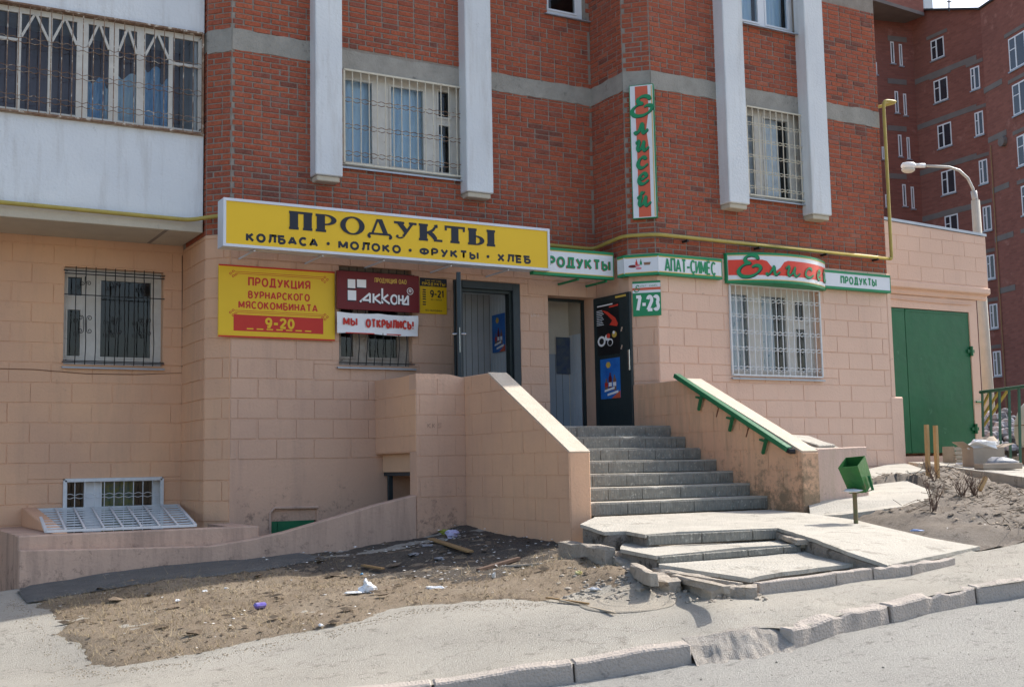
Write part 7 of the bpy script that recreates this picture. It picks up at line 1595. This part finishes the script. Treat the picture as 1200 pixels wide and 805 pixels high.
for i in range(620):
    u, v = U(-1, 1), U(-1, 1); h_ = max(0, 1 - abs(u) ** 1.5 * 0.75 - v * v * 0.6) * 1.15; r_ = U(0.05, 0.13); mb.blob(hb + Vector((u * 2.0 + 0.3, v * 1.3, h_ * U(0.75, 1.0) - 0.05)), r_, r_ * U(.7, 1.1), r_ * U(.6, 1), 0.25, 6, 4, rot=U(0, 3))
o = mb.build('rubble_heap', HSt, None); o['kind'] = 'stuff'; o['label'] = 'heap of grey broken stones behind the green railing'; o['category'] = 'rubble heap'
mb = MB(); mb.blob(hb + Vector((0.3, 0.3, -0.1)), 2.1, 1.4, 0.95, 0.05, 16, 8); o = mb.build('heap_core', MATS['grey_garden_soil']); o['kind'] = 'structure'
tb = depth_pt(1222, 512, 21.0); TK = thing('tank', tb, 'cream rounded tank standing at the right edge behind the railing', 'tank')
mb = MB(); prof = [(0.0, -0.36), (0.32, -0.36), (0.44, -0.30), (0.47, -0.1), (0.45, 0.1), (0.36, 0.34), (0.20, 0.50), (0.0, 0.56)]; n = 18; V = []
for r_, z in prof:
    for k in range(n): V.append(tb + Vector((r_ * math.cos(2 * PI * k / n), r_ * math.sin(2 * PI * k / n), z + 0.18)))
mb.add(V, [(j * n + k, j * n + (k + 1) % n, (j + 1) * n + (k + 1) % n, (j + 1) * n + k) for j in range(len(prof) - 1) for k in range(n)]); mb.build('shell', mat('cream_tank_paint', (0.62, 0.58, 0.48), (0.52, 0.48, 0.40), 3, 0.45), TK, smooth=True)
mb = MB(); mb.tube([tb + Vector((0, 0, 0.16)), tb + Vector((0, 0, 0.22))], 0.458, 18); mb.build('stripe', BRNP, TK)
mb = MB()
for sx in (-0.25, 0.25):
    for sy in (-0.25, 0.25): mb.bar(tb + Vector((sx, sy, -0.18)), tb + Vector((sx, sy, -0.62)), 0.06, 0.06)
mb.build('legs_frame', BRNP, TK)

# ---------------------------------------------------------------- street lamp
LD = 29.0
lb = depth_pt(1164, 548, LD); lt = depth_pt(1143, 235, LD)
SL = thing('street_lamp', lb, 'tall concrete street lamp with a curved steel arm reaching left over the garage', 'street lamp')
ltv = Vector((lb.x - 0.05, lb.y, lt.z)); lt = Vector(lt)
mb = MB(); mb.tube([lb - Vector((0, 0, 0.5)), lt], [0.15, 0.10], 12); mb.build('concrete_post', mat('lamp_post_concrete', (0.50, 0.47, 0.41), (0.42, 0.40, 0.35), 3, 0.9), SL, smooth=True)
P = [depth_pt(*q, LD) for q in ((1142, 238), (1141.5, 230), (1140, 221), (1134, 209), (1124, 200), (1112, 196.2), (1098, 195.3), (1083, 194.5))]
mb = MB(); mb.tube(smooth_path([(0, 0), (1, 1)], 1) and P, 0.035, 8); mb.tube([depth_pt(1143.5, 240, LD), depth_pt(1141, 224, LD)], 0.075, 8); mb.build('arm', mat('galvanised_arm', (0.45, 0.45, 0.43), (0.38, 0.38, 0.37), 4, 0.5, metal=0.3), SL, smooth=True)
hl, hr = depth_pt(1057, 194.5, LD), depth_pt(1084, 194.2, LD)
ax = (hr - hl).normalized()
mb = MB(); mb.blob(hl.lerp(hr, 0.28) + Vector((0, 0, 0.0)), 0.20, 0.12, 0.10, 0.0, 12, 8, flat=0.85, rot=math.atan2(ax.y, ax.x)); mb.tube([hl.lerp(hr, 0.5), hr], 0.055, 8); hd = mb.build('lamp_housing', FRAMEN, SL, smooth=True)
mb = MB(); c_ = hl.lerp(hr, 0.26) - Vector((0, 0, 0.10)); mb.blob(c_, 0.17, 0.11, 0.09, 0.0, 12, 6, rot=math.atan2(ax.y, ax.x)); mb.build('lamp_glass', mat('lamp_diffuser', (0.55, 0.52, 0.45), None, 2, 0.2), hd, smooth=True)

# ---------------------------------------------------------------- far apartment block
FB = thing('apartment_block', depth_pt(1110, 540, 78), 'tall dark red brick apartment block with white framed windows far behind the garage', 'apartment block')
FBR = mat('far_red_brick', (0.31, 0.12, 0.09), (0.25, 0.098, 0.076), 0.25, 0.95, 0, spots=(0.37, 0.165, 0.13), sscale=0.9, sthr=0.60)
def far_brick(m):
    nt = m.node_tree; L = nt.links.new; b = nt.nodes['Principled BSDF']; src = b.inputs['Base Color'].links[0].from_socket
    geo = node(nt, 'ShaderNodeNewGeometry'); sx = node(nt, 'ShaderNodeSeparateXYZ'); L(geo.outputs['Position'], sx.inputs[0]); ad = node(nt, 'ShaderNodeMath', operation='ADD'); L(sx.outputs[0], ad.inputs[0]); L(sx.outputs[1], ad.inputs[1]); cb_ = node(nt, 'ShaderNodeCombineXYZ'); L(ad.outputs[0], cb_.inputs[0]); L(sx.outputs[2], cb_.inputs[1])
    br = node(nt, 'ShaderNodeTexBrick'); br.inputs['Scale'].default_value = 1.0; br.inputs['Brick Width'].default_value = 0.5; br.inputs['Row Height'].default_value = 0.16; br.inputs['Mortar Size'].default_value = 0.018
    br.inputs['Color1'].default_value = (1, 1, 1, 1); br.inputs['Color2'].default_value = (0.72, 0.70, 0.70, 1); br.inputs['Mortar'].default_value = (0.75, 0.95, 1.0, 1); L(cb_.outputs[0], br.inputs[0])
    mx = node(nt, 'ShaderNodeMix', data_type='RGBA', blend_type='MULTIPLY'); mx.inputs[0].default_value = 0.8; L(src, mx.inputs[6]); L(br.outputs[0], mx.inputs[7]); L(mx.outputs[2], b.inputs['Base Color'])
far_brick(FBR)
FBAND = mat('far_concrete_band', (0.21, 0.185, 0.17), (0.16, 0.14, 0.13), 1, 0.95)
def plan(px, D): P = depth_pt(px, 540, D); return (P.x, P.y)
# folded facade from left to right, seen from the yard
VA0, VA1, VB1, VD0, VD1 = plan(1000, 80.5), plan(1097, 82.5), plan(1190, 76.4), plan(1181, 73.0), plan(1330, 62)
def roofz(px, py, D): return depth_pt(px, py, D).z
FW = {'A': Wall(*VA0, *VA1), 'B': Wall(*VA1, *VB1), 'D': Wall(*VD0, *VD1)}
zAB = FW['B'].hit(1100, 13)[1]; zD = FW['D'].hit(1160, 4)[1]
def fwall(key, top, deep=10):
    W = FW[key]; mb = MB(); a, b = W.at(0, -4, 0), W.at(W.len, -4, 0); k = -W.n * deep
    mb.hexa([a, b, b + k, a + k] + [p + Vector((0, 0, top + 4)) for p in (a, b, b + k, a + k)]); return mb.build('wall', FBR, FB)
zBl = FW['B'].hit(1086, 13)[1]; zBr = FW['B'].hit(1143, 12)[1]
def fwall2():
    W = FW['B']; sl_ = W.hit(1086, 13)[0]; sr_ = W.hit(1143, 12)[0]; f_ = lambda s: zBl + (zBr - zBl) * (s - sl_) / (sr_ - sl_)
    a, b = W.at(0, -4, 0), W.at(W.len, -4, 0); k = -W.n * 10; mb = MB(); za_, zb__ = f_(0), f_(W.len)
    mb.hexa([a, b, b + k, a + k] + [Vector((p.x, p.y, z)) for p, z in zip((a, b, b + k, a + k), (za_, zb__, zb__, za_))]); mb.build('wall', FBR, FB)
    mb = MB(); A_, B_ = W.at(0, za_, 0.12), W.at(W.len, zb__, 0.12); mb.bar(A_ + Vector((0, 0, 0.06)), B_ + Vector((0, 0, 0.06)), 0.3, 0.12); mb.build('roof_edge', mat('dark_roof_sheet', (0.05, 0.06, 0.065), None, 2, 0.5), FB)
    return za_
zA = fwall2(); fwall('A', zA); fwall('D', zD)
for key, top in (('D', zD),):
    W = FW[key]; mb = MB(); mb.wbox(W, -0.1, W.len + 0.1, top, top + 0.12, -1, 0.15); mb.build('roof_edge', mat('dark_roof_sheet', (0.05, 0.06, 0.065), None, 2, 0.5) if 'dark_roof_sheet' not in MATS else MATS['dark_roof_sheet'], FB)
def fwin(key, x0, y0_, x1, y1_, cols=2, lintel=True, sill=True, tall=None):
    W = FW[key]; a, zt_ = W.hit(x0, y0_); b, zb_ = W.hit(x1, y1_); 
    if b < a: a, b = b, a
    f = 0.09; mb = MB(); mb.wbox(W, a, b, zb_, zb_ + f, -0.1, 0.02); mb.wbox(W, a, b, zt_ - f, zt_, -0.1, 0.02); mb.wbox(W, a, a + f, zb_ + f, zt_ - f, -0.1, 0.02); mb.wbox(W, b - f, b, zb_ + f, zt_ - f, -0.1, 0.02)
    xs_ = [a + f]
    for i in range(1, cols): c_ = a + (b - a) * (i / cols if cols != 2 else 0.42); mb.wbox(W, c_ - 0.06, c_ + 0.06, zb_ + f, zt_ - f, -0.1, 0.02); xs_ += [c_ - 0.06, c_ + 0.06]
    xs_.append(b - f)
    if cols == 2: mb.wbox(W, a + f, xs_[1], zb_ + (zt_ - zb_) * 0.62, zb_ + (zt_ - zb_) * 0.62 + 0.06, -0.1, 0.018)
    w_ = mb.build('window', FRAMEN, FB)
    for i in range(0, len(xs_), 2): m_ = MB(); m_.quad(W.at(xs_[i], zb_ + f, 0.004), W.at(xs_[i + 1], zb_ + f, 0.004), W.at(xs_[i + 1], zt_ - f, 0.004), W.at(xs_[i], zt_ - f, 0.004)); m_.build('pane', FGL, w_)
    if lintel: m_ = MB(); m_.wbox(W, a - 0.35, b + 0.35, zt_ + 0.18, zt_ + 0.42, -0.1, 0.03); m_.build('lintel', FBAND, w_)
    if sill: m_ = MB(); m_.wbox(W, a - 0.08, b + 0.08, zb_ - 0.1, zb_ - 0.01, -0.1, 0.1); m_.build('sill', ZINC, w_)
FGL = mat('far_dark_glass', (0.02, 0.022, 0.03), (0.05, 0.05, 0.06), 0.5, 0.08, spec=0.6)
for y_, x_ in ((49, 1044), (107, 1049), (158, 1053), (216, 1058)):
    fwin('A', x_ - 1, y_ , x_ + 4.5, y_ + 26, 1, False); fwin('A', x_ + 9, y_ + 3, x_ + 14, y_ + 29, 1, False)
for q in ((1023, 73, 1028, 88), (1033, 172, 1037, 187), (1037, 228, 1041, 243)): fwin('A', *q, 1, False)
for q in ((1090.5, 49, 1107, 66), (1094, 96, 1111.5, 116), (1098.5, 148, 1116, 170), (1103, 202, 1120.5, 225), (1107, 254, 1124, 277), (1111, 309, 1128, 332), (1115, 364, 1132, 388), (1119, 418, 1136, 442)): fwin('B', *q)
for q in ((1137, 81, 1149, 103), (1142, 133, 1153.5, 157), (1147, 189, 1158.5, 214), (1151.5, 243, 1163, 269), (1155.5, 300, 1167, 326), (1159.5, 357, 1170.5, 384), (1163.5, 412, 1174.5, 440)): fwin('B', *q)
for q in ((1181.5, 47, 1203, 74), (1186, 101, 1208, 127), (1191.5, 161, 1213, 188), (1196.5, 219, 1218, 246), (1201, 276, 1222, 303)): fwin('D', *q)
def fband(key, x0, y0_, x1, h=0.35):
    W = FW[key]; a, z = W.hit(x0, y0_); b = W.hit(x1, y0_)[0]; mb = MB(); mb.wbox(W, a, b, z - h, z, -0.1, 0.025); mb.build('concrete_band', FBAND, FB)
for y_ in (96, 150, 204, 258): fband('B', 1067, y_ + (0), 1146, 0.38)
for y_ in (42, 92, 147, 203): fband('A', 1040, y_, 1062, 0.38)
for x0, y_, x1 in ((1153, 104, 1175), (1158, 162, 1180), (1163, 221, 1183), (1166, 278, 1188), (1171, 338, 1190)): fband('D', x0, y_, x1)
W = FW['D']; s_ = W.hit(1170, 300)[0]; mb = MB(); mb.tube([W.at(s_, W.hit(1168, 168)[1], 0.08), W.at(s_, 1, 0.08)], 0.028, 6); mb.build('gas_riser', MATS['weathered_plank_wood'], FB)
s_, z_ = W.hit(1177, 166); mb = MB(); mb.tube([W.at(s_, z_, 0.0), W.at(s_, z_, 0.25)], 0.32, 12); mb.build('vent_cap', FBAND, FB)
# projecting balcony at the top left of the far block
P0 = depth_pt(1014, 1, 74); W_FB = Wall(*plan(1010, 76), *plan(1084, 79.5)); s0_, z0_ = W_FB.hit(1083, 15); 
mb = MB(); mb.wbox(W_FB, 0, s0_, z0_ - 0.25, z0_ + 0.0, -4.5, 0.0); o = mb.build('balcony_slab', FBAND, FB); mb = MB(); mb.wbox(W_FB, 0, s0_, z0_ + 0.001, z0_ + 4, -4.5, -0.03); mb.build('balcony_front', FBR, FB)
# aerial on the roof and a pale tower peeking out
ap = depth_pt(1112, 14, 80); AE = thing('aerial', ap, 'thin rooftop aerial on the far apartment block', 'aerial'); mb = MB(); mb.tube([ap, depth_pt(1112, 0.5, 80)], 0.05, 5); mb.build('mast', BLACKM, AE); mb = MB(); mb.bar(depth_pt(1109.5, 2.5, 80), depth_pt(1115, 2.5, 80), 0.06, 0.06); mb.build('cross_arm', BLACKM, AE)
tw0 = depth_pt(1084, 13, 120); mb = MB(); tp = depth_pt(1084, -30, 120); mb.box((tw0.x, tw0.y, 0), (tw0.x + 1.2, tw0.y + 4, tp.z)); tag(mb.build('distant_tower', mat('pale_tower', (0.55, 0.62, 0.66), None, 1, 0.8)), 'sliver of a pale tower block behind the roof of the red block', 'building')
mb = MB(); a_ = depth_pt(1240, 548, 60); b_ = depth_pt(900, 545, 100)
# ---------------------------------------------------------------- small things on the ground
random.seed(99)
GRASS = mat('dry_straw_grass', (0.44, 0.35, 0.21), (0.30, 0.23, 0.13), 9, 0.9, rand=0.35)
CLOD = mat('dark_leaf_litter', (0.09, 0.065, 0.045), (0.17, 0.13, 0.09), 9, 0.95, rand=0.5)
LITTER = mat('pale_litter', (0.78, 0.77, 0.74), (0.60, 0.59, 0.56), 9, 0.7, rand=0.25)
def rand_in(poly):
    x0 = min(p[0] for p in poly); x1 = max(p[0] for p in poly); y0 = min(p[1] for p in poly); y1 = max(p[1] for p in poly)
    while True:
        x, y = U(x0, x1), U(y0, y1)
        if inpoly(x, y, poly): return x, y
def bed_z(x, y, poly, f): return zg(x, y) + f(x, y, edge_dist(x, y, poly))
mb = MB()
for i in range(13000):
    x, y = rand_in(BED1)
    dens = 0.5 + 0.6 * fbm(x, y, 0.9, 3) + (0.45 if x < 3.6 else -0.1)
    if x > 5.2 and y > 11.5: dens = 0.02
    if random.random() > dens: continue
    z = bed_z(x, y, BED1, f1); n = random.choice((1, 2, 3))
    for k in range(n):
        h = U(0.01, 0.045) * (2.2 if random.random() < 0.06 else 1); a = U(0, 2 * PI); l = U(0.3, 2.4) * h; w_ = 0.0022
        dx, dy = math.cos(a), math.sin(a); px_, py_ = -dy * w_, dx * w_
        mb.add([(x - px_, y - py_, z - 0.005), (x + px_, y + py_, z - 0.005), (x + dx * l, y + dy * l, z + h)], [(0, 1, 2)])
o = mb.build('dry_grass', GRASS); o['kind'] = 'stuff'; o['label'] = 'short dry straw grass on the dirt bed'; o['category'] = 'grass'
def flakes(mb, poly, f, n, s0, s1, zf=0.004, cond=None):
    for i in range(n):
        x, y = rand_in(poly)
        if cond and not cond(x, y): continue
        z = bed_z(x, y, poly, f) + zf; a = U(0, PI); s = U(s0, s1); e = U(0.25, 1.0); V = []
        m = random.choice((4, 5, 6)); 
        for k in range(m): t = a + 2 * PI * k / m; q = s * U(0.6, 1.2); V.append((x + q * math.cos(t), y + q * e * math.sin(t), z + U(0, 0.5) * s))
        mb.add(V + [(x, y, z + s * 0.5)], [(k, (k + 1) % m, m) for k in range(m)])
mb = MB(); flakes(mb, BED1, f1, 2600, 0.005, 0.026); flakes(mb, BED1, f1, 60, 0.03, 0.09); o = mb.build('dead_leaves', CLOD); o['kind'] = 'stuff'; o['label'] = 'dark crumbs of dead leaves and bark on the dirt bed'; o['category'] = 'leaf litter'
mb = MB(); flakes(mb, BED1, f1, 130, 0.006, 0.02, 0.006); flakes(mb, MUDP, lambda x, y, d: f1(x, y, 0.5) + 0.012, 170, 0.006, 0.028, 0.008); flakes(mb, BED2, f2, 110, 0.006, 0.02); o = mb.build('litter', LITTER); o['kind'] = 'stuff'; o['label'] = 'tiny pale scraps of litter on the earth beds'; o['category'] = 'litter'
mb = MB(); random.seed(5)
inv = lambda x, y: 10.3 < x < 18 and y < 13.5 and slab_z(x, y) is None
flakes(mb, BED2, f2, 5200, 0.012, 0.05, 0.002, inv); o = mb.build('garden_debris', mat('garden_debris', (0.16, 0.125, 0.095), (0.30, 0.25, 0.19), 9, 0.95, rand=0.6)); o['kind'] = 'stuff'; o['label'] = 'dead stalks and clods littering the garden bed'; o['category'] = 'plant debris'
mb = MB()
for i in range(1500):
    x, y = rand_in(BED2)
    if not inv(x, y): continue
    z = bed_z(x, y, BED2, f2); a = U(0, 2 * PI); l = U(0.05, 0.28); h = U(0.0, 0.10); mb.tube([(x, y, z), (x + math.cos(a) * l, y + math.sin(a) * l, z + h)], 0.0035, 3, caps=False)
o = mb.build('dry_stalks', CLOD); o['kind'] = 'stuff'; o['label'] = 'thin dry stalks strewn over the garden bed'; o['category'] = 'dry stalks'
# gravel on street and sidewalk
mb = MB()
for i in range(2600):
    x = U(2.0, 12); k = kerb_y(x); y = k + (U(-1.9, -0.02) if random.random() < 0.45 else U(0.2, 2.8))
    if y > k + 0.3 and x < 7.6 and inpoly(x, y, BED1): continue
    if -0.2 < y - k < 0.2: continue
    s = U(0.002, 0.007) * (1.8 if random.random() < 0.03 else 1); z = zg(x, y) + (-0.125 if y < k else 0.0) + 0.006 * fbm(x, y, 1.3); V = [(x + s * U(.6, 1.2) * math.cos(t * PI / 2 + 0.4), y + s * U(.6, 1.2) * math.sin(t * PI / 2 + 0.4), z) for t in range(4)]
    mb.add(V + [(x, y, z + s * U(0.5, 1))], [(k2, (k2 + 1) % 4, 4) for k2 in range(4)])
o = mb.build('grit', mat('street_grit', (0.38, 0.35, 0.30), (0.27, 0.245, 0.21), 9, 0.9, rand=0.4)); o['kind'] = 'stuff'; o['label'] = 'loose grit on the street and sidewalk'; o['category'] = 'grit'

# crumbs of dirt spilling over the edge of the bed onto the sidewalk
mb = MB(); nb = len(BED1)
for i in range(1700):
    k = random.randint(1, nb - 6); a, b = BED1[k], BED1[k + 1]; t = random.random(); x = a[0] + (b[0] - a[0]) * t; y = a[1] + (b[1] - a[1]) * t
    dx, dy = b[0] - a[0], b[1] - a[1]; L_ = math.hypot(dx, dy) + 1e-6; o_ = abs(random.gauss(0, 0.11)); x += dy / L_ * o_ * (-1); y += -dx / L_ * o_ * (-1)
    if inpoly(x, y, BED1): x -= 2 * dy / L_ * o_ * (-1); y -= 2 * -dx / L_ * o_ * (-1)
    s = U(0.002, 0.010); z = zg(x, y) + 0.006 * fbm(x, y, 1.3); V = [(x + s * U(.6, 1.3) * math.cos(t2 * PI / 2.5), y + s * U(.6, 1.3) * math.sin(t2 * PI / 2.5), z) for t2 in range(5)]
    mb.add(V + [(x, y, z + s * 0.7)], [(k2, (k2 + 1) % 5, 5) for k2 in range(5)])
o = mb.build('dirt_crumbs', mat('dirt_crumb', (0.32, 0.27, 0.20), (0.24, 0.20, 0.145), 9, 0.95, rand=0.3)); o['kind'] = 'stuff'; o['label'] = 'crumbs of dirt spilling from the bed onto the sidewalk'; o['category'] = 'dirt'
# crumbs round the broken concrete
mb = MB()
for i in range(420):
    P = G(U(655, 900), U(650, 704) if random.random() < 0.5 else U(676, 706)); x, y = P.x, P.y
    s = U(0.006, 0.03) * (1 if random.random() < 0.9 else 1.5); mb.blob((x, y, zg(x, y) + s * 0.2), s, s * U(.6, 1), s * U(.4, .8), 0.3, 5, 3, rot=U(0, 3))
o = mb.build('concrete_crumbs', CHK); o['kind'] = 'stuff'; o['label'] = 'crumbs of broken concrete around the forecourt edge'; o['category'] = 'concrete crumbs'
# bare shrubs in the garden bed
TWIG = mat('bare_twig_bark', (0.10, 0.065, 0.05), (0.17, 0.11, 0.08), 12, 0.9)
def shrub(px, py, h, n, lab):
    P = PZ(px, py, -0.45 if px > 1110 else -0.5); P = G(px, py, 0.04); t = thing('bare_shrub', P, lab, 'shrub', 'bare shrubs in the garden bed')
    for i in range(n):
        a = U(0, 2 * PI); l = h * U(0.6, 1.1); le = U(0.15, 0.5) * l; pts = [P + Vector((U(-.05, .05), U(-.05, .05), -0.03))]
        for k in range(1, 5): q = k / 4; pts.append(P + Vector((math.cos(a) * le * q + U(-.015, .015), math.sin(a) * le * q + U(-.015, .015), l * q)))
        mb = MB(); mb.tube(pts, [0.006, 0.005, 0.004, 0.003, 0.0015], 4, caps=False)
        for _ in range(4):
            k = random.randint(1, 3); p = pts[k]; b = U(0, 2 * PI); mb.tube([p, p + Vector((math.cos(b) * 0.07, math.sin(b) * 0.07, 0.09)) * U(.6, 1.3)], [0.003, 0.001], 3, caps=False)
        mb.build('twig', TWIG, t)
shrub(1095, 602, 0.42, 9, 'bare twiggy shrub standing closest to the bin side of the garden bed')
shrub(1128, 588, 0.30, 12, 'low bare shrub in the middle of the garden bed')
shrub(1143, 586, 0.34, 14, 'dense bare shrub beside the broken wooden stub')
shrub(1094, 565, 0.30, 8, 'bare shrub at the foot of the pair of stakes')

# plank pieces, bags, wrappers
def lying(name, px0, py0, px1, py1, w_, t_, m, lab, cat, dz=0.03, grp=None):
    a, b = G(px0, py0, dz), G(px1, py1, dz); mb = MB(); mb.bar(a, b, w_, t_); o = mb.build(name, m, None, bevel=0.003); return tag(o, lab, cat, grp)
lying('plank', 505, 631, 551, 646, 0.085, 0.022, WOOD, 'yellowish wooden board lying on the dark mud beside the stair wall', 'plank', 0.06)
lying('plank', 425, 662, 449, 666, 0.055, 0.02, WOOD, 'short brown piece of wood at the edge of the shaded mud', 'plank', 0.05)
lying('branch', 560, 668, 608, 654, 0.05, 0.035, TWIG, 'dark rotten branch half buried where the mud meets the dry dirt', 'branch', 0.04)
lying('stick', 656, 703, 721, 718, 0.022, 0.014, mat('pale_stick', (0.42, 0.35, 0.26), (0.32, 0.26, 0.19), 9, 0.9), 'long pale stick lying on the sandy ground left of the manhole', 'stick', 0.02)
lying('stick', 640, 700, 690, 707, 0.02, 0.014, WOOD, 'darker thin stick crossing the end of the long pale stick', 'stick', 0.02)
lying('stick', 586, 664, 640, 660, 0.03, 0.02, CHK, 'crumbly ridge of old timber near the foot of the rubble', 'stick', 0.03)
def bag(px, py, rx, ry, rz, m, lab, nm='plastic_bag', cat='plastic bag', rough=0.35, seg=10, rng=7, dz=0.02):
    P = G(px, py, dz); mb = MB(); mb.blob(P + Vector((0, 0, rz * 0.5)), rx, ry, rz, rough, seg, rng, rot=U(0, 3)); return tag(mb.build(nm, m), lab, cat)
b_ = G(431, 694, 0.02); mb = MB(); mb.blob(b_ + Vector((0, 0, 0.035)), 0.085, 0.06, 0.055, 0.3, 11, 7); mb.blob(b_ + Vector((-0.02, 0, 0.085)), 0.025, 0.025, 0.055, 0.3, 7, 5); mb.blob(b_ + Vector((-0.14, -0.01, 0.01)), 0.09, 0.04, 0.014, 0.4, 9, 4); tag(mb.build('plastic_bag', PBAG), 'knotted white plastic bag on the dry dirt in front of the mud', 'plastic bag')
bag(510, 690, 0.10, 0.05, 0.018, PBAG, 'flattened scrap of white plastic at the front edge of the mud')
bag(530, 628, 0.09, 0.06, 0.05, mat('lilac_plastic', (0.55, 0.52, 0.72), (0.42, 0.40, 0.60), 9, 0.5, 0.4, 14), 'lilac plastic bag in the corner under the parapet')
bag(522, 624.5, 0.08, 0.05, 0.03, mat('yellow_green_plastic', (0.34, 0.36, 0.06), (0.22, 0.25, 0.05), 9, 0.6), 'yellow green rag behind the wooden board', 'rag', 'rag')
for px, py, s, k in ((500, 640, 0.16, 0), (485, 650, 0.12, 1), (515, 655, 0.09, 2)): bag(px, py, s, s * 0.45, 0.016, MATS['grey_plastic_bag'], ('pale torn plastic sheet behind the wooden board on the mud', 'pale torn plastic sheet furthest left on the mud', 'pale torn plastic sheet just below the wooden board')[k], 'plastic_sheet', 'plastic sheet')
bag(678, 672.5, 0.035, 0.022, 0.02, mat('yellow_wrapper', (0.60, 0.50, 0.06), (0.62, 0.60, 0.5), 20, 0.4), 'crumpled yellow wrapper near the rubble left of the forecourt', 'wrapper', 'wrapper')
bag(697, 690.5, 0.06, 0.02, 0.012, PBAG, 'thin white scrap lying in front of the crumpled yellow wrapper', 'paper_scrap', 'paper scrap')
bag(579, 676, 0.018, 0.018, 0.03, LITTER, 'small white cup standing at the curve of the shadow', 'cup', 'cup')
bag(424, 673, 0.02, 0.015, 0.012, mat('sky_blue_wrapper', (0.10, 0.35, 0.60), None, 9, 0.4), 'small sky blue wrapper left of the knotted white bag', 'wrapper', 'wrapper')
bag(1074, 622, 0.06, 0.02, 0.012, mat('blue_wrapper', (0.16, 0.28, 0.62), (0.5, 0.55, 0.65), 20, 0.4), 'blue and white wrapper at the front of the garden bed', 'wrapper', 'wrapper')
P = G(305, 713, 0.02); mb = MB(); mb.tube([P + Vector((-0.055, 0, 0.022)), P + Vector((-0.045, 0, 0.028)), P + Vector((0.045, 0.02, 0.028)), P + Vector((0.055, 0.02, 0.022))], [0.02, 0.03, 0.03, 0.02], 10); tag(mb.build('drink_can', mat('purple_can', (0.13, 0.08, 0.42), (0.30, 0.27, 0.50), 18, 0.3, metal=0.4)), 'crushed purple drink can lying on the dry dirt', 'can')
for px, py, k in ((376, 733, 0), (240, 693, 1), (265, 690, 2), (208, 704, 3)): bag(px, py, 0.03, 0.02, 0.012, PBAG, ('white scrap of paper near the front edge of the dirt bed', 'larger white scrap of paper beside the asphalt apron', 'flat whitish scrap of paper right of the larger scrap', 'white scrap of paper in the grassy left part of the bed')[k], 'paper_scrap', 'paper scrap')
# manhole cover half buried in sand
mc = G(735, 701, 0.0); MH = thing('manhole_cover', mc, 'round manhole cover half buried in sandy dust before the broken steps', 'manhole cover')
MHM = ground_mat('sandy_iron', (0.36, 0.32, 0.26), (0.27, 0.24, 0.20), (0.44, 0.40, 0.33), 6, 90, 0.9)
def ring(mb, r0, r1, h, n=40):
    V = []
    for i in range(n):
        a = 2 * PI * i / n
        for r_, zz in ((r0, 0.0), (r0 + 0.012, h), (r1 - 0.012, h), (r1, 0.0)): x, y = mc.x + r_ * math.cos(a), mc.y + r_ * math.sin(a); V.append((x, y, zg(x, y) + 0.004 + zz))
    mb.add(V, [(4 * i + k, 4 * ((i + 1) % n) + k, 4 * ((i + 1) % n) + k + 1, 4 * i + k + 1) for i in range(n) for k in range(3)])
for k, (r0, r1, h) in enumerate(((0.34, 0.40, 0.006), (0.20, 0.25, 0.006), (0.09, 0.13, 0.006))): mb = MB(); ring(mb, r0, r1, h); mb.build('ring', MHM, MH, smooth=True)
mb = MB(); n = 24; V = [(mc.x, mc.y, zg(mc.x, mc.y) + 0.007)] + [(mc.x + 0.34 * math.cos(2 * PI * i / n), mc.y + 0.34 * math.sin(2 * PI * i / n), zg(mc.x + 0.34 * math.cos(2 * PI * i / n), mc.y + 0.34 * math.sin(2 * PI * i / n)) + 0.006) for i in range(n)]; mb.add(V, [(0, 1 + i, 1 + (i + 1) % n) for i in range(n)]); mb.build('lid', MHM, MH)
# spots of pencilled graffiti on the parapet
mb = MB(); s0_, z0_ = W_P.hit(501, 501)
for st in ([(0, 0), (0, 1)], [(0.5, 1), (0.05, 0.5), (0.5, 0)], [(0.9, 0), (0.9, 1)], [(1.3, 1), (0.95, 0.5), (1.3, 0)], [(2.6, 1), (2.05, 1), (2.0, 0.55), (2.5, 0.5), (2.5, 0.05), (1.95, 0.0)]): strokes(mb, W_P, lambda X, Y: (s0_ + 0.075 * X, z0_ + 0.052 * Y), [st], 0.10, 0.10, 0, 0.0085, False)
mb.build('scrawl', mat('pencil_mark', (0.24, 0.17, 0.14), None, 3, 0.9), pf)
mb = MB(); s0_, z0_ = W_M.hit(622, 371)
for st in ([(0, 0), (0, 1)], [(0, 0), (0.7, 0), (0.7, 1)], [(1.2, 0), (1.2, 1), (1.8, 0.5), (1.2, 0)], [(2.2, 0), (2.5, 1), (2.8, 0)]): strokes(mb, W_M, lambda X, Y: (s0_ + 0.05 * X, z0_ + 0.045 * Y), [st], 0.12, 0.12, 0, 0.0125, False)
mb.build('scrawl', mat('chalk_mark', (0.70, 0.64, 0.58), None, 3, 0.9), BLD)
